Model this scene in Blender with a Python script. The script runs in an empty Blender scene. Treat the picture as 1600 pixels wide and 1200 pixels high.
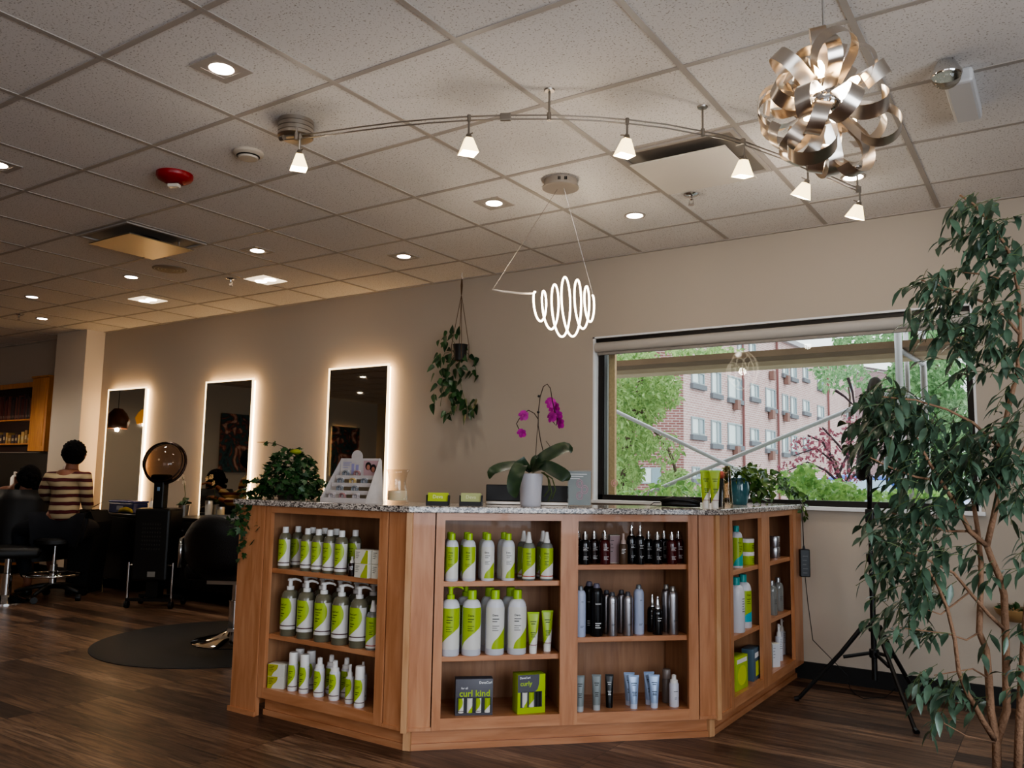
import bpy, bmesh, math, random
from mathutils import Vector, Matrix, Euler, noise
R = math.radians
PI = math.pi
sc = bpy.context.scene
col = sc.collection
rnd = random.Random(7)

# ------------------------------------------------------------------ camera
CAM = Vector((0, 0, 1.125)); F = 1295.1
YAW, PITCH, ROLL = -0.5893, 0.11367, 0.01678
fw = Vector((math.sin(YAW) * math.cos(PITCH), math.cos(YAW) * math.cos(PITCH), math.sin(PITCH)))
rt0 = Vector((math.cos(YAW), -math.sin(YAW), 0)); up0 = rt0.cross(fw)
rt = rt0 * math.cos(ROLL) + up0 * math.sin(ROLL)
up = up0 * math.cos(ROLL) - rt0 * math.sin(ROLL)
cd = bpy.data.cameras.new('camera'); cam = bpy.data.objects.new('camera', cd); col.objects.link(cam)
cam.matrix_world = Matrix(((rt.x, up.x, -fw.x, CAM.x), (rt.y, up.y, -fw.y, CAM.y), (rt.z, up.z, -fw.z, CAM.z), (0, 0, 0, 1)))
cd.sensor_width = 36; cd.lens = F / 1600 * 36; cd.clip_end = 400
sc.camera = cam

def ray(x, y): return fw + rt * ((x - 800) / F) - up * ((y - 600) / F)
def at_z(x, y, z):
    d = ray(x, y); return CAM + d * ((z - CAM.z) / d.z)
def at_y(x, y, Y):
    d = ray(x, y); return CAM + d * (Y / d.y)
def at_x(x, y, X):
    d = ray(x, y); return CAM + d * (X / d.x)
def at_d(x, y, dep): return CAM + ray(x, y) * dep
def at_plane(x, y, p, n):
    d = ray(x, y); return CAM + d * ((p - CAM).dot(n) / d.dot(n))

WY = 5.11      # back wall
CZ = 2.686     # ceiling
CT = 1.003     # counter top

# ------------------------------------------------------------------ materials
def srgb(c):
    if isinstance(c, str):
        c = tuple(int(c[i:i + 2], 16) / 255 for i in (0, 2, 4))
    return tuple((v / 12.92 if v <= .04045 else ((v + .055) / 1.055) ** 2.4) for v in c) + (1,)
MATS = {}
def mat(name, color='808080', rough=.5, metal=0, emit=None, estr=0, trans=0, ior=1.45, alpha=1, vary=0, vscale=20, bump=0, bscale=60, coat=0, spec=.5, sub=0):
    if name in MATS: return MATS[name]
    m = bpy.data.materials.new(name); m.use_nodes = True; MATS[name] = m
    nt = m.node_tree; b = nt.nodes['Principled BSDF']
    c = srgb(color)
    b.inputs['Base Color'].default_value = c
    b.inputs['Roughness'].default_value = rough; b.inputs['Metallic'].default_value = metal
    b.inputs['IOR'].default_value = ior; b.inputs['Transmission Weight'].default_value = trans
    b.inputs['Alpha'].default_value = alpha; b.inputs['Coat Weight'].default_value = coat
    b.inputs['Specular IOR Level'].default_value = spec
    if sub: b.inputs['Subsurface Weight'].default_value = sub
    if emit: b.inputs['Emission Color'].default_value = srgb(emit); b.inputs['Emission Strength'].default_value = estr
    if vary or bump:
        tc = nt.nodes.new('ShaderNodeTexCoord'); nz = nt.nodes.new('ShaderNodeTexNoise')
        nt.links.new(tc.outputs['Object'], nz.inputs['Vector']); nz.inputs['Scale'].default_value = vscale
        nz.inputs['Detail'].default_value = 4
        if vary:
            mx = nt.nodes.new('ShaderNodeMix'); mx.data_type = 'RGBA'
            mx.inputs['A'].default_value = tuple(v * (1 - vary) for v in c[:3]) + (1,)
            mx.inputs['B'].default_value = tuple(min(1, v * (1 + vary)) for v in c[:3]) + (1,)
            nt.links.new(nz.outputs['Fac'], mx.inputs['Factor']); nt.links.new(mx.outputs['Result'], b.inputs['Base Color'])
        if bump:
            n2 = nt.nodes.new('ShaderNodeTexNoise'); n2.inputs['Scale'].default_value = bscale; nt.links.new(tc.outputs['Object'], n2.inputs['Vector'])
            bp = nt.nodes.new('ShaderNodeBump'); bp.inputs['Strength'].default_value = bump; bp.inputs['Distance'].default_value = .01
            nt.links.new(n2.outputs['Fac'], bp.inputs['Height']); nt.links.new(bp.outputs['Normal'], b.inputs['Normal'])
    return m

def nodes(name):
    m = bpy.data.materials.new(name); m.use_nodes = True; MATS[name] = m
    nt = m.node_tree; b = nt.nodes['Principled BSDF']
    def N(t, **k):
        n = nt.nodes.new(t)
        for a, v in k.items():
            if hasattr(n, a) and not a.startswith('i_'): setattr(n, a, v)
        return n
    L = nt.links.new
    return m, nt, b, N, L
def ramp(N, stops):
    r = N('ShaderNodeValToRGB'); e = r.color_ramp.elements
    while len(e) < len(stops): e.new(.5)
    for i, (p, c) in enumerate(stops):
        e[i].position = p; e[i].color = srgb(c)
    return r

def wood_mat(name, c0, c1, c2, axis='Z', rough=.38, scale=1.0):
    m, nt, b, N, L = nodes(name)
    tc = N('ShaderNodeTexCoord'); mp = N('ShaderNodeMapping'); L(tc.outputs['Object'], mp.inputs['Vector'])
    s = {'Z': (14, 14, 1.6), 'X': (1.6, 14, 14), 'Y': (14, 1.6, 14)}[axis]
    mp.inputs['Scale'].default_value = tuple(v * scale for v in s)
    nz = N('ShaderNodeTexNoise'); nz.inputs['Scale'].default_value = 2.2; nz.inputs['Detail'].default_value = 7; nz.inputs['Distortion'].default_value = .6
    L(mp.outputs['Vector'], nz.inputs['Vector'])
    r = ramp(N, [(.3, c0), (.5, c1), (.72, c2)]); L(nz.outputs['Fac'], r.inputs['Fac']); L(r.outputs['Color'], b.inputs['Base Color'])
    b.inputs['Roughness'].default_value = rough; b.inputs['Coat Weight'].default_value = .15
    return m

M = {}
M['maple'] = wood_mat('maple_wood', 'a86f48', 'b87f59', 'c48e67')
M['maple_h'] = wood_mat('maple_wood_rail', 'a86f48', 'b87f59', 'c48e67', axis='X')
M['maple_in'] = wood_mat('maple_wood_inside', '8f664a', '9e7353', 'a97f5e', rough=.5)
M['oak'] = wood_mat('oak_wood', 'a8692c', 'b87a38', 'c78a45')

# painted wall
def wall_mat(name, c):
    m, nt, b, N, L = nodes(name)
    tc = N('ShaderNodeTexCoord'); nz = N('ShaderNodeTexNoise'); nz.inputs['Scale'].default_value = 220; L(tc.outputs['Object'], nz.inputs['Vector'])
    bp = N('ShaderNodeBump'); bp.inputs['Strength'].default_value = .08; bp.inputs['Distance'].default_value = .004
    L(nz.outputs['Fac'], bp.inputs['Height']); L(bp.outputs['Normal'], b.inputs['Normal'])
    b.inputs['Base Color'].default_value = srgb(c); b.inputs['Roughness'].default_value = .75
    return m
M['wall'] = wall_mat('wall_paint', 'b1a698')
M['column'] = wall_mat('column_paint', 'cfc2b0')

# acoustic ceiling tile
m, nt, b, N, L = nodes('ceiling_tile'); M['tile'] = m
tc = N('ShaderNodeTexCoord'); nz = N('ShaderNodeTexNoise'); nz.inputs['Scale'].default_value = 130; nz.inputs['Detail'].default_value = 3; L(tc.outputs['Object'], nz.inputs['Vector'])
r = ramp(N, [(.32, 'a39a90'), (.42, 'dedad6')]); L(nz.outputs['Fac'], r.inputs['Fac']); L(r.outputs['Color'], b.inputs['Base Color'])
bp = N('ShaderNodeBump'); bp.inputs['Strength'].default_value = .4; bp.inputs['Distance'].default_value = .004; L(r.outputs['Color'], bp.inputs['Height']); L(bp.outputs['Normal'], b.inputs['Normal'])
b.inputs['Roughness'].default_value = .9
M['tbar'] = mat('ceiling_grid_paint', 'a8a098', .5)

# plank floor
m, nt, b, N, L = nodes('plank_floor'); M['floor'] = m
tc = N('ShaderNodeTexCoord')
br = N('ShaderNodeTexBrick'); br.offset = .37; br.offset_frequency = 1; br.inputs['Scale'].default_value = 1
br.inputs['Brick Width'].default_value = 1.21; br.inputs['Row Height'].default_value = .125; br.inputs['Mortar Size'].default_value = .0016; br.inputs['Mortar Smooth'].default_value = .3
br.inputs['Color1'].default_value = (0, 0, 0, 1); br.inputs['Color2'].default_value = (1, 1, 1, 1); br.inputs['Mortar'].default_value = (0, 0, 0, 1)
L(tc.outputs['Object'], br.inputs['Vector'])
mp = N('ShaderNodeMapping'); mp.inputs['Scale'].default_value = (1.3, 16, 1); L(tc.outputs['Object'], mp.inputs['Vector'])
# shift the grain per plank
ad = N('ShaderNodeVectorMath', operation='ADD'); sc3 = N('ShaderNodeVectorMath', operation='SCALE'); sc3.inputs['Scale'].default_value = 17
L(br.outputs['Color'], sc3.inputs[0]); L(mp.outputs['Vector'], ad.inputs[0]); L(sc3.outputs['Vector'], ad.inputs[1])
nz = N('ShaderNodeTexNoise'); nz.inputs['Scale'].default_value = 2.1; nz.inputs['Detail'].default_value = 8; nz.inputs['Roughness'].default_value = .62; nz.inputs['Distortion'].default_value = 1.1
L(ad.outputs['Vector'], nz.inputs['Vector'])
r1 = ramp(N, [(.28, '2f2520'), (.43, '674f40'), (.56, '8f735e'), (.76, 'b0937c')]); L(nz.outputs['Fac'], r1.inputs['Fac'])
r2 = ramp(N, [(0, '6c6668'), (.35, 'b0a8a4'), (.7, 'd0c6bc'), (1, 'ffffff')]); L(br.outputs['Color'], r2.inputs['Fac'])
mx = N('ShaderNodeMix', data_type='RGBA', blend_type='MULTIPLY'); mx.inputs['Factor'].default_value = 1
L(r1.outputs['Color'], mx.inputs['A']); L(r2.outputs['Color'], mx.inputs['B'])
mx2 = N('ShaderNodeMix', data_type='RGBA', blend_type='MIX'); mx2.inputs['B'].default_value = srgb('1d1511'); L(br.outputs['Fac'], mx2.inputs['Factor']); L(mx.outputs['Result'], mx2.inputs['A'])
L(mx2.outputs['Result'], b.inputs['Base Color']); b.inputs['Roughness'].default_value = .36
bp = N('ShaderNodeBump'); bp.inputs['Strength'].default_value = .25; bp.inputs['Distance'].default_value = .003; L(nz.outputs['Fac'], bp.inputs['Height']); L(bp.outputs['Normal'], b.inputs['Normal'])

# granite
m, nt, b, N, L = nodes('granite'); M['granite'] = m
tc = N('ShaderNodeTexCoord'); mp = N('ShaderNodeMapping'); mp.inputs['Rotation'].default_value = (.3, .2, .5); mp.inputs['Scale'].default_value = (1, 1, 1.8); L(tc.outputs['Object'], mp.inputs['Vector'])
nz = N('ShaderNodeTexNoise'); nz.inputs['Scale'].default_value = 70; nz.inputs['Detail'].default_value = 5; nz.inputs['Distortion'].default_value = 1.2; L(mp.outputs['Vector'], nz.inputs['Vector'])
r = ramp(N, [(.36, '25211f'), (.45, '6c6460'), (.52, 'a89f97'), (.6, 'd6cdc3')]); L(nz.outputs['Fac'], r.inputs['Fac']); L(r.outputs['Color'], b.inputs['Base Color'])
b.inputs['Roughness'].default_value = .12

def brick_mat(name, c1, c2, mo):
    m, nt, b, N, L = nodes(name)
    uv = N('ShaderNodeUVMap'); br = N('ShaderNodeTexBrick'); L(uv.outputs['UV'], br.inputs['Vector'])
    br.inputs['Scale'].default_value = 1; br.inputs['Brick Width'].default_value = .42; br.inputs['Row Height'].default_value = .14; br.inputs['Mortar Size'].default_value = .014
    br.inputs['Color1'].default_value = srgb(c1); br.inputs['Color2'].default_value = srgb(c2); br.inputs['Mortar'].default_value = srgb(mo)
    L(br.outputs['Color'], b.inputs['Base Color']); b.inputs['Roughness'].default_value = .9
    return m
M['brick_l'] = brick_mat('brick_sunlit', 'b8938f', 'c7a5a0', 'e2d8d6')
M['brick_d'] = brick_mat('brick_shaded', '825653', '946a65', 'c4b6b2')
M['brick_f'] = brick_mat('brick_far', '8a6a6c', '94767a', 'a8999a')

m_ = mat
M['black'] = m_('black_plastic', '0d0d0e', .4); M['blackm'] = m_('black_matte', '121212', .7, bump=.1, bscale=300)
M['leather'] = m_('black_leather', '0c0b0b', .38, bump=.25, bscale=220)
M['base'] = m_('baseboard_black', '0b0b0c', .55)
M['steel'] = m_('brushed_steel', 'b5aea6', .32, 1); M['chrome'] = m_('chrome', 'd8d8d8', .07, 1); M['nickel'] = m_('satin_nickel', '9a938b', .38, 1)
M['white'] = m_('white_plastic', 'e6e3de', .4); M['whitep'] = m_('white_paint', 'dfe0e0', .5)
M['green'] = m_('lime_plastic', '9cc41a', .35); M['teal'] = m_('teal_plastic', '159a97', .35)
M['glass'] = m_('clear_glass', 'ffffff', 0.0, trans=1, ior=1.45)
M['acryl'] = m_('clear_acrylic', 'f4f6f6', .05, trans=.9, ior=1.3)
M['dark'] = m_('near_black_void', '050505', .9)
M['ink'] = m_('black_ink', '1c1c1c', .6); M['inkw'] = m_('white_ink', 'e8e8e8', .6); M['inkg'] = m_('lime_ink', 'a8c81e', .6)

# ------------------------------------------------------------------ mesh builder
class MB:
    def __init__(self): self.v = []; self.f = []; self.mi = []; self.uv = []; self.M = Matrix(); self.cur = 0
    def add(self, vs, fs, uvs=None):
        o = len(self.v)
        self.v += [tuple(self.M @ Vector(p)) for p in vs]
        for i, f in enumerate(fs):
            self.f.append([a + o for a in f]); self.mi.append(self.cur)
            self.uv.append(uvs[i] if uvs else None)
        return self
    def box(self, x0, x1, y0, y1, z0, z1):
        v = [(x0, y0, z0), (x1, y0, z0), (x1, y1, z0), (x0, y1, z0), (x0, y0, z1), (x1, y0, z1), (x1, y1, z1), (x0, y1, z1)]
        return self.add(v, [[0, 3, 2, 1], [4, 5, 6, 7], [0, 1, 5, 4], [1, 2, 6, 5], [2, 3, 7, 6], [3, 0, 4, 7]])
    def rbox(self, x0, x1, y0, y1, z0, z1, r=.003):
        # box with bevelled edges
        bm = bmesh.new(); bmesh.ops.create_cube(bm, size=1)
        for v in bm.verts: v.co = Vector(((x0 + x1) / 2 + v.co.x * (x1 - x0), (y0 + y1) / 2 + v.co.y * (y1 - y0), (z0 + z1) / 2 + v.co.z * (z1 - z0)))
        bmesh.ops.bevel(bm, geom=bm.edges[:], offset=r, segments=2, profile=.5, affect='EDGES')
        vs = [v.co.copy() for v in bm.verts]; fs = [[v.index for v in f.verts] for f in bm.faces]; bm.free()
        return self.add(vs, fs)
    def prism(self, poly, z0, z1):
        n = len(poly)
        v = [(x, y, z0) for x, y in poly] + [(x, y, z1) for x, y in poly]
        f = [list(range(n))[::-1], list(range(n, 2 * n))] + [[i, (i + 1) % n, n + (i + 1) % n, n + i] for i in range(n)]
        return self.add(v, f)
    def lathe(self, prof, n=16, c=(0, 0, 0), caps=True, sx=1, sy=1):
        v = []; f = []
        for r, z in prof:
            for i in range(n):
                a = 2 * PI * i / n; v.append((c[0] + r * math.cos(a) * sx, c[1] + r * math.sin(a) * sy, c[2] + z))
        for k in range(len(prof) - 1):
            for i in range(n):
                j = (i + 1) % n; f.append([k * n + i, k * n + j, (k + 1) * n + j, (k + 1) * n + i])
        if caps:
            f.append([i for i in range(n)][::-1]); f.append([(len(prof) - 1) * n + i for i in range(n)])
        return self.add(v, f)
    def tube(self, pts, r, n=8, caps=True, flat=None):
        pts = [Vector(p) for p in pts]; m = len(pts)
        rs = r if isinstance(r, (list, tuple)) else [r] * m
        v = []; f = []
        t0 = (pts[1] - pts[0]).normalized(); ref = Vector((0, 0, 1)) if abs(t0.z) < .9 else Vector((1, 0, 0))
        nrm = t0.cross(ref).normalized()
        for i, p in enumerate(pts):
            t = (pts[min(i + 1, m - 1)] - pts[max(i - 1, 0)]);
            t = t.normalized() if t.length > 1e-9 else t0
            nrm = (nrm - t * nrm.dot(t));
            nrm = nrm.normalized() if nrm.length > 1e-6 else t.orthogonal().normalized()
            bi = t.cross(nrm)
            for k in range(n):
                a = 2 * PI * k / n; v.append(p + (nrm * math.cos(a) + bi * math.sin(a)) * rs[i])
        for i in range(m - 1):
            for k in range(n):
                j = (k + 1) % n; f.append([i * n + k, i * n + j, (i + 1) * n + j, (i + 1) * n + k])
        if caps: f.append([k for k in range(n)][::-1]); f.append([(m - 1) * n + k for k in range(n)])
        return self.add(v, f)
    def bar(self, a, b, r, n=8): return self.tube([a, b], r, n)
    def ell(self, c, r, n=14, m=8):
        prof = [(math.cos(-PI / 2 + PI * k / m), math.sin(-PI / 2 + PI * k / m)) for k in range(m + 1)]
        prof[0] = (.02, -1); prof[-1] = (.02, 1)
        v = []; f = []
        for rr, z in prof:
            for i in range(n):
                a = 2 * PI * i / n; v.append((c[0] + rr * math.cos(a) * r[0], c[1] + rr * math.sin(a) * r[1], c[2] + z * r[2]))
        for k in range(m):
            for i in range(n):
                j = (i + 1) % n; f.append([k * n + i, k * n + j, (k + 1) * n + j, (k + 1) * n + i])
        return self.add(v, f)
    def ribbon(self, pts, side, w, th=0):
        # flat strip through pts, side vectors per point
        v = []; f = []
        for p, s in zip(pts, side):
            p = Vector(p); s = Vector(s); v += [p - s * w / 2, p + s * w / 2]
        for i in range(len(pts) - 1): f.append([2 * i, 2 * i + 1, 2 * i + 3, 2 * i + 2])
        return self.add(v, f)
    def build(self, name, mats, parent=None, loc=None, smooth=False, label=None, mod=None):
        me = bpy.data.meshes.new(name); me.from_pydata(self.v, [], self.f)
        if not isinstance(mats, (list, tuple)): mats = [mats]
        for m in mats: me.materials.append(m)
        me.polygons.foreach_set('material_index', self.mi)
        if any(u for u in self.uv):
            ul = me.uv_layers.new(name='UVMap')
            for p, u in zip(me.polygons, self.uv):
                if u:
                    for li, c in zip(p.loop_indices, u): ul.data[li].uv = c
        if smooth:
            for p in me.polygons: p.use_smooth = True
            if smooth != True:
                try: me.set_sharp_from_angle(angle=R(smooth))
                except Exception: pass
        me.update()
        o = bpy.data.objects.new(name, me); col.objects.link(o)
        if parent: o.parent = parent
        if loc is not None: o.location = loc
        if label: o['label'] = label
        return o

def tag(o, label, cat, group=None, kind=None):
    o['label'] = label; o['category'] = cat
    if group: o['group'] = group
    if kind: o['kind'] = kind
    return o
def thing(name, label, cat, loc=(0, 0, 0), rz=0, group=None):
    o = bpy.data.objects.new(name, None); col.objects.link(o); o.location = loc; o.rotation_euler = (0, 0, rz); o.empty_display_size = .05
    return tag(o, label, cat, group)
def struct(o): o['kind'] = 'structure'; return o
def copy_tree(o, parent=None):
    c = o.copy(); col.objects.link(c)
    if parent: c.parent = parent
    for ch in [x for x in CH.get(o.name, [])]: copy_tree(ch, c)
    return c
CH = {}
def reg(o):
    CH.clear()
    for x in bpy.data.objects:
        if x.parent: CH.setdefault(x.parent.name, []).append(x)

_fc = {}
def text_verts(s, size, bold=0):
    # flat text mesh in XY plane, centred
    k = (s, size, bold)
    if k in _fc: return _fc[k]
    cu = bpy.data.curves.new('t', 'FONT'); cu.body = s; cu.size = size; cu.align_x = 'CENTER'; cu.align_y = 'CENTER'; cu.resolution_u = 2; cu.offset = bold
    ob = bpy.data.objects.new('t', cu); col.objects.link(ob)
    me = bpy.data.meshes.new_from_object(ob)
    vs = [v.co.copy() for v in me.vertices]; fs = [list(p.vertices) for p in me.polygons]
    bpy.data.objects.remove(ob); bpy.data.meshes.remove(me); bpy.data.curves.remove(cu)
    _fc[k] = (vs, fs); return vs, fs
def add_text(mb, s, size, mtx, bold=0):
    vs, fs = text_verts(s, size, bold); o = mb.M; mb.M = o @ mtx; mb.add(vs, fs); mb.M = o
FRONT = Matrix(((1, 0, 0, 0), (0, 0, -1, 0), (0, 1, 0, 0), (0, 0, 0, 1)))   # text plane facing -Y
def T(x, y, z): return Matrix.Translation((x, y, z))
def RZ(a): return Matrix.Rotation(a, 4, 'Z')
def RX(a): return Matrix.Rotation(a, 4, 'X')
def RY(a): return Matrix.Rotation(a, 4, 'Y')

def depth(v): return (Vector(v) - CAM).dot(fw)
# ------------------------------------------------------------------ room shell
XL, XR, YF = -12.4, 2.6, -3.2
WX0, WX1, WZ0, WZ1 = -2.735, -.39, .985, 2.125      # picture window opening
b_ = MB()
b_.box(XL - .2, XR + .2, YF - .2, WY + .2, -.12, 0); struct(b_.build('floor', M['floor']))
b_ = MB(); b_.box(XL - .2, XR + .2, YF - .2, WY + .2, CZ, CZ + .12); struct(b_.build('ceiling', M['tile']))
b_ = MB()
W2 = WY + .22
b_.box(XL - .2, WX0, WY, W2, 0, CZ); b_.box(WX1, XR + .2, WY, W2, 0, CZ); b_.box(WX0, WX1, WY, W2, 0, WZ0); b_.box(WX0, WX1, WY, W2, WZ1, CZ)
struct(b_.build('wall_back', M['wall']))
b_ = MB(); b_.box(XL - .2, XL, YF, WY, 0, CZ); struct(b_.build('wall_left', M['wall']))
# front wall (behind the camera) and right wall with shop windows
def holed(name, axis, c0, c1, lo, hi, holes):
    b = MB()
    def bx(a0, a1, z0, z1):
        if axis == 'x': b.box(c0, c1, a0, a1, z0, z1)
        else: b.box(a0, a1, c0, c1, z0, z1)
    p = lo
    for h0, h1, z0, z1 in holes:
        bx(p, h0, 0, CZ); bx(h0, h1, 0, z0); bx(h0, h1, z1, CZ); p = h1
    bx(p, hi, 0, CZ); return struct(b.build(name, M['wall']))
holed('wall_right', 'x', XR, XR + .2, YF, WY, [(-2.4, 2.0, .5, 2.45)])
holed('wall_front', 'y', YF - .2, YF, XL - .2, XR + .2, [(-1.6, 2.2, .4, 2.45)])
for nm, ax, c, a0, a1, z0, z1 in (('window_2', 'x', XR + .08, -2.4, 2.0, .5, 2.45), ('window_3', 'y', YF - .1, -1.6, 2.2, .4, 2.45)):
    b = MB(); t = .05
    segs = [(a0, a0 + t, z0, z1), (a1 - t, a1, z0, z1), ((a0 + a1) / 2 - t / 2, (a0 + a1) / 2 + t / 2, z0, z1), (a0, a1, z0, z0 + t), (a0, a1, z1 - t, z1)]
    for s0, s1, y0, y1 in segs:
        if ax == 'x': b.box(c - .03, c + .03, s0, s1, y0, y1)
        else: b.box(s0, s1, c - .03, c + .03, y0, y1)
    struct(b.build(nm, M['base']))
# column at the far end of the back wall
b_ = MB(); b_.box(-9.55, -8.93, 4.9, WY, 0, CZ); struct(b_.build('trim_1', M['column']))
# suspended ceiling grid
OX, OY, TS = -2.36, 1.605, .6096
b_ = MB(); g = .012
i0 = math.ceil((XL - OX) / TS); i1 = math.floor((XR - OX) / TS)
for i in range(i0, i1 + 1): b_.box(OX + i * TS - g, OX + i * TS + g, YF, WY, CZ - .0035, CZ)
for j in range(math.ceil((YF - OY) / TS), math.floor((WY - OY) / TS) + 1): b_.box(XL, XR, OY + j * TS - g, OY + j * TS + g, CZ - .003, CZ)
b_.box(XL, XR, WY - .02, WY, CZ - .007, CZ)
struct(b_.build('trim_2', M['tbar']))
# baseboards
b_ = MB(); b_.box(-8.93, XR, WY - .012, WY, 0, .095); b_.box(XL, -9.55, WY - .012, WY, 0, .095); b_.box(-9.562, -8.918, 4.888, 4.9, 0, .095); b_.box(-8.93, -8.918, 4.9, WY, 0, .095)
struct(b_.build('baseboard_back', M['base']))
b_ = MB(); b_.box(XR - .012, XR, YF, WY, 0, .095); struct(b_.build('baseboard_right', M['base']))

# ---- picture window: white reveal, sill, bronze frame, glass, roller shade
t = .012
b_ = MB(); b_.box(WX0, WX0 + t, WY - .001, W2, WZ0, WZ1); b_.box(WX1 - t, WX1, WY - .001, W2, WZ0, WZ1)
b_.box(WX0, WX1, WY - .001, W2, WZ1 - t, WZ1); struct(b_.build('trim_3', M['whitep']))
b_ = MB(); b_.rbox(WX0 - .005, WX1 + .02, WY - .03, WY + .11, WZ0 - .016, WZ0 + .006, .003); struct(b_.build('trim_4', M['whitep']))
M['bronze'] = mat('dark_bronze_frame', '231f1d', .45, .3)
b_ = MB(); f0, f1 = WY + .06, WY + .12; q = .036
x0, x1, z0, z1 = WX0 + t, WX1 - t, WZ0 + .006, WZ1 - t
b_.box(x0, x0 + q, f0, f1, z0, z1); b_.box(x1 - q, x1, f0, f1, z0, z1); b_.box(x0, x1, f0, f1, z0, z0 + .035); b_.box(x0, x1, f0, f1, z1 - .04, z1)
b_.box(x0 + q, x0 + q + .006, f0 + .01, f1, z0, z1)
wf = struct(b_.build('window_1', M['bronze']))
def thin_glass(name, tint='f4faf8', refl=.06):
    m, nt, b, N, L = nodes(name)
    nt.nodes.remove(b); out = nt.nodes['Material Output']
    tr = N('ShaderNodeBsdfTransparent'); tr.inputs['Color'].default_value = srgb(tint)
    gl = N('ShaderNodeBsdfGlossy'); gl.inputs['Roughness'].default_value = 0
    lw = N('ShaderNodeLayerWeight'); pw = N('ShaderNodeMath', operation='POWER'); pw.inputs[1].default_value = 3.5; L(lw.outputs['Facing'], pw.inputs[0])
    fr = N('ShaderNodeMath', operation='MULTIPLY_ADD'); fr.inputs[1].default_value = refl * 8; fr.inputs[2].default_value = refl * .5; L(pw.outputs[0], fr.inputs[0])
    mx = N('ShaderNodeMixShader'); L(fr.outputs[0], mx.inputs['Fac']); L(tr.outputs['BSDF'], mx.inputs[1]); L(gl.outputs['BSDF'], mx.inputs[2]); L(mx.outputs['Shader'], out.inputs['Surface'])
    return m
M['pane'] = thin_glass('window_pane', refl=.02)
b_ = MB(); b_.box(x0 + q, x1 - q, WY + .088, WY + .092, z0 + .03, z1 - .03); b_.build('pane', M['pane'], wf)
M['tan_brick'] = mat('tan_masonry', 'c9a683', .9, vary=.25, vscale=60, bump=.4, bscale=80)
b_ = MB(); b_.box(WX0 - .02, WX0 + .06, W2, W2 + .03, WZ0, WZ1); struct(b_.build('trim_5', M['tan_brick']))
# roller shade
M['shade'] = mat('shade_cassette', '8d8780', .5)
rs = thing('roller_shade', 'white roller shade rolled up in its cassette across the window top', 'roller shade', (0, 0, 0))
b_ = MB(); b_.M = T(0, WY + .02, z1 - .062) @ RY(PI / 2); b_.lathe([(.034, x0 + .005), (.036, x0 + .012), (.036, x1 - .012), (.034, x1 - .005)], 20); b_.build('shade_roll', mat('shade_fabric', 'b4afa8', .6), rs, smooth=40)
b_ = MB(); b_.rbox(x0 + .02, x1 - .02, WY + .012, WY + .03, z1 - .118, z1 - .098, .003); b_.build('hem_bar', M['shade'], rs)
b_ = MB(); b_.box(x0 + .002, x1 - .002, WY + .02, WY + .055, z1 - .024, z1); b_.build('bracket_rail', M['bronze'], rs)

# ------------------------------------------------------------------ the curved reception counter: three open shelf units and a granite top
A = Vector((-2.31, 2.70)); B = Vector((-1.33, 3.68)); RL = WY - .012 - B.y
r2 = 2 ** -.5
CL = (B - A).length
# frame: origin, rotation z so local +x runs along the face (left to right), local +y goes into the unit
FR = {'L': (Vector((A.x, A.y)), 0.0), 'C': (A, R(45)), 'R': (B, R(90))}
def fp(k, s, d, z=0):
    o, a = FR[k]; return Vector((o.x + s * math.cos(a) - d * math.sin(a), o.y + s * math.sin(a) + d * math.cos(a), z))
def face_at(k, x, y, d):
    # pixel ray meets the plane d behind face k -> local s, z
    o, a = FR[k]; n = Vector((-math.sin(a), math.cos(a), 0)); p = fp(k, 0, d)
    h = at_plane(x, y, p, n); v = Vector((h.x - o.x, h.y - o.y))
    return v.x * math.cos(a) + v.y * math.sin(a), h.z
DEP = .30; ZB, ZR, ZT, ZC = .088, .135, .945, .976
def pth_e(e):
    tA = e * math.tan(R(22.5))
    return [fp('L', -.91, e), fp('L', -tA, e), fp('R', tA, e), fp('R', RL, e)]
M['maple_e'] = wood_mat('maple_edge', 'bd8d63', 'cb9d74', 'd6ab84')
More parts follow.
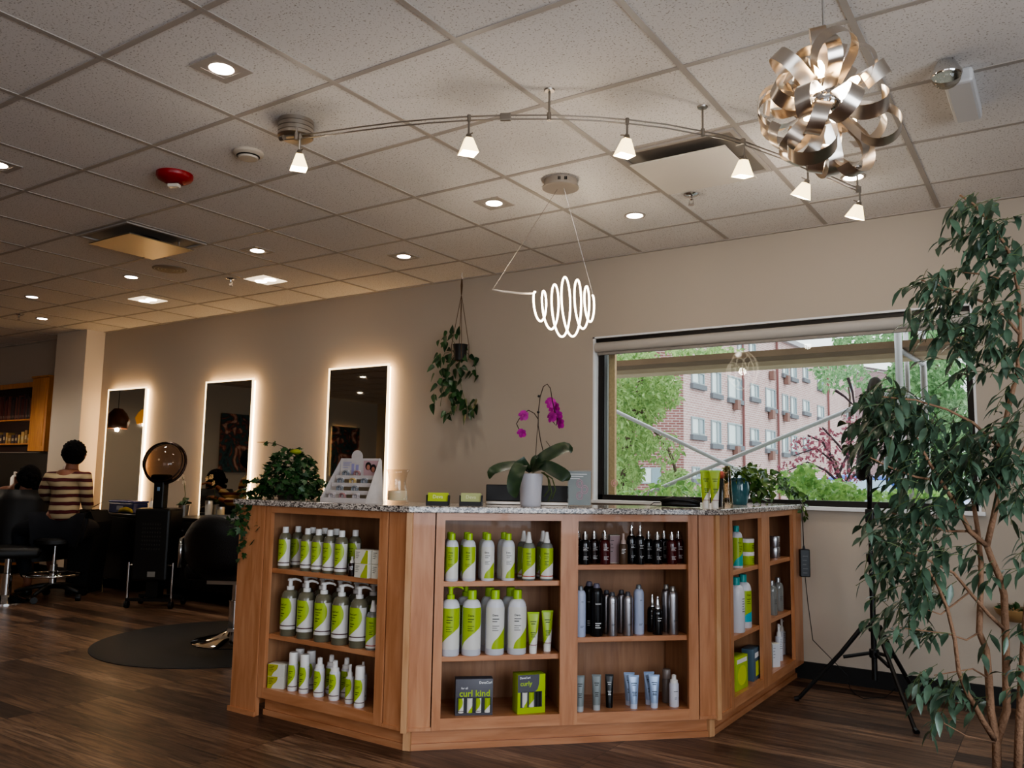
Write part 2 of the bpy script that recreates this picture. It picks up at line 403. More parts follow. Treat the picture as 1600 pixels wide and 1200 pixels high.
def shelf_unit(k, s0, s1, bays, label, panels=(), plinth=(0, 1)):
    o, a = FR[k]
    u = thing('shelf_unit', label, 'shelf unit', (o.x, o.y, 0), a)
    mp = M['maple']; mh = M['maple_h']
    def pc(name, m, *bx, r=0):
        b = MB(); (b.rbox(*bx, r) if r else b.box(*bx)); return b.build(name, m, u)
    xs = [s0] + [e for bay in bays for e in bay[:2]] + [s1]
    for i in range(0, len(xs), 2): pc('stile', mp, xs[i], xs[i + 1], 0, .02, ZB, ZC)
    for s_, e_, _ in bays: pc('rail', mh, s_, e_, .001, .02, ZT, ZC); pc('rail', mh, s_, e_, .001, .02, ZB, ZR)
    cs0, cs1 = s0 + .004, s1 - .004
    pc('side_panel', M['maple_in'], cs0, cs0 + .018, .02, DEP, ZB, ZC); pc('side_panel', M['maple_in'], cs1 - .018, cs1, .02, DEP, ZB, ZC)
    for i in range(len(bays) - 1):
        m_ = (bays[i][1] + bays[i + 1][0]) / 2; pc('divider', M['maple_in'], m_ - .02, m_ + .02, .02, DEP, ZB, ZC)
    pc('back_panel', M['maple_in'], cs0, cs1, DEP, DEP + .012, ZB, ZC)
    pc('bottom_board', mh, cs0 + .018, cs1 - .018, .02, DEP, ZR - .02, ZR); pc('top_board', mh, cs0 + .018, cs1 - .018, .02, DEP, ZC - .016, ZC)
    for s_, e_, zs in bays:
        for z in zs: pc('shelf', mh, s_ - .008, e_ + .008, .022, DEP - .001, z - .022, z, r=.0015)
    for p0, p1 in panels:
        b = MB(); b.box(p0 + .002, p1 - .002, .005, .02, ZB + .012, ZC); b.box(p0 - .002, p1 + .002, 0, .02, ZB, ZB + .014); b.box(p0, p1, .02, .03, ZB, ZC); b.build('corner_panel', mp, u)
    p0, p1 = plinth
    pc('plinth', mh, p0, p1, .05, .068, 0, ZB); pc('base_shoe', mh, p0, p1, .04, .05, 0, .026)
    return u
def post(u, P_, deg, k):
    o, a = FR[k]; d = P_ - o; x = d.x * math.cos(a) + d.y * math.sin(a); y = -d.x * math.sin(a) + d.y * math.cos(a)
    b = MB(); b.M = T(x, y, 0) @ RZ(R(deg) - a); b.box(-.013, .013, -.003, .014, ZB - .005, ZC); b.build('corner_post', M['maple_e'], u)
    b = MB(); b.M = T(x, y, 0) @ RZ(R(deg) - a); b.prism([(-.08, .05), (.08, .05), (.03, .3), (-.03, .3)], ZB + .001, ZC - .001); b.build('corner_block', M['maple_in'], u)
    b = MB(); b.M = T(x, y, 0) @ RZ(R(deg) - a); b.box(-.016, .016, .043, .062, .001, ZB); b.build('plinth_post', M['maple_e'], u)
SH = {'L': (.378, .683), 'C1': (.380, .688), 'C2': (.446, .755), 'Ra': (.400, .705), 'Rb': (.405, .705)}
tq = .05 * math.tan(R(22.5))
uL = shelf_unit('L', -.905, -.125, [(-.865, -.17, SH['L'])], 'left maple shelf unit facing the room, holding pump bottles', [(-.12, -.012)], (-.905, -tq - .014))
uC = shelf_unit('C', .113, 1.291, [(.15, .657, SH['C1']), (.735, 1.245, SH['C2'])], 'angled middle maple shelf unit with two bays of hair products', [(.012, .110), (1.296, CL - .012)], (tq + .014, CL - tq - .014))
uR = shelf_unit('R', .165, RL - .002, [(.205, .655, SH['Ra']), (.79, 1.245, SH['Rb'])], 'right maple shelf unit ending at the wall below the window', [(.05 - .035, .160)], (tq + .014, RL - .003))
post(uC, A, 22.5, 'C'); post(uC, B, 67.5, 'C')
b = MB(); b.box(-1.09, -.91, -.004, .02, 0, ZC); b.box(-1.09, -1.072, .02, .33, 0, ZC); b.build('end_panel', M['maple'], uL)
b = MB(); b.box(-1.098, -.905, -.014, -.004, 0, .022); b.build('base_shoe', M['maple_h'], uL)
# granite top
oh = .02; W = .43
tA = math.tan(R(22.5))
outer = [fp('L', -1.13, -oh), fp('L', oh * tA, -oh), fp('R', -oh * tA, -oh), fp('R', RL + .012, -oh)]
inner = [fp('R', RL + .012, W), fp('R', W * tA, W), fp('L', -W * tA, W), fp('L', -1.13, W)]
b = MB(); b.prism([(p.x, p.y) for p in outer + inner], ZC, CT)
top = b.build('granite_countertop', M['granite']); tag(top, 'speckled grey granite countertop over the maple shelf units', 'countertop')
bm = top.modifiers.new('bev', 'BEVEL'); bm.width = .004; bm.segments = 2
# ------------------------------------------------------------------ ceiling fixtures
def emis(name, color, strength): return mat(name, color, .5, emit=color, estr=strength)
M['lamp'] = emis('lamp_glow', 'fff1e2', 45); M['lampw'] = emis('lamp_glow_warm', 'ffd9a0', 14)
def light(kind, name, loc, power, color, size=.05, angle=120, blend=.6, rot=(0, 0, 0)):
    l = bpy.data.lights.new(name, kind); l.energy = power; l.color = color
    if kind in ('POINT', 'SPOT'): l.shadow_soft_size = size
    if kind == 'SPOT': l.spot_size = R(angle); l.spot_blend = blend
    o = bpy.data.objects.new(name, l); col.objects.link(o); o.location = loc; o.rotation_euler = rot; return o
WARM = (1, .88, .76); NEUT = (1, .90, .80)
DOWN = [(-4, 258, 'recessed downlight cut by the left edge of the photo', 1), (346, 108, 'nearest recessed downlight in a square trim, top left of the ceiling', 1), (772, 318, 'recessed downlight between the hanging pot and the spiral pendant mount', 1),
        (992, 337, 'round recessed downlight just left of the silver sprinkler', 0), (1333, 277, 'round recessed downlight above the last track spotlight', 0),
        (402, 392, 'recessed downlight right of the grey ceiling vent on the left', 1), (631, 401, 'recessed downlight nearest the hanging pot plant', 1),
        (205, 433, 'recessed downlight below the left square ceiling vent', 0), (50, 464, 'recessed downlight near the left edge, farther from the wall', 0), (66, 498, 'recessed downlight near the left edge, closer to the wall', 0)]
for px, py, lab, sq in DOWN:
    p = at_z(px, py, CZ - .003)
    t = thing('recessed_downlight', lab, 'ceiling light', (p.x, p.y, CZ), 0, 'recessed ceiling downlights')
    b = MB()
    if sq:
        for a_ in ((-.085, .085, -.085, -.055), (-.085, .085, .055, .085), (-.085, -.055, -.055, .055), (.055, .085, -.055, .055)): b.box(*a_, -.005, 0)
        b.lathe([(.078, -.003), (.048, -.003), (.046, 0)], 24, caps=False)
    else: b.lathe([(.062, 0), (.062, -.005), (.05, -.006), (.05, 0)], 24, caps=False)
    b.build('trim_ring', M['tbar'], t)
    b = MB(); b.lathe([(.001, -.004), (.044, -.004)], 24, caps=False); b.build('lens', M['lamp'], t)
    light('SPOT', 'downlight_lamp', (p.x, p.y, CZ - .012), 26, (1, .92, .82), .05, 100, .9)
for px, py, lab in ((415, 438, 'square twin-lamp ceiling light nearer the hanging pot'), (231, 469, 'square twin-lamp ceiling light above the far left mirror')):
    p = at_z(px, py, CZ - .003)
    t = thing('square_downlight', lab, 'ceiling light', (p.x, p.y, CZ), 0, 'square twin ceiling lights')
    b = MB(); b.box(-.12, .12, -.12, .12, -.004, 0); b.build('trim_plate', emis('lit_trim', 'ffe9c8', 1.6), t)
    for s in (-1, 1):
        b = MB(); b.lathe([(.045, -.008), (.001, -.008)], 20, (s * .055, 0, 0), caps=False); b.build('lens', M['lamp'], t)
    light('SPOT', 'downlight_lamp', (p.x, p.y, CZ - .02), 34, WARM, .06, 100, .9)

# ceiling diffusers
def vent(i, j, lab, plate, n=1, hole=True, dz=.05):
    cx, cy = OX + (i + .5) * TS, OY + (j + .5) * TS; h = TS / 2 - .014
    t = thing('ceiling_vent', lab, 'ceiling vent', (cx, cy, CZ), 0)
    b = MB(); rim = .02
    for a_ in ((-h, h, -h, -h + rim), (-h, h, h - rim, h), (-h, -h + rim, -h + rim, h - rim), (h - rim, h, -h + rim, h - rim)): b.box(*a_, -.012, 0)
    b.build('frame', M['tbar'], t)
    b = MB(); b.box(-h + rim, h - rim, -h + rim, h - rim, -.003, 0); b.build('throat', mat('vent_throat', '8d867e', .5, .3), t)
    b = MB(); b.lathe([(.001, -.005), (.12, -.005)], 28, caps=False); b.build('duct_opening', M['dark'], t)
    b = MB(); q = h - .055; b.rbox(-q, q, -q, q, -dz - .008, -dz, .003); b.build('plate', plate, t)
    b = MB(); b.lathe([(.006, -dz), (.006, 0)], 8, (-q * .7, q * .7, 0)); b.build('hanger', M['nickel'], t)
    b = MB(); b.lathe([(.006, -dz), (.006, 0)], 8, (q * .7, q * .7, 0)); b.build('hanger', M['nickel'], t)
vent(1, 3, 'white square ceiling vent behind the track light rail', mat('vent_plate', 'cfc7bc', .45))
vent(-5, 2, 'brushed metal square ceiling vent on the far left', mat('vent_plate_metal', '9c917f', .35, .85))

def disc(name, lab, cat, px, py, prof, m, group=None, parts=()):
    p = at_z(px, py, CZ - .01); t = thing(name, lab, cat, (p.x, p.y, CZ), 0, group)
    b = MB(); b.lathe(prof, 32); b.build('housing', m, t, smooth=40); return t
t = disc('smoke_detector', 'white round smoke detector between the red alarm and track mount', 'smoke detector', 388, 241, [(.072, 0), (.072, -.012), (.062, -.02), (.05, -.022), (.045, -.034), (.001, -.036)], mat('detector_white', 'b8aea0', .5))
b = MB(); b.lathe([(.056, -.0215), (.05, -.026)], 24, caps=False); b.build('vent_ring', M['base'], t)
t = disc('fire_alarm', 'red round fire alarm strobe on the ceiling', 'fire alarm', 273, 275, [(.092, 0), (.092, -.018), (.085, -.03), (.07, -.038), (.045, -.05), (.001, -.052)], mat('alarm_red', '8e1018', .35))
b = MB(); b.M = RZ(.5); b.rbox(-.03, .03, -.018, .018, -.072, -.05, .005); b.build('strobe_lens', mat('strobe', 'd8cfc0', .15), t)
b = MB(); b.M = RZ(.5); b.box(-.036, .036, -.024, .024, -.056, -.046); b.build('strobe_base', mat('alarm_red_dark', '5c0a10', .4), t)
t = disc('ceiling_speaker', 'round flush ceiling speaker grille on the far left', 'speaker', 265, 422, [(.125, 0), (.125, -.004), (.115, -.008), (.001, -.008)], mat('speaker_grey', '8a7d70', .6))
b = MB()
for rr in (.03, .055, .08, .105): b.lathe([(rr, -.0085), (rr + .004, -.0095), (rr + .008, -.0085)], 28, caps=False)
b.build('grille', M['nickel'], t)
for px, py, lab in ((1080, 306, 'chrome pendant sprinkler head beside the white ceiling vent'), (361, 437, 'small dark sprinkler head above the middle mirror'), (30, 492, 'small dark sprinkler head near the left edge')):
    t = disc('sprinkler_head', lab, 'sprinkler', px, py, [(.042, 0), (.042, -.003), (.03, -.012), (.018, -.014), (.001, -.014)], M['chrome'], 'ceiling sprinkler heads')
    b = MB(); b.lathe([(.012, -.012), (.009, -.03), (.006, -.035)], 12); b.box(-.013, -.010, -.002, .002, -.055, -.03); b.box(.010, .013, -.002, .002, -.055, -.03); b.box(-.013, .013, -.002, .002, -.058, -.054); b.build('nozzle', M['chrome'], t)
    b = MB(); b.lathe([(.017, -.062), (.017, -.06), (.003, -.058)], 12); b.build('deflector', M['chrome'], t)
# emergency light on the ceiling, top right
p = at_z(1497, 110, CZ)
t = thing('emergency_light', 'white ceiling emergency light with a clear round lamp, top right', 'emergency light', (p.x, p.y, CZ), 0)
b = MB(); b.rbox(-.05, .05, -.02, .38, -.06, 0, .012); b.build('housing', mat('emergency_white', 'c9c7c6', .4), t)
b = MB(); b.ell((-.03, -.10, -.06), (.05, .05, .045), 16, 10); b.build('lamp_head', thin_glass('lamp_lens', 'd8d4cc'), t, smooth=True)
b = MB(); b.lathe([(.05, -.06), (.053, -.055), (.053, -.045), (.03, 0), (.001, 0)], 20, (-.03, -.10, 0)); b.build('lamp_socket', M['chrome'], t, smooth=40)

# ---- curved monorail track light
ZT_ = CZ - .115
rail_px = [(441, 216), (470, 213.5), (500, 210), (560, 201.5), (620, 194), (680, 188.5), (735, 185), (790, 183), (858, 183), (920, 185), (982, 190), (1040, 197), (1098, 208), (1130, 214), (1158, 222), (1190, 234), (1225, 247), (1260, 262), (1300, 279), (1345, 298)]
RP = [at_z(x, y, ZT_) for x, y in rail_px]
tl = thing('track_light', 'curved brushed metal track light with six glass spotlights', 'track light', (0, 0, 0))
for dz in (.008, -.008):
    b = MB(); b.tube([p + Vector((0, 0, dz)) for p in RP], .0032, 6); b.build('rail', M['nickel'], tl, smooth=True)
c = at_z(463, 190, CZ); cz = CZ
b = MB(); b.lathe([(.001, 0), (.078, 0), (.078, -.016), (.074, -.018), (.078, -.02), (.078, -.036), (.074, -.038), (.078, -.04), (.078, -.056), (.074, -.058), (.078, -.06), (.078, -.073), (.07, -.078), (.001, -.078)], 32, (c.x, c.y, cz), caps=False); b.build('canopy', M['steel'], tl, smooth=35)
for px, py in ((463, 214), (858, 183), (1098, 208), (1340, 296)):
    p = at_z(px, py, ZT_)
    b = MB(); b.bar((p.x, p.y, ZT_ - .014), (p.x, p.y, CZ - (.07 if px == 463 else .002)), .0045, 8)
    b.lathe([(.009, -.014), (.009, .018)], 10, (p.x, p.y, ZT_))
    if px != 463: b.lathe([(.020, CZ - .006), (.022, CZ)], 16, (p.x, p.y, 0))
    b.build('standoff', M['nickel'], tl, smooth=35)
p = at_z(441, 216, ZT_); b = MB(); b.bar(p + Vector((-.01, 0, 0)), p + Vector((.012, 0, 0)), .012, 10); b.build('end_cap', M['nickel'], tl)
p = at_z(790, 183, ZT_); b = MB(); b.M = T(*p) @ RZ(math.atan2((RP[8] - RP[6]).y, (RP[8] - RP[6]).x)); b.rbox(-.022, .022, -.009, .009, -.015, .015, .003); b.build('coupler', M['nickel'], tl)
p = at_z(1160, 222, ZT_); b = MB(); b.M = T(*p) @ RZ(-.2); b.rbox(-.03, .012, -.009, .009, -.014, .014, .003); b.build('coupler', M['nickel'], tl)
M['shadeg'] = mat('frosted_glass_shade', 'fff0d0', .4, emit='ffdf9e', estr=4.5)
for hx, hy, ht, hb, tx, ty in ((469, 214, 243, 267, 0, 0), (733, 185, 219, 244, 0, 0), (980, 190, 218, 245, -.14, 0), (1162, 223, 251, 277, -.12, .1), (1262, 262, 287, 310, -.45, .1), (1343, 296, 322, 343, -.35, .1)):
    p = at_z(hx, hy, ZT_); dd = (p - CAM).dot(fw)
    L_ = (ht - hy) / F * dd
    hd = MB(); hd.bar((p.x, p.y, ZT_ + .012), (p.x, p.y, ZT_ - L_ * .72), .0045, 8); hd.lathe([(.008, -.012), (.008, .014)], 10, (p.x, p.y, ZT_))
    j = Vector((p.x, p.y, ZT_ - L_ * .72))
    head = hd.build('spot_head', M['nickel'], tl, smooth=35)
    hgt = (hb - ht) / F * dd
    mt = T(*j) @ RY(-tx) @ RX(ty)
    b = MB(); b.M = mt; b.lathe([(.004, 0), (.010, -.004), (.014, -.018), (.016, -.02)], 12); b.bar((.0, 0, -.006), (-.03 if tx else .02, 0, -.002), .0025, 6); b.build('knuckle', M['nickel'], head, smooth=35)
    b = MB(); b.M = mt @ RZ(R(10)); q = .7071 * 1.15
    b.lathe([(.016, -.020), (.02, -.021), (.048, -.02 - hgt), (.045, -.02 - hgt), (.017, -.024)], 4, caps=False); b.build('glass_shade', M['shadeg'], head)
    c_ = mt @ Vector((0, 0, -.02 - hgt - .02)); d_ = (mt.to_3x3() @ Vector((0, 0, -1)))
    light('POINT', 'track_bulb', mt @ Vector((0, 0, -.05 - hgt)), 3.5, WARM, .03)

# ---- LED spiral pendant
cp = at_z(876, 282, CZ)
lp = thing('spiral_pendant', 'glowing spiral LED pendant hung on two wires', 'pendant light', (0, 0, 0))
b = MB(); b.lathe([(.001, 0), (.088, 0), (.088, -.032), (.096, -.036), (.096, -.044), (.001, -.045)], 36, (cp.x, cp.y, CZ), caps=False); b.build('canopy', mat('pendant_canopy', 'a59c92', .4, .4), lp, smooth=35)
b = MB(); tdir = (CAM - cp).to_2d().normalized(); side = Vector((-tdir.y, tdir.x))
for k in (-.012, -.004, .022, .030):
    q_ = Vector((cp.x, cp.y)) + tdir * .0885 + side * (k - .0)
    b.M = T(q_.x, q_.y, CZ - .018) @ RZ(math.atan2(tdir.y, tdir.x) + PI / 2); b.box(-.0025, .0025, -.001, .001, -.008, .008)
b.build('vent_slot', M['dark'], lp)
dep = (cp - CAM).dot(fw) + .05
a0 = at_d(769, 453, dep); a1 = at_d(835, 459, dep); a2 = at_d(927, 462, dep)
w1 = cp + Vector((-.02, 0, -.045)); w2 = cp + Vector((.02, 0, -.045))
b = MB(); b.bar(w1, a0, .0012, 5); b.build('suspension_wire', M['nickel'], lp)
b = MB(); b.bar(w2, a2, .0012, 5); b.build('suspension_wire', M['nickel'], lp)
b = MB(); b.tube([a0, a0.lerp(a1, .25) + Vector((0, 0, -.004)), a0.lerp(a1, .7) + Vector((0, 0, -.004)), a1 + Vector((0, 0, .002))], .006, 8); b.build('arm', mat('pendant_arm', 'cfc4b8', .35, .3), lp, smooth=True)
# coil: turns given by (x centre px, half height px) read off the lamp
ax = (a2 - a1).normalized()
axr = (Matrix.Rotation(R(-18), 3, 'Z') @ ax)
ring = [(836, 20, 476), (850, 26, 481), (868, 38, 483), (884, 49, 482), (903, 42, 479), (917, 30, 477), (926, 19, 480)]
pts = []; NT = 6.0; n = 300
for i in range(n + 1):
    u = i / n * (len(ring) - 1); k = min(int(u), len(ring) - 2); f = u - k
    X = ring[k][0] * (1 - f) + ring[k + 1][0] * f; h = ring[k][1] * (1 - f) + ring[k + 1][1] * f; y = ring[k][2] * (1 - f) + ring[k + 1][2] * f
    cpt = at_d(X, y, dep); rad = h / F * dep * 1.0; an = PI / 2 - 2 * PI * NT * i / n
    e1 = Vector((0, 0, 1)); e2 = axr.cross(e1).normalized()
    pts.append(cpt + e1 * rad * math.sin(an) + e2 * rad * .95 * math.cos(an))
b = MB(); b.tube(pts, .0052, 8); b.build('led_coil', emis('led_glow', 'ffe9cc', 11), lp, smooth=True)
light('POINT', 'pendant_fill', at_d(885, 482, dep), 8, (1, .88, .72), .03)

# ---- ribbon chandelier
cc = at_d(1290, 160, 2.45)
ch = thing('ribbon_chandelier', 'silver chandelier of curled brushed metal ribbons with clear bulbs', 'chandelier', tuple(cc))
b = MB(); b.tube([(0, 0, .02), (0, 0, CZ - cc.z)], .003, 6); b.build('cord', mat('cord_grey', '8d867e', .5), ch)
b = MB(); b.lathe([(.001, CZ - cc.z), (.06, CZ - cc.z), (.06, CZ - cc.z - .02), (.001, CZ - cc.z - .025)], 24, caps=False); b.build('canopy', M['steel'], ch, smooth=35)
b = MB(); b.ell((0, 0, 0), (.042, .042, .042), 24, 16); b.build('hub', M['chrome'], ch, smooth=True)
b = MB(); b.lathe([(.012, .03), (.03, .05), (.034, .075), (.02, .105), (.006, .12)], 20); b.build('cup', M['steel'], ch, smooth=35)
m, nt, b_, N, L = nodes('ribbon_metal'); M['ribbon'] = m
b_.inputs['Base Color'].default_value = srgb('cfc6bb'); b_.inputs['Metallic'].default_value = 1; b_.inputs['Roughness'].default_value = .3; b_.inputs['Anisotropic'].default_value = .7
cr_ = random.Random(11)
def rand_dir(r_):
    z = r_.uniform(-1, 1); a = r_.uniform(0, 2 * PI); s = math.sqrt(1 - z * z); return Vector((s * math.cos(a), s * math.sin(a), z))
NR = 34
for k in range(NR):
    z = 1 - 2 * (k + .5) / NR; a = k * 2.39996; s = math.sqrt(1 - z * z)
    d = Vector((s * math.cos(a), s * math.sin(a), z)); e = d.cross(rand_dir(cr_)).normalized(); sd = d.cross(e)
    r1_ = cr_.uniform(.05, .078); turn = cr_.uniform(.9, 1.5) * PI; sgn = cr_.choice((-1, 1))
    base = d * cr_.uniform(.045, .07); out = d * cr_.uniform(.105, .165)
    P = [base.lerp(out, t_ / 5) for t_ in range(6)]
    # curl: circle tangent to d at end of the straight part
    cen = out + e * r1_ * sgn
    for t_ in range(1, 17):
        th = turn * t_ / 16; rr = r1_ * (1 - .25 * t_ / 16)
        P.append(cen - e * sgn * rr * math.cos(th) + d * rr * math.sin(th) + sd * .02 * t_ / 16)
    b = MB(); b.ribbon(P, [sd] * len(P), .045); o = b.build('ribbon', M['ribbon'], ch, smooth=True)
for d in ((.7, -.5, .1), (-.75, -.2, .25), (-.3, -.6, -.6), (.35, .7, -.2), (.05, -.75, .55), (-.45, .65, .1)):
    d = Vector(d).normalized(); b = MB(); q = d.to_track_quat('Z', 'Y').to_matrix().to_4x4(); b.M = q
    b.lathe([(.009, .035), (.011, .07), (.011, .085)], 12); so_ = b.build('socket', M['chrome'], ch, smooth=35)
    b = MB(); b.M = q; b.lathe([(.008, .085), (.013, .1), (.014, .115), (.009, .13), (.002, .135)], 14); b.build('bulb', emis('bulb_glow', 'ffd8a4', 30), so_, smooth=True)
light('POINT', 'chandelier_lamp', cc + Vector((0, 0, -.02)), 11, (1,.88,.76), .05)
# ------------------------------------------------------------------ hair products
def swoosh(name, c_green, c_white, curve, flip=False, band=None, bandc='4a2a2c', rough=.35):
    # two-colour printed label: colour A where u < curve(v)
    if name in MATS: return MATS[name]
    m, nt, b, N, L = nodes(name)
    uv = N('ShaderNodeUVMap'); sp = N('ShaderNodeSeparateXYZ'); L(uv.outputs['UV'], sp.inputs[0])
    fc = N('ShaderNodeFloatCurve'); cv = fc.mapping.curves[0]
    cv.points[0].location = curve[0]; cv.points[1].location = curve[-1]
    for p in curve[1:-1]: cv.points.new(*p)
    fc.mapping.update(); L(sp.outputs['Y'], fc.inputs['Value'])
    lt = N('ShaderNodeMath', operation='LESS_THAN'); L(sp.outputs['X'], lt.inputs[0]); L(fc.outputs['Value'], lt.inputs[1])
    mx = N('ShaderNodeMix', data_type='RGBA'); L(lt.outputs['Value'], mx.inputs['Factor'])
    a_, w_ = (c_white, c_green) if not flip else (c_green, c_white)
    mx.inputs['A'].default_value = srgb(a_); mx.inputs['B'].default_value = srgb(w_)
    res = mx.outputs['Result']
    if band:
        c1 = N('ShaderNodeMath', operation='GREATER_THAN'); c1.inputs[1].default_value = band[0]; L(sp.outputs['Y'], c1.inputs[0])
        c2 = N('ShaderNodeMath', operation='LESS_THAN'); c2.inputs[1].default_value = band[1]; L(sp.outputs['Y'], c2.inputs[0])
        mu = N('ShaderNodeMath', operation='MULTIPLY'); L(c1.outputs[0], mu.inputs[0]); L(c2.outputs[0], mu.inputs[1])
        m2 = N('ShaderNodeMix', data_type='RGBA'); L(mu.outputs[0], m2.inputs['Factor']); L(res, m2.inputs['A']); m2.inputs['B'].default_value = srgb(bandc); res = m2.outputs['Result']
    L(res, b.inputs['Base Color']); b.inputs['Roughness'].default_value = rough
    return m
LG = '9db81c'; LW = 'd9d6d0'
S_A = swoosh('label_lime_left', LG, LW, [(0, .0), (.12, .1), (.3, .42), (.5, .68), (.72, .76), (1, .62)], band=(.10, .135))
S_B = swoosh('label_lime_full', LG, LW, [(0, 0), (.12, .1), (.25, .3), (.45, .72), (.6, 1), (1, 1)], bandc='8aa31d')
S_C = swoosh('label_white_lime_corner', LG, LW, [(0, .3), (.15, .38), (.3, .62), (.45, .85), (.55, 1), (1, 1)], flip=True)
S_D = swoosh('label_teal_corner', '1aa5a0', LW, [(0, 1), (.15, .95), (.3, .7), (.42, .3), (.5, 0), (1, 0)])
M['liquid'] = mat('amber_grey_liquid', '85806a', .12, trans=.35, ior=1.35, coat=.5)
M['liquid2'] = mat('clear_liquid', 'b6b9b4', .08, trans=.6, ior=1.35, coat=.5)
M['pearl'] = mat('pearl_white_plastic', 'd4d4da', .3)
M['can'] = mat('brushed_can', 'b4b4ba', .3, .95); M['canw'] = mat('pale_blue_can', 'b4bdd6', .3); M['canb'] = mat('black_can', '17171a', .25, .2)
M['dkred'] = mat('dark_red_bottle', '4a1618', .15, coat=.5); M['dkblk'] = mat('glossy_black_bottle', '0e0e11', .12, coat=.5); M['dkbr'] = mat('dark_brown_bottle', '24110f', .12, coat=.5)
M['greyt'] = mat('grey_green_tube', '7d8484', .35); M['bluet'] = mat('ice_blue_tube', '9aaecd', .3, .2); M['greycap'] = mat('grey_cap', '777b80', .3, .3)

def wrap_label(b, r, z0, z1, half, nu=18):
    v = []; f = []; uv = []
    for i in range(nu + 1):
        a = -PI / 2 + (-half + 2 * half * i / nu)
        for z in (z0, z1): v.append((r * math.cos(a), r * math.sin(a), z))
    for i in range(nu):
        f.append([2 * i, 2 * i + 2, 2 * i + 3, 2 * i + 1]); u0, u1 = i / nu, (i + 1) / nu; uv.append([(u0, 0), (u1, 0), (u1, 1), (u0, 1)])
    return b.add(v, f, uv)
def wrap_text(b, s, size, r, z, bold=0, a0=0.0):
    vs, fs = text_verts(s, size, bold); o = []
    for p in vs:
        a = -PI / 2 + a0 + p.x / r; o.append((r * math.cos(a), r * math.sin(a), z + p.y))
    b.add(o, fs)
def wrap_lines(b, r, z, n, w, h, gap, a0=0.0):
    for i in range(n):
        ww = w * (1, .7, .9, .55, .8)[i % 5]; k = 4; v = []; f = []
        for j in range(k + 1):
            a = -PI / 2 + a0 + (-w / 2 + ww * j / k) / r
            for zz in (z - i * gap, z - i * gap - h): v.append((r * math.cos(a), r * math.sin(a), zz))
        for j in range(k): f.append([2 * j + 1, 2 * j + 3, 2 * j + 2, 2 * j])
        b.add(v, f)

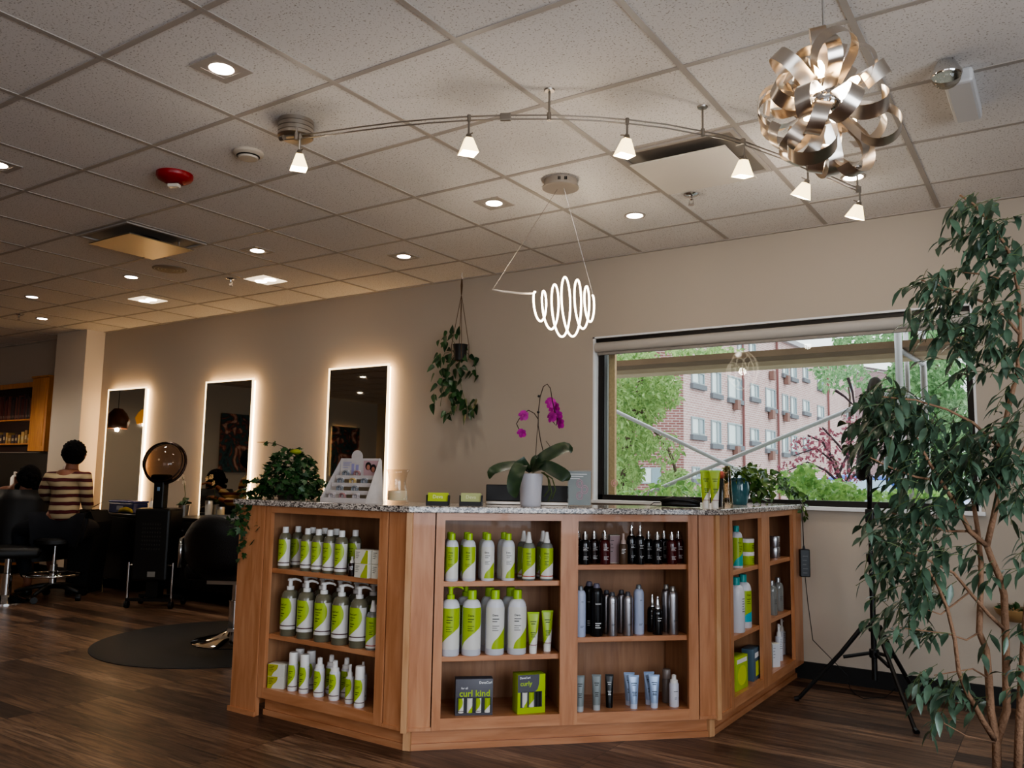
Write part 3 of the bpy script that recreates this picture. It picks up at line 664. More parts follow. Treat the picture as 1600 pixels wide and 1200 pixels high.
PROTO = {}
def parts_of(kind):
    """list of (name, mesh, children)"""
    return PROTO[kind]
def mesh_of(b, name, mats, smooth=40):
    o = b.build(name, mats, smooth=smooth); me = o.data; bpy.data.objects.remove(o); return me
def bottle(kind, R_, H, body, cap, capm, label=None, lz=(.12, .72), half=1.25, text=None, lines=None, inkm='ink', shoulder=.78, hb=None, bandm=None):
    P = []
    hb = hb or {'disc': .86, 'pump': .80, 'spray': .78, 'tallcap': .70, 'aero': .86, 'foam': .72, 'slim': .68, 'square': .78}[cap]
    b = MB(); z1 = H * hb; sh = z1 * (1 - (1 - shoulder) * 1.0); rn = R_ * .36
    prof = [(.001, .0), (R_ * .93, 0), (R_, .004), (R_, sh)]
    for i in range(1, 7):
        a = PI / 2 * i / 6; prof.append((rn + (R_ - rn) * math.cos(a) ** .8 if i < 6 else rn, sh + (z1 - sh) * math.sin(a)))
    if cap in ('tallcap', 'slim', 'foam'): prof = [(.001, 0), (R_ * .93, 0), (R_, .003), (R_, z1 - R_ * .3), (R_ * .85, z1), (.001, z1)]
    b.lathe(prof, 22, caps=False); P.append(('body', mesh_of(b, kind + '_body', body)))
    b = MB(); zc = z1
    if cap == 'disc': b.lathe([(.001, zc - .002), (R_ * .47, zc - .002), (R_ * .47, H - .003), (R_ * .43, H), (.001, H)], 18, caps=False); cn = 'cap'
    elif cap == 'pump':
        b.lathe([(R_ * .42, zc - .002), (R_ * .42, zc + H * .06), (R_ * .24, zc + H * .065), (R_ * .24, H * .95), (R_ * .36, H * .955), (R_ * .36, H * .985), (R_ * .2, H)], 14)
        b.tube([(0, 0, H * .972), (R_ * .6, 0, H * .985), (R_ * 1.1, 0, H * .965), (R_ * 1.3, 0, H * .94)], [R_ * .17, R_ * .15, R_ * .12, R_ * .1], 8); cn = 'pump'
    elif cap == 'spray':
        b.lathe([(R_ * .5, zc - .002), (R_ * .48, zc + H * .045), (R_ * .40, zc + H * .06), (R_ * .34, zc + H * .14), (R_ * .22, H), (.001, H)], 14, caps=False); b.box(-.003, .003, -R_ * .42, 0, H * .93, H * .96); cn = 'spray_nozzle'
    elif cap == 'tallcap': b.lathe([(.001, zc), (R_ * .92, zc), (R_ * .9, H - .004), (R_ * .8, H), (.001, H)], 20, caps=False); cn = 'cap'
    elif cap == 'foam':
        b.lathe([(.001, zc), (R_ * .82, zc), (R_ * .8, zc + H * .08), (R_ * .5, zc + H * .1), (R_ * .45, H - .003), (.001, H)], 16, caps=False); b.box(-.004, .004, -R_ * .75, 0, H * .93, H * .975); cn = 'foam_pump'
    elif cap == 'slim':
        b.lathe([(.001, zc), (R_ * .62, zc), (R_ * .55, zc + H * .1), (R_ * .32, zc + H * .14), (R_ * .3, H), (.001, H)], 14, caps=False); b.box(-.003, .003, -R_ * .6, 0, H * .93, H * .96); cn = 'spray_nozzle'
    elif cap == 'aero': b.lathe([(.001, zc), (R_ * .55, zc - .002), (R_ * .55, H * .95), (R_ * .4, H), (.001, H)], 16, caps=False); cn = 'cap'
    elif cap == 'square':
        b.lathe([(.001, zc - .002), (R_ * .48, zc - .002), (R_ * .48, H * .93), (R_ * .3, H * .94), (R_ * .26, H), (.001, H)], 16, caps=False); cn = 'cap'
    P.append((cn, mesh_of(b, kind + '_' + cn, capm)))
    rl = R_ + .0006
    if label:
        b = MB(); wrap_label(b, rl, H * lz[0], H * lz[1], half); P.append(('label', mesh_of(b, kind + '_label', label)))
    if text or lines:
        b = MB(); rt_ = rl + .0005
        if text:
            for s, size, z, a0 in text: wrap_text(b, s, size, rt_, z * H, .0002, a0)
        if lines:
            for z, n, w, h, gap, a0 in lines: wrap_lines(b, rt_, z * H, n, w, h, gap, a0)
        P.append(('print', mesh_of(b, kind + '_print', M[inkm], smooth=False)))
    PROTO[kind] = P; PROTO[kind + '#r'] = R_
def tube_kind(kind, w, H, body, capm, label=None, inkm='ink', rc=.016, dark=None, text=None):
    P = []; b = MB(); n = 20; v = []; f = []; hc = H * .16; rows = 8
    for k in range(rows + 1):
        t = k / rows; z = hc + (H - hc) * t; a_ = rc * 1.08 * (1 - t) + w / 2 * t; d_ = rc * 1.08 * (1 - t ** 1.3) + .0012
        for i in range(n):
            an = 2 * PI * i / n; v.append((a_ * math.cos(an), d_ * math.sin(an), z))
    uv = []
    for k in range(rows):
        for i in range(n):
            j = (i + 1) % n; f.append([k * n + i, k * n + j, (k + 1) * n + j, (k + 1) * n + i])
            U = lambda q: (math.cos(2 * PI * q / n) + 1) / 2
            uv.append([(U(i), k / rows), (U(i + 1), k / rows), (U(i + 1), (k + 1) / rows), (U(i), (k + 1) / rows)])
    b.add(v, f, uv); b.add([v[rows * n + i] for i in range(n)], [list(range(n))], [[(0, 1)] * n])
    P.append(('body', mesh_of(b, kind + '_body', label or body, 60)))
    b = MB(); b.box(-w / 2, w / 2, -.0016, .0016, H, H + .008); P.append(('crimp', mesh_of(b, kind + '_crimp', body)))
    b = MB(); b.lathe([(.001, 0), (rc, 0), (rc * 1.06, hc), (.001, hc)], 18, caps=False); P.append(('cap', mesh_of(b, kind + '_cap', capm)))
    b = MB()
    for q, (z, ww) in enumerate(((.80, .5), (.74, .34), (.52, .42), (.47, .3), (.42, .36))):
        zz = z * H; t = (zz - hc) / (H - hc); d_ = rc * 1.08 * (1 - t ** 1.3) + .0025
        wd = w * ww; b.box(-wd / 2, wd / 2, -d_ - .0004, -d_, zz, zz + .0028)
    P.append(('print', mesh_of(b, kind + '_print', M[inkm], False)))
    PROTO[kind] = P; PROTO[kind + '#r'] = max(rc, w / 2)
def box_kind(kind, w, d, h, body, faces):
    # faces: function filling extra parts
    P = []; b = MB(); b.rbox(-w / 2, w / 2, -d / 2, d / 2, 0, h, .0012); P.append(('carton', mesh_of(b, kind + '_carton', body)))
    for nm, mb_, m_ in faces: P.append((nm, mesh_of(mb_, kind + '_' + nm, m_, False)))
    PROTO[kind] = P; PROTO[kind + '#r'] = d / 2
def put(kind, name, label, cat, loc, rz, group=None):
    t = thing(name, label, cat, loc, rz, group)
    for nm, me in PROTO[kind]:
        o = bpy.data.objects.new(nm, me); col.objects.link(o); o.parent = t
    return t

TX = [('Deva', .012, .62, -.35)]
bottle('t1', .030, .195, M['liquid'], 'disc', M['white'], S_A, (.07, .70), 1.2, [('DevaCurl', .008, .58, -.45)], [(.52, 2, .022, .002, .008, -.45), (.38, 2, .018, .0025, .009, -.5)])
bottle('t2', .041, .262, M['liquid'], 'pump', M['white'], S_A, (.12, .66), 1.15, [('DevaCurl', .010, .55, -.45)], [(.5, 2, .028, .0025, .01, -.45), (.40, 2, .024, .003, .011, -.5)])
bottle('t3', .023, .172, M['pearl'], 'tallcap', M['white'], S_A, (.05, .68), 1.2, None, [(.52, 2, .02, .002, .007, -.3), (.38, 2, .018, .0025, .008, -.35)])
bottle('t3f', .024, .172, M['pearl'], 'foam', M['white'], S_A, (.05, .66), 1.2, None, [(.52, 2, .02, .002, .007, -.3), (.38, 2, .018, .0025, .008, -.35)])
bottle('t3s', .019, .165, M['pearl'], 'slim', M['white'], S_A, (.05, .64), 1.2, None, [(.50, 2, .016, .002, .007, -.2)])
bottle('mini', .017, .085, M['dkbr'], 'slim', M['white'], None, lines=[(.5, 3, .016, .002, .006, 0)], inkm='inkw')
bottle('t4a', .029, .200, M['pearl'], 'disc', M['green'], S_B, (.06, .72), 1.2, [('Deva', .009, .60, -.1)], [(.54, 3, .018, .002, .008, -.1), (.36, 2, .022, .0015, .007, -.1)])
bottle('t4b', .029, .200, M['pearl'], 'disc', M['green'], S_C, (.06, .72), 1.2, [('Deva', .009, .60, -.1)], [(.54, 2, .022, .002, .008, 0), (.42, 3, .022, .0015, .006, 0)])
bottle('t4s', .0295, .207, M['liquid2'], 'spray', M['white'], swoosh('label_lime_red', LG, LW, [(0, 0), (.12, .1), (.25, .3), (.45, .75), (.6, 1), (1, 1)], band=(.07, .10), bandc='b0442e'), (.04, .67), 1.2, [('Deva', .009, .56, -.1)], [(.50, 2, .02, .0018, .008, -.05), (.40, 3, .018, .002, .007, -.05)])
bottle('t5a', .041, .268, M['pearl'], 'disc', M['green'], S_B, (.10, .74), 1.2, [('Deva', .012, .62, -.1)], [(.57, 2, .026, .003, .01, -.1), (.46, 3, .028, .002, .009, -.1)])
bottle('t5b', .041, .268, M['pearl'], 'disc', M['green'], S_C, (.10, .74), 1.2, [('Deva', .012, .62, -.1)], [(.57, 2, .030, .003, .01, -.05), (.46, 3, .030, .002, .009, -.05)])
bottle('t5p', .041, .290, M['pearl'], 'pump', M['green'], S_B, (.10, .68), 1.2, [('Deva', .012, .56, -.1)], [(.52, 2, .026, .003, .01, -.1), (.42, 3, .028, .002, .009, -.1)], hb=.8)
tube_kind('tubeg', .052, .165, M['green'], M['white'], swoosh('tube_lime', LG, LW, [(0, 0), (.12, .2), (.3, .6), (.45, .9), (.6, 1), (1, 1)], band=(.06, .08), bandc='7c3040'))
for kd, bm_ in (('dk', 'dkblk'), ('dr', 'dkred'), ('db', 'dkbr')):
    bottle(kd, .0245, .142, M[bm_], 'square', M['chrome'], None, lines=[(.52, 3, .024, .0018, .006, .1), (.25, 3, .022, .0018, .006, .1)], inkm='inkw', hb=.76)
bottle('ds', .023, .170, M['dkblk'], 'spray', M['chrome'], None, lines=[(.5, 3, .018, .0018, .006, .1), (.22, 2, .018, .0018, .006, .1)], inkm='inkw', hb=.74)
bottle('dsm', .020, .135, mat('brown_frosted', '55402f', .4), 'slim', mat('frosted_pump', 'c0aaa0', .3), None, lines=[(.5, 4, .02, .002, .006, 0)], inkm='inkw', hb=.66)
bottle('dsb', .023, .165, M['dkblk'], 'spray', M['chrome'], None, lines=[(.45, 2, .02, .003, .01, .1)], inkm='inkw', hb=.68)
bottle('cw', .0235, .215, M['canw'], 'aero', M['greycap'], None, lines=[(.7, 1, .01, .002, .006, .2), (.22, 2, .018, .0015, .005, .2)], shoulder=.86, hb=.92)
bottle('cb', .028, .225, M['canb'], 'aero', mat('cap_violet_grey', '6b6777', .35), None, text=[('DESIGN', .008, .62, .1)], lines=[(.26, 3, .028, .004, .009, .1)], inkm='inkw', shoulder=.88, hb=.92)
bottle('cs', .0225, .188, M['can'], 'aero', mat('cap_slate', '4a4a52', .35), None, lines=[(.75, 1, .014, .0015, .005, .2), (.28, 2, .018, .0015, .005, .2)], shoulder=.88, hb=.92)
bottle('cl', .0235, .210, M['can'], 'aero', mat('cap_smoke', '8a857e', .15, .5), None, lines=[(.3, 2, .018, .0015, .005, .2)], shoulder=.88, hb=.90)
tube_kind('tg', .040, .140, M['greyt'], M['glass'] and mat('cap_frost', 'aab0b2', .2)); tube_kind('tk', .036, .132, mat('black_tube', '131416', .3), M['black'], inkm='inkw', rc=.0145); tube_kind('tb', .048, .132, M['bluet'], mat('cap_ice', 'c2cbe0', .15), rc=.016)
bottle('fw', .0215, .138, mat('white_foam_bottle', 'cfcfd8', .3), 'foam', M['white'], None, lines=[(.5, 1, .02, .002, .006, .2), (.3, 2, .012, .0015, .005, .2)], hb=.74)
bottle('fb', .0205, .145, mat('grey_brown_bottle', '6f645e', .35), 'tallcap', mat('taupe_cap', '837770', .3), None, hb=.72)
bottle('q1', .031, .205, M['pearl'], 'disc', M['teal'], swoosh('label_lime_teal', LG, '1aa5a0', [(0, 0), (.2, .15), (.35, .5), (.5, .8), (.6, 1), (1, 1)]), (.05, .72), 1.2, [('Deva', .009, .6, -.1)], [(.52, 4, .02, .002, .008, .1)])
bottle('q2', .042, .262, M['pearl'], 'disc', M['teal'], swoosh('label_lime_block', LG, '19a3b4', [(0, 0), (.15, 0), (.22, .1), (.3, .6), (.36, 1), (1, 1)]), (.12, .70), .62, [('Deva', .012, .62, 0)], [(.55, 3, .026, .003, .01, 0)])
bottle('q3', .042, .262, M['pearl'], 'disc', M['teal'], None, (.12, .70), .62, None, [(.62, 6, .02, .003, .012, .3)])
bottle('q4', .030, .185, M['liquid2'], 'disc', mat('silver_cap', '9a9a9c', .3, .8), None, (.1, .6), 1, None, [(.45, 3, .02, .002, .01, 0)])
bottle('q5', .022, .200, M['pearl'], 'slim', M['white'], None, lines=[(.6, 6, .02, .002, .01, 0)], hb=.66)
# jars
def jar_kind(kind, R_, H, body, lid, lab=None, split=.6):
    P = []; b = MB(); z = H * split; b.lathe([(.001, 0), (R_ * .95, 0), (R_, .003), (R_, z), (.001, z)], 22, caps=False); P.append(('body', mesh_of(b, kind + '_body', body)))
    b = MB(); b.lathe([(.001, z), (R_ * 1.03, z), (R_ * 1.03, H - .002), (R_ * .98, H), (.001, H)], 22, caps=False); P.append(('lid', mesh_of(b, kind + '_lid', lid)))
    b = MB(); wrap_lines(b, R_ + .001, z * .7, 3, R_ * .9, .0025, .008); P.append(('print', mesh_of(b, kind + '_print', M['ink'], False)))
    PROTO[kind] = P; PROTO[kind + '#r'] = R_
jar_kind('jg', .040, .066, mat('lime_jar', '9fbb22', .3), M['white'], split=.7)
jar_kind('js', .031, .060, M['can'], mat('jar_lid_silver', 'b9babd', .3, .9), split=.62)
# boxes
def panel(w, h, z0=0, x0=None, y=-.0008, d=0):
    b = MB(); x0 = -w / 2 if x0 is None else x0
    b.add([(x0, y - d, z0), (x0 + w, y - d, z0), (x0 + w, y - d, z0 + h), (x0, y - d, z0 + h)], [[0, 1, 2, 3]], [[(0, 0), (1, 0), (1, 1), (0, 1)]]); return b
def small_box(kind, w, d, h, lab):
    pn = panel(w * .98, h * .96, h * .02, y=-d / 2 - .0004); tx = MB()
    for i in range(4): tx.box(-w * .42, -w * .42 + w * (.3, .22, .26, .18)[i], -d / 2 - .0010, -d / 2 - .0006, h * (.80 - .13 * i), h * (.80 - .13 * i) + .002)
    box_kind(kind, w, d, h, mat('carton_white', 'd8d3c4', .5), [('front_print', pn, lab), ('print', tx, M['ink'])])
small_box('bx1', .078, .07, .060, swoosh('box_lime_r', 'a8b52a', 'd8d3c4', [(0, .45), (.3, .55), (.6, .7), (1, .85)], flip=True))
small_box('bx2', .085, .07, .055, swoosh('box_lime_l', 'a39f22', 'c9c6bc', [(0, .25), (.3, .35), (.6, .55), (1, .62)]))
small_box('bx3', .046, .04, .125, mat('mauve_carton', '9a7f80', .5))
small_box('bx4', .05, .05, .125, mat('carton_pale', 'cfd0d4', .5))

ORD = ['leftmost', 'second from left', 'third from left', 'fourth from left', 'fifth from left', 'sixth from left', 'seventh from left', 'eighth from left', 'ninth from left', 'tenth from left', 'eleventh from left', 'twelfth from left']
def stock(k, shelfz, place, y_mid, items):
    """items: (kind, px, depth, object name, description, category)"""
    cnt = {}
    rows = {'front': [], 'back': []}
    for it in items: rows['front' if it[2] < .085 else 'back'].append(it)
    for row, lst in rows.items():
        lst.sort(key=lambda q: q[1])
        for i, (kind, px, d, nm, desc, cat) in enumerate(lst):
            s, _ = face_at(k, px, y_mid, d)
            p = fp(k, s, d, shelfz); rz = FR[k][1] + rnd.uniform(-.12, .12)
            dz = 0
            n_words = '%s, %s, %s row, %s' % (desc, ORD[i], row, place)
            put(kind, nm, n_words, cat, p, rz + {'L': .55, 'C': -.12, 'R': -.55}[k], 'products on the ' + place)
ROT = {'t2': 0, 't5p': 0}
Fd = .052; Bk = .125
stock('L', SH['L'][1], 'left unit top shelf', 850, [('t1', 445.5, Fd, 'shampoo_bottle', 'clear white-capped bottle', 'bottle')] +
      [('t1', x, Fd, 'shampoo_bottle', 'clear white-capped bottle', 'bottle') for x in (480.5, 497.5, 515.5, 534)] +
      [('t1', x, Bk, 'shampoo_bottle', 'clear white-capped bottle', 'bottle') for x in (465, 488, 507, 525, 555)] +
      [('mini', 551.5, Fd - .014, 'travel_spray_bottle', 'tiny dark travel spray', 'bottle')])
def stack(k, shelfz, kind, px, y, d, n, h, nm, desc, cat, grp, rz=0):
    s, _ = face_at(k, px, y, d)
    for i in range(n):
        w_ = ('bottom', 'top', 'third')[i]
        put(kind, nm, '%s, %s of its stack' % (desc, w_), cat, fp(k, s, d, shelfz + i * (h + .0005)), FR[k][1] + rz, grp)
stack('L', SH['L'][1], 'bx1', 573, 880, .048, 2, .060, 'product_carton', 'small white and yellow carton right of the top left-unit bottles', 'box', 'cartons in the left unit')
stack('L', SH['L'][1], 'bx1', 600, 880, .066, 2, .060, 'product_carton', 'half-hidden white carton at the top right of the left unit', 'box', 'cartons in the left unit')
stock('L', SH['L'][0], 'left unit middle shelf', 960, [('t2', x, Fd + .005, 'pump_bottle', 'large white-pump bottle with lime label', 'bottle') for x in (452, 478, 505, 533, 561)] +
      [('t2', x, .165, 'pump_bottle', 'large white-pump bottle with lime label', 'bottle') for x in (476, 502, 530, 556, 582)] + [('t4s', 583, Fd + .008, 'spray_bottle', 'narrow lime spray bottle beside the stile', 'bottle')])
stack('L', ZR, 'bx2', 437, 1050, .055, 2, .055, 'product_carton', 'small lime carton at the left end of the lowest left shelf', 'box', 'cartons in the left unit', .35)
stock('L', ZR, 'left unit bottom shelf', 1060, [('t3', 457.5, Fd, 'styling_bottle', 'slim white bottle with smooth cap', 'bottle'), ('t3', 475.5, Fd, 'styling_bottle', 'slim white bottle with smooth cap', 'bottle'),
      ('t3f', 499, Fd, 'foam_bottle', 'white foam-pump bottle with lime label', 'bottle'), ('t3f', 523, Fd, 'foam_bottle', 'white foam-pump bottle with lime label', 'bottle'), ('t3s', 547, Fd, 'spray_bottle', 'slim white spray with lime label', 'bottle'), ('t3', 562.5, Fd - .018, 'styling_bottle', 'shorter white bottle standing forward', 'bottle')] +
      [('t3', 467, Bk, 'styling_bottle', 'slim white bottle partly hidden', 'bottle'), ('t3', 485, Bk, 'styling_bottle', 'slim white bottle partly hidden', 'bottle'), ('t3f', 517, Bk, 'foam_bottle', 'white foam-pump bottle partly hidden', 'bottle'), ('t3f', 541, Bk, 'foam_bottle', 'white foam-pump bottle partly hidden', 'bottle'), ('t3s', 567, Bk, 'spray_bottle', 'slim white spray partly hidden', 'bottle')])
Fc = .045; Bc = .12
stock('C', SH['C1'][1], 'middle-left bay top shelf', 870, [('t4a', 706, Fc, 'cleanser_bottle', 'lime-capped bottle with lime label', 'bottle'), ('t4a', 733, Fc, 'cleanser_bottle', 'lime-capped bottle with lime label', 'bottle'), ('t4b', 762, Fc, 'cleanser_bottle', 'lime-capped white bottle', 'bottle'), ('t4b', 794, Fc, 'cleanser_bottle', 'lime-capped white bottle', 'bottle'),
      ('t4s', 826, Fc, 'spray_bottle', 'white-nozzle lime spray bottle', 'bottle'), ('t4s', 854, Fc, 'spray_bottle', 'white-nozzle lime spray bottle', 'bottle'),
      ('t4a', 703, Bc, 'cleanser_bottle', 'lime-capped bottle', 'bottle'), ('t4a', 729, Bc, 'cleanser_bottle', 'lime-capped bottle', 'bottle'), ('t4b', 758, Bc, 'cleanser_bottle', 'lime-capped white bottle', 'bottle'), ('t4b', 787, Bc, 'cleanser_bottle', 'lime-capped white bottle', 'bottle'), ('t4s', 818, Bc, 'spray_bottle', 'white-nozzle lime spray bottle', 'bottle'), ('t4s', 848, Bc, 'spray_bottle', 'white-nozzle lime spray bottle', 'bottle')])
stock('C', SH['C1'][0], 'middle-left bay middle shelf', 985, [('t5p', 703, Fc + .005, 'pump_bottle', 'litre bottle with lime pump', 'bottle'), ('t5a', 736.5, Fc + .005, 'litre_bottle', 'litre bottle with lime label and cap', 'bottle'), ('t5b', 773, Fc + .005, 'litre_bottle', 'white litre bottle with lime cap', 'bottle'), ('t5b', 807.5, Fc + .005, 'litre_bottle', 'white litre bottle with lime cap', 'bottle'), ('tubeg', 833, Fc, 'product_tube', 'lime and white squeeze tube', 'tube'), ('tubeg', 855, .082, 'product_tube', 'lime and white squeeze tube in shade', 'tube'),
      ('t5p', 727, .135, 'pump_bottle', 'litre bottle with lime pump', 'bottle'), ('t5b', 764, .135, 'litre_bottle', 'white litre bottle with lime cap', 'bottle'), ('t5b', 797, .135, 'litre_bottle', 'white litre bottle with lime cap', 'bottle')])
# gift boxes with windows
M['slate'] = mat('slate_carton', '55545c', .45)
def gift(kind, w, d, h, build):
    b = MB(); b.rbox(-w / 2, w / 2, -d / 2, d / 2, 0, h, .001); P = [('carton', mesh_of(b, kind + '_carton', build['m']))]
    y = -d / 2
    for nm, b_, m_ in build['parts'](y): P.append((nm, mesh_of(b_, kind + '_' + nm, m_, False)))
    PROTO[kind] = P
def g1(y):
    w, h = .158, .148; r = []
    b = MB(); b.box(-w * .46, w * .46, y - .0006, y, h * .07, h * .50); r.append(('window', b, mat('window_dark', '2b2b30', .3)))
    for i, sw in enumerate((S_A, S_C, S_A, S_B)):
        b = MB(); b.M = T(-w * .35 + i * w * .235, y - .001, h * .08); wrap_label(b, .0145, 0, h * .40, 1.2, 10); b.M = b.M @ T(0, .0045, 0)
        b2 = MB(); b2.M = T(-w * .35 + i * w * .235, y + .0085, h * .08); wrap_label(b2, .0145, 0, h * .40, 1.05, 10); r.append(('mini_bottle', b2, sw))
    t = MB(); add_text(t, 'DevaCurl', .014, T(w * .30, y - .001, h * .90) @ FRONT, .0003); r.append(('brand_text', t, M['inkw']))
    t = MB(); add_text(t, 'for all', .012, T(-w * .26, y - .001, h * .75) @ FRONT, .0002); r.append(('small_text', t, M['inkw']))
    t = MB(); add_text(t, 'curl kind', .037, T(.002, y - .0012, h * .60) @ FRONT, .0006); r.append(('title_text', t, M['inkg']))
    return r
gift('g1', .158, .055, .148, dict(m=M['slate'], parts=g1))
def g2(y):
    w, h = .125, .16; r = []
    poly = [(-w * .5, h * .55), (w * .12, h * .55), (w * .22, h * .62), (w * .27, h * .75), (w * .28, h), (-w * .5, h)]
    b = MB(); b.add([(x, y - .0004, z) for x, z in poly] + [(x, y, z) for x, z in poly], [list(range(6))]); r.append(('slate_panel', b, M['slate']))
    b = MB(); b.box(-w * .40, w * .38, y - .0006, y, h * .16, h * .56); r.append(('window', b, mat('window_dark', '2b2b30', .3)))
    for i, sw in enumerate((S_C, S_B, M['ink'])):
        b2 = MB(); b2.M = T(-w * .24 + i * w * .24, y + .008, h * .17); wrap_label(b2, .0145, 0, h * .38, 1.05, 10); r.append(('mini_bottle', b2, sw))
    t = MB(); add_text(t, 'DevaCurl', .012, T(-w * .24, y - .001, h * .92) @ FRONT, .0003); r.append(('brand_text', t, M['inkw']))
    t = MB(); add_text(t, 'curly', .027, T(-w * .2, y - .0012, h * .77) @ FRONT, .0004); r.append(('title_text', t, M['inkg']))
    return r
gift('g2', .125, .07, .16, dict(m=mat('lime_carton', 'a5c117', .4), parts=g2))
s_, _ = face_at('C', 740, 1100, .05); put('g1', 'gift_box', 'slate gift box lettered curl kind with four mini bottles in its window', 'gift box', fp('C', s_, .055, ZR), R(45) - .06)
s_, _ = face_at('C', 826, 1100, .06); put('g2', 'gift_box', 'lime and slate gift box lettered curly with a bottle window', 'gift box', fp('C', s_, .06, ZR), R(45) + .12)

stock('C', SH['C2'][1], 'middle-right bay top shelf', 860, [('dk', 914, Fc, 'styling_bottle', 'black bottle with silver cap', 'bottle'), ('dr', 945, Fc, 'styling_bottle', 'dark red bottle with silver cap', 'bottle'), ('dsm', 974, Fc, 'pump_bottle', 'small brown bottle with frosted pump', 'bottle'), ('ds', 986.5, .07, 'spray_bottle', 'tall black fine-mist spray', 'bottle'), ('ds', 1000, Fc - .005, 'spray_bottle', 'tall black silver-neck spray', 'bottle'), ('dk', 1027, Fc, 'styling_bottle', 'black bottle with black cap', 'bottle'), ('dr', 1049.5, Fc, 'styling_bottle', 'red-brown bottle with silver cap', 'bottle'),
      ('db', 928, .09, 'styling_bottle', 'dark brown bottle with silver cap', 'bottle'), ('bx3', 959.5, .10, 'product_carton', 'tall mauve carton', 'box'), ('dk', 1013, .10, 'styling_bottle', 'black bottle in shade', 'bottle'), ('dk', 1037, .12, 'styling_bottle', 'black bottle with ribbed silver cap', 'bottle'), ('dr', 1060, .11, 'styling_bottle', 'red-brown bottle half hidden', 'bottle'), ('db', 903, .11, 'styling_bottle', 'dark bottle half behind the stile', 'bottle'), ('dr', 944, .13, 'styling_bottle', 'dark red bottle with black cap', 'bottle')])
stock('C', SH['C2'][0], 'middle-right bay middle shelf', 955, [('cw', 907, Fc, 'spray_can', 'pale blue can half behind the stile', 'spray can'), ('cb', 932, Fc + .006, 'spray_can', 'black hairspray can with white lettering', 'spray can'), ('cs', 956.5, Fc, 'spray_can', 'silver can with slate cap', 'spray can'), ('cs', 981, Fc, 'spray_can', 'silver can with slate cap', 'spray can'), ('cw', 998, .075, 'spray_can', 'pale blue can with grey cap', 'spray can'), ('dsb', 1027.5, Fc + .01, 'spray_bottle', 'black bottle with chrome nozzle', 'bottle'), ('cl', 1051, Fc + .008, 'spray_can', 'tall silver can', 'spray can'),
      ('cb', 920.5, .12, 'spray_can', 'black hairspray can', 'spray can'), ('cs', 947.5, .11, 'spray_can', 'silver can with slate cap', 'spray can'), ('cs', 971, .11, 'spray_can', 'silver can with slate cap', 'spray can'), ('dsb', 1019, .12, 'spray_bottle', 'black bottle with chrome nozzle', 'bottle'), ('cl', 1041, .12, 'spray_can', 'tall silver can', 'spray can')])
stock('C', ZR, 'middle-right bay bottom shelf', 1080, [('tg', 906, Fc - .01, 'product_tube', 'grey-green tube half behind the stile', 'tube'), ('tg', 932, Fc, 'product_tube', 'grey-green squeeze tube', 'tube'), ('tk', 952, .075, 'product_tube', 'black squeeze tube', 'tube'), ('tb', 990, Fc, 'product_tube', 'ice blue squeeze tube', 'tube'), ('tb', 1022, Fc, 'product_tube', 'ice blue squeeze tube', 'tube'), ('fw', 1053, Fc + .005, 'foam_bottle', 'white foam-pump bottle', 'bottle'),
      ('tb', 983, .10, 'product_tube', 'ice blue squeeze tube', 'tube'), ('tb', 1014, .10, 'product_tube', 'ice blue squeeze tube', 'tube'), ('fb', 1041.5, .12, 'styling_bottle', 'grey-brown bottle', 'bottle')])
stock('R', SH['Ra'][1], 'right-unit near bay top', 860, [('q1', 1150.5, .06, 'shampoo_bottle', 'teal-capped bottle with lime and teal label', 'bottle')])
stack('R', SH['Ra'][1], 'jg', 1166, 870, .075, 2, .066, 'mask_jar', 'lime jar with white lid beside the teal-capped bottle', 'jar', 'lime jars in the right unit')
stack('R', SH['Rb'][1], 'js', 1210, 860, .075, 2, .060, 'paste_jar', 'small silver jar in the right unit far bay', 'jar', 'silver jars in the right unit')
stock('R', SH['Ra'][0], 'right-unit near bay middle', 950, [('q3', 1150, .055, 'litre_bottle', 'white litre bottle half behind stile', 'bottle'), ('q2', 1161, .07, 'litre_bottle', 'litre bottle with lime and blue label', 'bottle'), ('q3', 1172, .12, 'litre_bottle', 'white litre bottle with teal cap', 'bottle')])
stock('R', SH['Rb'][0], 'right-unit far bay middle', 940, [('q4', 1206, .06, 'shampoo_bottle', 'clear bottle half behind the stile', 'bottle'), ('q4', 1216, .075, 'shampoo_bottle', 'clear bottle with silver cap', 'bottle')])
def g3(y):
    w, h = .15, .155; b = MB(); b.box(-w * .42, w * .42, y - .0006, y, h * .80, h * .93)
    c = MB(); c.add([(w * .42 * math.cos(a) * .9, y - .0005, h * .42 + h * .3 * math.sin(a)) for a in [2 * PI * i / 24 for i in range(24)]], [list(range(24))])
    return [('title_strip', b, M['white']), ('printed_oval', c, mat('lime_light', 'c8d63a', .4))]
gift('g3', .15, .06, .155, dict(m=mat('lime_carton', 'a5c117', .4), parts=g3))
def g4(y):
    w, h = .14, .155; b = MB(); b.box(-w * .2, w * .38, y - .0006, y, h * .12, h * .58); c = MB(); c.box(-w * .3, w * .3, y - .0006, y, h * .7, h * .86)
    return [('window', b, S_C if 0 else mat('lime_light', 'c8d63a', .4)), ('title_strip', c, M['inkw'])]
gift('g4', .14, .06, .155, dict(m=mat('blue_slate_carton', '4c6272', .4), parts=g4))
s_, _ = face_at('R', 1152, 1060, .05); put('g3', 'gift_box', 'lime gift box on the lowest shelf, right unit near bay', 'gift box', fp('R', s_, .055, ZR), R(90) - .05)
s_, _ = face_at('R', 1172, 1040, .06); put('g4', 'gift_box', 'blue-grey gift box behind the lime box, right unit near bay', 'gift box', fp('R', s_ + .02, .06, ZR), R(90) + .05)
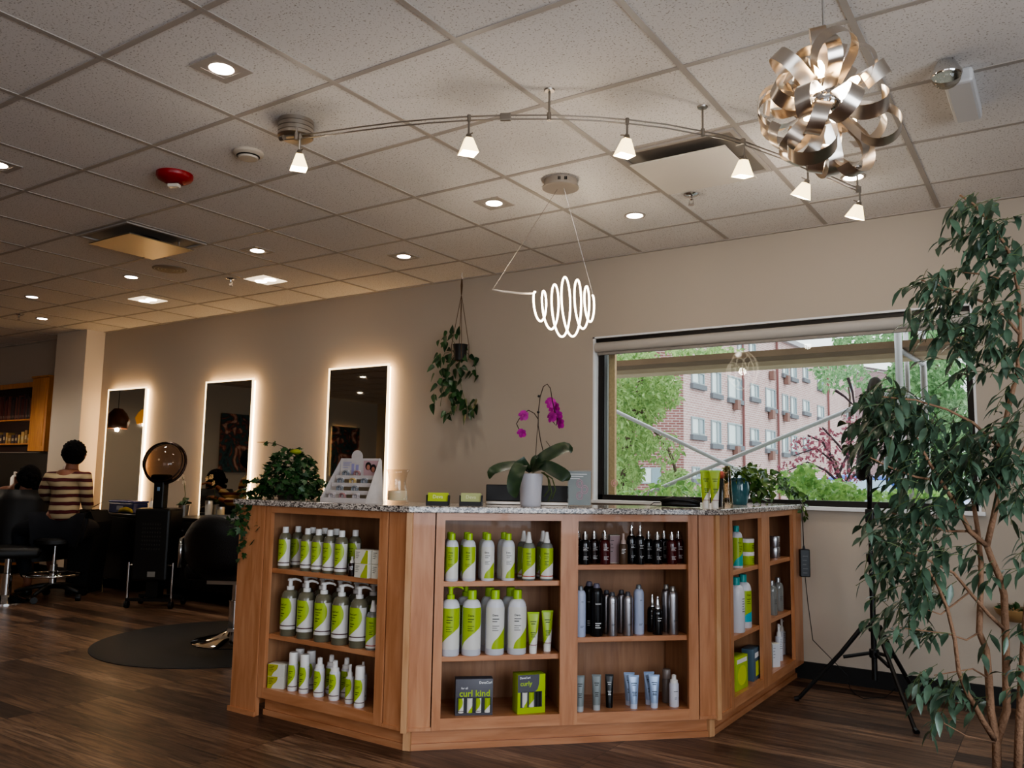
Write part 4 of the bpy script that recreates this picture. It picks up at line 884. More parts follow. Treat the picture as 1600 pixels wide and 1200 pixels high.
stock('R', ZR, 'right-unit far bay bottom', 1010, [('bx4', 1208, .05, 'product_carton', 'pale carton beside white sprays', 'box'), ('q5', 1217, .07, 'spray_bottle', 'slim white spray bottle', 'bottle'), ('q5', 1222, .105, 'spray_bottle', 'slim white spray bottle', 'bottle')])
# ------------------------------------------------------------------ foliage helpers
def leaf(b, p, d, n, Ln, Wd, droop=.3, kind='lance', fold=.12):
    d = Vector(d).normalized(); n = Vector(n); n = (n - d * n.dot(d));
    n = n.normalized() if n.length > 1e-5 else d.orthogonal().normalized()
    s = d.cross(n); p = Vector(p)
    prof = {'lance': [(0, .05), (.18, .62), (.42, 1), (.7, .72), (.9, .25), (1, .0)],
            'heart': [(0, .25), (.06, .85), (.25, 1), (.55, .78), (.82, .34), (1, 0)],
            'strap': [(0, .35), (.2, .75), (.5, 1), (.75, .95), (.93, .6), (1, .1)]}.get(kind)
    if kind == 'ivy':
        out = [(0, 0), (-.1, .28), (.12, .55), (.30, .30), (.55, .48), (.6, .2), (1, 0)]
        pts = [p + d * x * Ln + s * y * Wd - n * abs(y) * Wd * fold for x, y in out] + [p + d * x * Ln - s * y * Wd - n * abs(y) * Wd * fold for x, y in out[1:-1]][::-1]
        c = p + d * .35 * Ln; vs = [c] + pts; k = len(pts)
        b.add(vs, [[0, i + 1, (i + 1) % k + 1] for i in range(k)]); return
    vs = []; fs = []
    for t, w in prof:
        a = droop * t; c = p + d * (Ln * t * math.cos(a * .6)) - Vector((0, 0, 1)) * (Ln * t * t * math.sin(droop) * .6)
        vs += [c - s * w * Wd / 2 + n * w * Wd * fold, c, c + s * w * Wd / 2 + n * w * Wd * fold]
    for i in range(len(prof) - 1):
        o = 3 * i; fs += [[o, o + 1, o + 4, o + 3], [o + 1, o + 2, o + 5, o + 4]]
    b.add(vs, fs)
def leaf_mat(name, c0, c1, rough=.35, trans=.12):
    m, nt, b, N, L = nodes(name)
    tc = N('ShaderNodeTexCoord'); nz = N('ShaderNodeTexNoise'); nz.inputs['Scale'].default_value = 18; L(tc.outputs['Object'], nz.inputs['Vector'])
    r = ramp(N, [(.35, c0), (.65, c1)]); L(nz.outputs['Fac'], r.inputs['Fac']); L(r.outputs['Color'], b.inputs['Base Color']); b.inputs['Roughness'].default_value = rough
    b.inputs['Specular IOR Level'].default_value = .5
    out = nt.nodes['Material Output']; tl_ = N('ShaderNodeBsdfTranslucent'); L(r.outputs['Color'], tl_.inputs['Color'])
    mx = N('ShaderNodeMixShader'); mx.inputs['Fac'].default_value = trans; L(b.outputs['BSDF'], mx.inputs[1]); L(tl_.outputs['BSDF'], mx.inputs[2]); L(mx.outputs['Shader'], out.inputs['Surface'])
    return m
M['ivy'] = leaf_mat('ivy_leaf', '1c3a20', '35592c'); M['pothos'] = leaf_mat('pothos_leaf', '1b3420', '335a2e'); M['fic'] = leaf_mat('fig_leaf', '364a3a', '5c755e', .3)
M['orch'] = leaf_mat('orchid_leaf', '1e3323', '35492c'); M['petal'] = leaf_mat('magenta_petal', '9a1483', 'c02aa4', .5, .3); M['petalw'] = leaf_mat('white_petal', 'd8cfc4', 'efe8de', .5, .3)
M['stem'] = mat('green_stem', '4a5a2a', .6); M['stemd'] = mat('dark_stem', '3a2a20', .7); M['bark'] = mat('fig_bark', '8a6a52', .8, vary=.3, vscale=40, bump=.5, bscale=120)
M['soil'] = mat('potting_soil', '1d1512', .95, bump=.6, bscale=150)
def rv(r_=rnd): return rand_dir(r_)

def cpx(k, px, d):
    s_, _ = face_at(k, px, 780, d); p = fp(k, s_, d, CT); dd = (p - CAM).dot(fw); return p, dd / F, dd

# ---- ivy at the left end
p, mp_, dd = cpx('L', 452, .20)
iv = thing('potted_ivy', 'bushy dark green ivy trailing off the left end of the counter', 'plant', tuple(p))
b = MB(); b.lathe([(.001, 0), (.055, 0), (.075, .09), (.08, .10), (.07, .10), (.066, .09), (.001, .09)], 24, caps=False); b.build('pot', mat('ivy_pot', '4a4238', .5), iv, smooth=35)
b = MB(); r_ = random.Random(3); inv = -p
for i in range(900):
    a = r_.uniform(0, 2 * PI); u = r_.uniform(0, 1) ** .5; z = r_.uniform(-.0, 1)
    q = Vector((math.cos(a) * .205 * u * (1 - .35 * z), math.sin(a) * .12 * u, .03 + .235 * z * (1 - .35 * u * u)))
    if r_.random() < .36: q = Vector((r_.uniform(-.22, .23), r_.uniform(-.14, .1), r_.uniform(.015, .10)))
    o = Vector((q.x, q.y - .02, .3)).normalized() + rv(r_) * .7; leaf(b, q, Vector((math.cos(a), math.sin(a), -.5)) + rv(r_) * .8, o, r_.uniform(.024, .040), r_.uniform(.024, .036), kind='ivy')
def trail(b, bs, pts, n, r_, kind='ivy', L0=.026, L1=.04, spread=.02, off=None):
    pts = [Vector(q) for q in pts]; bs.tube(pts, .0014, 4)
    for i in range(n):
        t = i / n * (len(pts) - 1); k = int(t); q = pts[k].lerp(pts[k + 1], t - k) + rv(r_) * spread
        l = r_.uniform(L0, L1); leaf(b, q, rv(r_) + Vector((0, 0, -.6)), rv(r_) + Vector((-.2, -1, .4)), l, l * (1.0 if kind == 'ivy' else .6), kind=kind)
bs = MB()
def lp_(px, py, dep_): return at_d(px, py, dep_) - p
trail(b, bs, [lp_(400, 775, dd), lp_(388, 790, dd - .14), lp_(384, 815, dd - .15), lp_(381, 845, dd - .15), lp_(384, 878, dd - .15)], 64, r_, spread=.03)
trail(b, bs, [lp_(420, 775, dd), lp_(408, 792, dd - .16), lp_(405, 810, dd - .17), lp_(408, 828, dd - .17), lp_(402, 848, dd - .17)], 26, r_)
trail(b, bs, [lp_(395, 775, dd), lp_(372, 792, dd - .12), lp_(366, 815, dd - .12), lp_(370, 838, dd - .12)], 44, r_, spread=.03)
trail(b, bs, [lp_(520, 770, dd - .05), lp_(508, 778, dd - .1), lp_(490, 783, dd - .14)], 12, r_)
trail(b, bs, [lp_(448, 700, dd), lp_(430, 693, dd), lp_(414, 691, dd), lp_(402, 691, dd)], 3, r_, spread=.004)
b.build('foliage', M['ivy'], iv); bs.build('stem', M['stemd'], iv)
# the yellow flower head poking out
b = MB(); b.ell(tuple(lp_(462, 706, dd - .03)), (.030, .03, .014), 12, 6); b.build('yellow_leaf', mat('yellow_green_leaf', '7e8420', .6), iv, smooth=True)

# ---- cardboard hair-tie display
p, mp_, dd = cpx('L', 560, .17)
rz = R(8)
ds = thing('display_stand', 'white tiered counter display holding rows of small hair-tie packs', 'display stand', tuple(p), rz)
M['dispw'] = mat('display_card', 'b4aca8', .5, vary=.15, vscale=30)
w2 = .128; hh = .20; dpt = .12
b = MB(); b.add([(-w2, -dpt, 0), (w2, -dpt, 0), (w2, -dpt, .02), (-w2, -dpt, .02)], [[0, 1, 2, 3]])
b.add([(-w2, -dpt, 0), (-w2, -dpt, .02), (-w2 * .86, .0, hh), (-w2 * .86, .02, hh), (-w2, .02, 0)], [[0, 1, 2, 3, 4]]); b.add([(w2, -dpt, 0), (w2, -dpt, .02), (w2 * .86, .0, hh), (w2 * .86, .02, hh), (w2, .02, 0)], [[4, 3, 2, 1, 0]])
b.build('side_wall', M['dispw'], ds)
b = MB(); b.box(-w2 * .86, w2 * .86, .0, .012, .12, hh + .005); b.build('header_card', M['dispw'], ds)
b = MB(); b.lathe([(.001, -.001), (.032, -.001), (.032, .001), (.001, .001)], 24, (0, 0, 0), caps=False); b.M = Matrix(); o = b.build('round_tab', M['dispw'], ds); o.rotation_euler = (R(90), 0, 0); o.location = (-.02, .006, hh + .012)
tiers = [(-dpt + .005, .012), (-dpt + .035, .045), (-dpt + .065, .080), (-dpt + .09, .115)]
for i, (y, z) in enumerate(tiers):
    b = MB(); ww = w2 * (1 - .035 * i) - .003; b.box(-ww, ww, y, y + .028, z - .006, z); b.box(-ww, ww, y - .0015, y, z - .008, z + .010); b.build('tier', M['dispw'], ds)
t = MB(); 
for zz in (.185, .178, .171, .160): t.box(-.095, -.095 + (.05, .04, .045, .03)[int((.185 - zz) / .007) % 4], -.002, -.0005, zz, zz + .0025)
t.box(-.045, -.03, -.002, -.0005, .13, .18); t.box(-.02, -.005, -.002, -.0005, .135, .175)
t.build('print', mat('lilac_ink', '8b86a8', .6), ds)
pic = MB(); pic.box(.025, .105, -.0025, -.0005, .12, .195); pic.build('portrait_print', mat('portrait_bg', 'a98a8c', .6), ds)
for x_, z_, c_ in ((.052, .165, 'woman1'), (.080, .155, 'woman2')):
    h_ = MB(); h_.ell((x_, -.003, z_ + .004), (.017, .0015, .019), 14, 8); h_.build('printed_hair', mat('print_hair', '15100f', .7), ds, smooth=True)
    h_ = MB(); h_.ell((x_ + .001, -.005, z_ - .002), (.010, .0012, .013), 14, 8); h_.build('printed_face', mat('print_face', 'a06a58', .7), ds, smooth=True)
packs = [(0, (-.075, -.015, .06), ('pale', 'rose', 'pale')), (1, (-.055, .03), ('grey', 'grey')), (2, (-.075, -.005, .06), ('grey', 'gold', 'grey')), (3, (-.065, .0), ('grey', 'rose'))]
pcol = {'pale': 'a59a98', 'rose': '8f6a68', 'grey': '6f7276', 'gold': 'a8905e'}
rown = ['lowest', 'second', 'third', 'top']
for ti, xs, cs in packs:
    for j, (x_, c_) in enumerate(zip(xs, cs)):
        y, z = tiers[ti]; g = Matrix.Rotation(rz, 4, 'Z') @ Vector((x_, y + .012, z + .0005)); 
        k = thing('hair_tie_pack', '%s coiled hair-tie pack, %s of the %s display tier' % (c_, ORD[j], rown[ti]), 'hair tie pack', tuple(p + g), rz, 'hair-tie packs in the counter display')
        b = MB(); b.M = T(0, 0, .017)
        for q_ in range(3):
            pts = [Vector((.014 * math.cos(a) , -.004 + q_ * .004 + .001 * math.sin(3 * a), .012 * math.sin(a))) for a in [2 * PI * i / 16 for i in range(17)]]; b.tube(pts, .0042, 6)
        b.build('coils', mat('coil_' + c_, pcol[c_], .4), k, smooth=True)
        b = MB(); b.box(-.017, .017, .005, .006, 0, .033); b.build('backing_card', mat('clear_card', 'c9c4c4', .3), k)

# ---- hurricane glass with candle
p, mp_, dd = cpx('L', 620.5, .18)
t = thing('hurricane_glass', 'flared clear glass candle holder beside the display stand', 'candle holder', tuple(p))
b = MB(); q = mp_; b.lathe([(.03, .001), (.054, .002), (.055, .012), (.05, .018), (.044, .06), (.038, .10), (.044, .135), (.054, .155), (.0525, .155), (.0425, .135), (.0365, .10), (.0425, .06), (.048, .02), (.03, .016)], 32, caps=False)
b.build('glass_body', thin_glass('vase_glass', 'faf8f6'), t, smooth=True)
cd_ = thing('candle', 'cream pillar candle inside the flared glass holder', 'candle', (p.x, p.y, p.z + .016))
b = MB(); b.lathe([(.001, 0), (.043, 0), (.043, .042), (.036, .043), (.001, .040)], 28, caps=False); b.build('wax', mat('cream_wax', 'd9c9a8', .5, sub=.2), cd_, smooth=40)
b = MB(); b.bar((0, 0, .04), (0, 0, .05), .001, 5); b.build('wick', M['ink'], cd_)

# ---- business card holders
for px, lab, cc_, tx in ((684.5, 'left black card holder with lime business cards on the counter', 'a9bb24', 'Deva'), (736, 'right black card holder with pale green business cards on the counter', 'a9ae74', 'Deva')):
    p, mp_, dd = cpx('C', px, .13)
    t = thing('card_holder', lab, 'card holder', tuple(p), R(28))
    b = MB(); b.box(-.05, .05, -.02, .02, 0, .004); b.box(-.05, .05, -.02, -.017, .004, .018); b.box(-.05, -.047, -.02, .02, .004, .045); b.box(.047, .05, -.02, .02, .004, .045); b.box(-.05, .05, .017, .02, .004, .045); b.build('holder', M['black'], t)
    b = MB(); b.M = RX(R(-8)); b.box(-.0445, .0445, -.012, .010, .004, .054); k = b.build('card_stack', mat('card_' + cc_, cc_, .5), t)
    b = MB(); b.M = RX(R(-8)); add_text(b, 'Deva', .022, T(0, -.0125, .036) @ FRONT, 0); b.build('card_text', mat('card_script', 'd8dcb0', .5), t)

# ---- black screen behind the orchid
p, mp_, dd = cpx('C', 824, .30)
t = thing('desk_monitor', 'low black desk screen standing behind the white orchid pot', 'monitor', tuple(p), R(30))
ww = 127 * mp_ / 2 * 1.02; hgt = 31 * mp_
b = MB(); b.rbox(-ww, ww, -.012, .012, .016, hgt, .004); b.build('screen_back', M['black'], t)
b = MB(); b.rbox(-ww, ww, -.014, .014, 0, .017, .003); b.build('silver_chin', M['steel'], t)

# ---- orchid
p, mp_, dd = cpx('C', 829, .17)
t = thing('potted_orchid', 'magenta phalaenopsis orchid in a tall white pot on the counter', 'plant', tuple(p))
b = MB(); b.lathe([(.001, 0), (.045, 0), (.047, .003), (.055, .146), (.051, .146), (.048, .13), (.001, .13)], 32, caps=False); b.build('pot', mat('white_ceramic', 'c9c6cc', .25, coat=.4), t, smooth=40)
b = MB(); b.lathe([(.001, .132), (.048, .132)], 20, caps=False); b.build('moss', M['soil'], t)
def lo(px, py, dz=0): return at_d(px, py, dd + dz) - p
def strap(pts, w, m, parent, name='leaf', n_hint=None):
    P = [Vector(q) for q in pts]; k = len(P); W = [.25, .8, 1, 1, .85, .12]; b = MB(); sides = []; vs = []; fs = []
    N_ = 12; Q = []
    for i in range(N_ + 1):
        t_ = i / N_ * (k - 1); a = min(int(t_), k - 2); f = t_ - a
        p0 = P[max(a - 1, 0)]; p1 = P[a]; p2 = P[a + 1]; p3 = P[min(a + 2, k - 1)]
        Q.append(.5 * ((2 * p1) + (p2 - p0) * f + (2 * p0 - 5 * p1 + 4 * p2 - p3) * f * f + (3 * p1 - p0 - 3 * p2 + p3) * f ** 3))
    for i, q_ in enumerate(Q):
        d = (Q[min(i + 1, N_)] - Q[max(i - 1, 0)]).normalized(); s = d.cross(n_hint or Vector((0, -1, .6))).normalized()
        u = i / N_ * 5; a = min(int(u), 4); ww_ = (W[a] * (1 - (u - a)) + W[a + 1] * (u - a)) * w; up_ = s.cross(d)
        vs += [q_ - s * ww_ / 2 + up_ * ww_ * .12, q_, q_ + s * ww_ / 2 + up_ * ww_ * .12]
    for i in range(N_): o_ = 3 * i; fs += [[o_, o_ + 1, o_ + 4, o_ + 3], [o_ + 1, o_ + 2, o_ + 5, o_ + 4]]
    b.add(vs, fs); o = b.build(name, m, parent, smooth=True); return o
strap([lo(832, 738), lo(842, 722, -.02), lo(865, 708, -.03), lo(885, 700, -.02), lo(894, 706, 0)], .075, M['orch'], t)
strap([lo(832, 738), lo(850, 728, -.06), lo(872, 738, -.10), lo(884, 746, -.12), lo(887, 751, -.12)], .062, M['orch'], t)
strap([lo(828, 738), lo(815, 728, -.04), lo(790, 730, -.08), lo(770, 737, -.1), lo(765, 748, -.1)], .060, M['orch'], t)
strap([lo(828, 738), lo(818, 724, -.07), lo(808, 740, -.12), lo(803, 762, -.14), lo(806, 778, -.14)], .070, M['orch'], t, n_hint=Vector((.2, -1, 0)))
strap([lo(829, 738), lo(832, 725, -.02), lo(836, 716, -.02), lo(841, 714, -.02)], .03, M['orch'], t)
for pp in ([(846, 738), (856, 745), (858, 765), (850, 776)], [(848, 738), (863, 748), (868, 765), (862, 780)], [(850, 738), (858, 750), (862, 770), (856, 783)]):
    b = MB(); b.tube([lo(x, y, .02) for x, y in pp], .003, 6); b.build('aerial_root', M['stem'], t, smooth=True)
for k_, pp in enumerate(([(851, 714), (845, 690), (841, 665), (841, 645), (844, 620), (849, 604), (855, 600), (860, 607), (862, 620), (866, 640), (871, 655), (869, 665), (864, 659)], [(841, 655), (835, 646), (826, 641), (819, 645), (811, 655), (807, 662), (810, 669), (814, 674)], [(837, 712), (839, 680), (841, 655)], [(859, 706), (859, 697), (853, 689)])):
    b = MB(); b.tube([lo(x, y) for x, y in pp], .0022 if k_ < 2 else .0014, 6); b.build('flower_stem', M['stemd'], t, smooth=True)
for x_, y_ in ((841, 644), (842, 619)):
    b = MB(); b.ell(tuple(lo(x_, y_)), (.007, .006, .006), 10, 6); b.build('clip', M['black'], t, smooth=True)
def blossom(parent, c, s, m, face=Vector((.1, -1, -.2))):
    b = MB(); face = face.normalized(); u = face.orthogonal().normalized(); v_ = face.cross(u)
    for i, (w_, l_) in enumerate(((.8, 1), (1.2, .95), (.8, .95), (1.2, .95), (.8, 1))):
        a = 2 * PI * i / 5 + .3; d = u * math.cos(a) + v_ * math.sin(a) - face * .15
        leaf(b, c, d, face, s * l_, s * w_ * .9, .25, 'strap', .1)
    leaf(b, c + face * .004, face + Vector((0, 0, -.6)), Vector((0, 0, 1)), s * .5, s * .4, .5, 'strap', .3)
    return b.build('blossom', m, parent, smooth=True)
rb = random.Random(5)
for x_, y_, s_ in ((860, 628, .028), (866, 640, .03), (862, 650, .028), (871, 648, .027), (875, 660, .028), (869, 634, .025), (818, 648, .026), (815, 676, .024)):
    blossom(t, lo(x_, y_, rb.uniform(-.02, .02)), s_, M['petal'], Vector((rb.uniform(-.5, .5), -1, rb.uniform(-.6, .2))))

# ---- acrylic sign holder
p, mp_, dd = cpx('C', 905.5, .12)
t = thing('sign_holder', 'small clear acrylic sign holder with a grey card, next to the orchid', 'sign', tuple(p), R(33))
ww = 18.5 * mp_ * 1.0; hgt = 57 * mp_
b = MB(); b.rbox(-ww, ww, -.004, .004, .004, hgt, .001); b.build('acrylic_panel', M['acryl'], t); b = MB(); b.box(-ww, ww, -.03, .03, 0, .004); b.build('foot', M['acryl'], t)
b = MB(); b.box(-ww * .94, ww * .94, -.0052, -.0042, .008, hgt * .97); b.build('card', mat('grey_card', '8f9695', .6), t)
b = MB()
for cx_, cz_, r_ in ((.0, .105, .018), (.022, .078, .019), (.0, .050, .018)):
    for rr in (r_, r_ * .6):
        pts = [Vector((cx_ + rr * .8 * math.cos(a), -.0062, cz_ + rr * math.sin(a))) for a in [2 * PI * i / 20 for i in range(21)]]; b.tube(pts, .0014, 4)
b.build('printed_ring', mat('pink_ink', 'c9a6b4', .6), t)
b = MB()
for i in range(3): b.box(-ww * .8, -ww * .8 + ww * (1.4, 1.1, .8)[i], -.0062, -.0054, hgt * (.88 - .06 * i), hgt * (.88 - .06 * i) + .003)
b.build('print', M['inkw'], t)

# ---- hair straightener
p, mp_, dd = cpx('C', 1062, .20)
t = thing('hair_straightener', 'black hair straightener lying on the counter below the window', 'hair straightener', (p.x, p.y, CT), R(20))
b = MB(); b.tube([(-.085, 0, .012), (-.02, 0, .017), (.05, .003, .014), (.095, .004, .010)], [.010, .015, .013, .007], 10); b.build('lower_arm', M['black'], t, smooth=True)
b = MB(); b.tube([(-.09, 0, .030), (-.03, 0, .040), (.04, .003, .034), (.095, .004, .022)], [.009, .013, .012, .007], 10); b.build('upper_arm', M['black'], t, smooth=True)
b = MB(); b.tube([(-.09, 0, .02), (-.12, -.01, .02), (-.14, .01, .006), (-.11, .04, .003), (-.05, .05, .003)], .002, 6); b.build('cord', M['black'], t, smooth=True)

# ---- tubes, bottles and plants at the right of the counter
for px, d, lab in ((1103, .17, 'left lime and white tube standing on the counter before the window'), (1117, .13, 'right lime and white tube standing on the counter before the window')):
    p, mp_, dd = cpx('C', px, d)
    o = put('tubeg', 'product_tube', lab, 'tube', tuple(p), R(33), 'tubes on the counter'); o.scale = (1, 1, 1.02)
p, mp_, dd = cpx('R', 1127, .12)
t = thing('stopper_bottle', 'slim black bottle with a round terracotta stopper near the teal pot', 'bottle', tuple(p))
b = MB(); b.lathe([(.001, 0), (.017, 0), (.017, .13), (.012, .14), (.001, .14)], 16, caps=False); b.build('body', M['dkblk'], t, smooth=40)
b = MB(); b.ell((0, 0, .158), (.024, .024, .02), 16, 10); b.build('stopper', mat('terracotta', 'a04a38', .6), t, smooth=True)
p, mp_, dd = cpx('R', 1137, .045)
t = thing('glass_vase', 'tall clear conical glass vase in front of the teal pot', 'vase', tuple(p))
b = MB(); b.lathe([(.001, .001), (.026, .001), (.025, .02), (.015, .19), (.013, .20), (.0115, .20), (.0135, .19), (.022, .03), (.001, .028)], 24, caps=False); b.build('glass_body', thin_glass('smoke_glass', 'e4dccc'), t, smooth=True)
p, mp_, dd = cpx('R', 1155, .19)
t = thing('teal_planter', 'teal glazed ceramic pot with trailing variegated leaves at the window end of the counter', 'plant', tuple(p))
t['label'] = 'teal glazed pot with trailing glossy leaves at the window end of the counter'
b = MB(); b.lathe([(.001, 0), (.040, 0), (.045, .01), (.055, .06), (.058, .10), (.053, .128), (.060, .138), (.060, .146), (.052, .146), (.048, .13), (.001, .13)], 32, caps=False); b.build('pot', mat('teal_glaze', '2d5a63', .12, vary=.3, vscale=12, coat=.6), t, smooth=40)
r_ = random.Random(9); b = MB(); bs = MB()
M['hoya'] = leaf_mat('hoya_leaf', '26431f', '5f7a3a', .22)
for i in range(70):
    a = r_.uniform(0, 2 * PI); q = Vector((.05 * math.cos(a), .05 * math.sin(a), .135 + r_.uniform(0, .07))); leaf(b, q, Vector((math.cos(a), math.sin(a), r_.uniform(-.6, .8))), rv(r_) + Vector((0, -.6, 1)), r_.uniform(.04, .065), r_.uniform(.026, .036), .5, 'heart')
def cl(px, py, d):
    k, _m, q = cpx('R', px, d); return at_d(px, py, q) - p
for pp in ([(1165, 735, .19), (1178, 730, .17), (1195, 745, .15), (1210, 770, .13)], [(1165, 740, .2), (1185, 738, .22), (1210, 742, .22), (1232, 765, .2)], [(1170, 745, .18), (1190, 760, .12), (1205, 778, .1)], [(1200, 745, .2), (1225, 758, .2), (1245, 772, .16), (1257, 780, .10)], [(1170, 750, .16), (1182, 768, .12), (1192, 780, .12)]):
    trail(b, bs, [cl(*q) for q in pp], 42, r_, 'heart', .035, .06, .035)
trail(b, bs, [cl(1250, 780, .02), Vector(tuple(at_x(1256, 790, B.x + .035) - p)), Vector(tuple(at_x(1258, 803, B.x + .035) - p)), Vector(tuple(at_x(1261, 812, B.x + .035) - p))], 12, r_, 'lance', .02, .04, .012)
b.build('foliage', M['hoya'], t, smooth=True); bs.build('stem', M['stem'], t)

# ---- power adapter hanging at the right end of the counter
pa = at_x(1255, 880, B.x + .05)
t = thing('power_adapter', 'black power adapter hanging by its cord beside the right shelf unit', 'power adapter', tuple(pa))
t.location = (0, 0, 0)
q0 = at_x(1253, 786, B.x + .045); q1 = at_x(1256, 858, B.x + .05); q2 = at_x(1258, 901, B.x + .05)
b = MB(); b.tube([Vector((B.x - .05, q0.y, CT + .003)), Vector((B.x + .035, q0.y, CT + .003)), q0 + Vector((0, 0, -.03)), q1], .0025, 6); b.build('cord', M['black'], t, smooth=True)
b = MB(); c_ = (q1 + q2) / 2; hh = (q1.z - q2.z) / 2; b.M = T(*c_) @ RZ(.5); b.rbox(-.028, .028, -.018, .018, -hh, hh, .005); b.build('brick', M['black'], t)
b = MB(); b.M = T(*c_) @ RZ(.5)
for i in range(5): b.box(-.014, .014 - .004 * (i % 3), -.0188, -.0182, hh * (.5 - .3 * i) - .002, hh * (.5 - .3 * i) + .002)
b.build('print', mat('grey_ink', '6a6a6a', .6), t)
b = MB(); b.tube([q1, q1 + Vector((0, 0, .02))], [.009, .004], 8); b.build('strain_relief', M['black'], t)
f_ = [q2, at_d(1262, 940, 4.5), at_d(1270, 1000, 4.55), Vector((-1.08, 5.05, .06)), Vector((-1.06, 5.0, .006)), Vector((-1.0, 4.86, .006)), Vector((-.95, 4.80, .006)), Vector((-.86, 4.9, .006)), Vector((-.84, 5.06, .02))]
b = MB(); b.tube(f_, .0022, 6); b.build('cord', M['black'], t, smooth=True)
# ------------------------------------------------------------------ salon: lit mirrors and stations
m, nt, b, N, L = nodes('mirror_silver'); M['mirror'] = m
b.inputs['Base Color'].default_value = srgb('c4c0b4'); b.inputs['Metallic'].default_value = 1; b.inputs['Roughness'].default_value = .02
M['halo'] = emis('mirror_halo', 'ffd9a0', 20); M['edge'] = emis('mirror_edge_glow', 'ffdfae', 4)
MX = [(-8.70, -7.99, .66, 2.02, 'far left backlit wall mirror beside the white column'), (-7.0, -6.29, .68, 2.02, 'middle backlit wall mirror reflecting a painting'), (-5.30, -4.60, .70, 2.05, 'nearest backlit wall mirror behind the counter display')]
for x0_, x1_, z0_, z1_, lab in MX:
    cx_, cz_ = (x0_ + x1_) / 2, (z0_ + z1_) / 2; w_, h_ = (x1_ - x0_) / 2, (z1_ - z0_) / 2
    t = thing('lit_mirror', lab, 'mirror', (cx_, WY, cz_))
    b = MB(); b.box(-w_ + .02, w_ - .02, -.04, -.006, -h_ + .02, h_ - .02); b.build('halo_box', M['halo'], t)
    b = MB()
    for q in ((-w_, w_, -h_, -h_ + .016), (-w_, w_, h_ - .016, h_), (-w_, -w_ + .022, -h_ + .016, h_ - .016), (w_ - .016, w_, -h_ + .016, h_ - .016)): b.box(q[0], q[1], -.054, -.04, q[2], q[3])
    b.build('lit_border', M['edge'], t)
    b = MB(); b.box(-w_ + .022, w_ - .016, -.054, -.045, -h_ + .016, h_ - .016); b.build('mirror_glass', M['mirror'], t)
def refl(px, py, X):
    p = at_y(px, py, WY - .054); d = ray(px, py); d.y = -d.y; return p + d * ((X - p.x) / d.x)
def wall_art(name, lab, px0, px1, py0, py1, mt, lit=False):
    a = refl(px0, (py0 + py1) / 2, XL + .05); c = refl(px1, (py0 + py1) / 2, XL + .05); zt = refl((px0 + px1) / 2, py0, XL + .05).z; zb = refl((px0 + px1) / 2, py1, XL + .05).z
    y0, y1 = min(a.y, c.y), max(a.y, c.y); y0 = max(y0, YF + .05)
    t = thing(name, lab, 'painting', (XL + .002, (y0 + y1) / 2, (zt + zb) / 2)); w_, h_ = (y1 - y0) / 2, (zt - zb) / 2
    b = MB(); b.rbox(.014, .045, -w_, w_, -h_, h_, .003); b.build('canvas', mt, t)
    b = MB(); b.box(0, .012, -w_ + .03, w_ - .03, -h_ + .03, h_ - .03); b.build('backing', M['halo'] if lit else M['stemd'], t)
m, nt, b, N, L = nodes('abstract_canvas'); M['canvas'] = m
tc = N('ShaderNodeTexCoord'); nz = N('ShaderNodeTexNoise'); nz.inputs['Scale'].default_value = 3.2; nz.inputs['Detail'].default_value = 6; nz.inputs['Distortion'].default_value = 2.5; L(tc.outputs['Object'], nz.inputs['Vector'])
r = ramp(N, [(.32, '142a2c'), (.43, '2f5357'), (.5, '3a2a26'), (.57, '8f4a3c'), (.66, 'd6b09a'), (.75, '5d2422')]); L(nz.outputs['Fac'], r.inputs['Fac']); L(r.outputs['Color'], b.inputs['Base Color'])
wall_art('wall_art', 'abstract red and teal painting reflected in the middle mirror', 345, 418, 648, 738, M['canvas'])
wall_art('lit_wall_art', 'backlit canvas standing in for a lit mirror, reflected in the nearest mirror', 519, 561, 667, 745, M['canvas'], True)  # backlit canvas added in place of a lit mirror reflecting a painting
for px, py, r__, lab in ((226, 652, .16, 'gold beehive pendant lamp reflected in the far left mirror'), (184, 655, .21, 'brown round pendant lamp reflected in the far left mirror')):
    p = refl(px, py, -10.6); t = thing('pendant_lamp', lab, 'pendant light', tuple(p)); r__ *= .75
    b = MB(); b.lathe([(r__ * .35, r__ * .9), (r__ * .7, r__ * .5), (r__, -.1 * r__), (r__ * .8, -r__ * .8), (r__ * .78, -r__ * .8), (r__ * .95, -.1 * r__), (r__ * .65, r__ * .48), (r__ * .3, r__ * .88)], 24, caps=False); b.build('shade', emis('gold_shade', 'c98a2c', .9) if px > 200 else mat('brown_shade', '6b3a1c', .5), t, smooth=True)
    b = MB(); b.bar((0, 0, r__ * .9), (0, 0, CZ - p.z), .004, 6); b.build('cord', M['black'], t)
    light('POINT', 'pendant_lamp_bulb', tuple(p + Vector((0, 0, -r__ * .9))), 30, (1, .84, .66), .02)

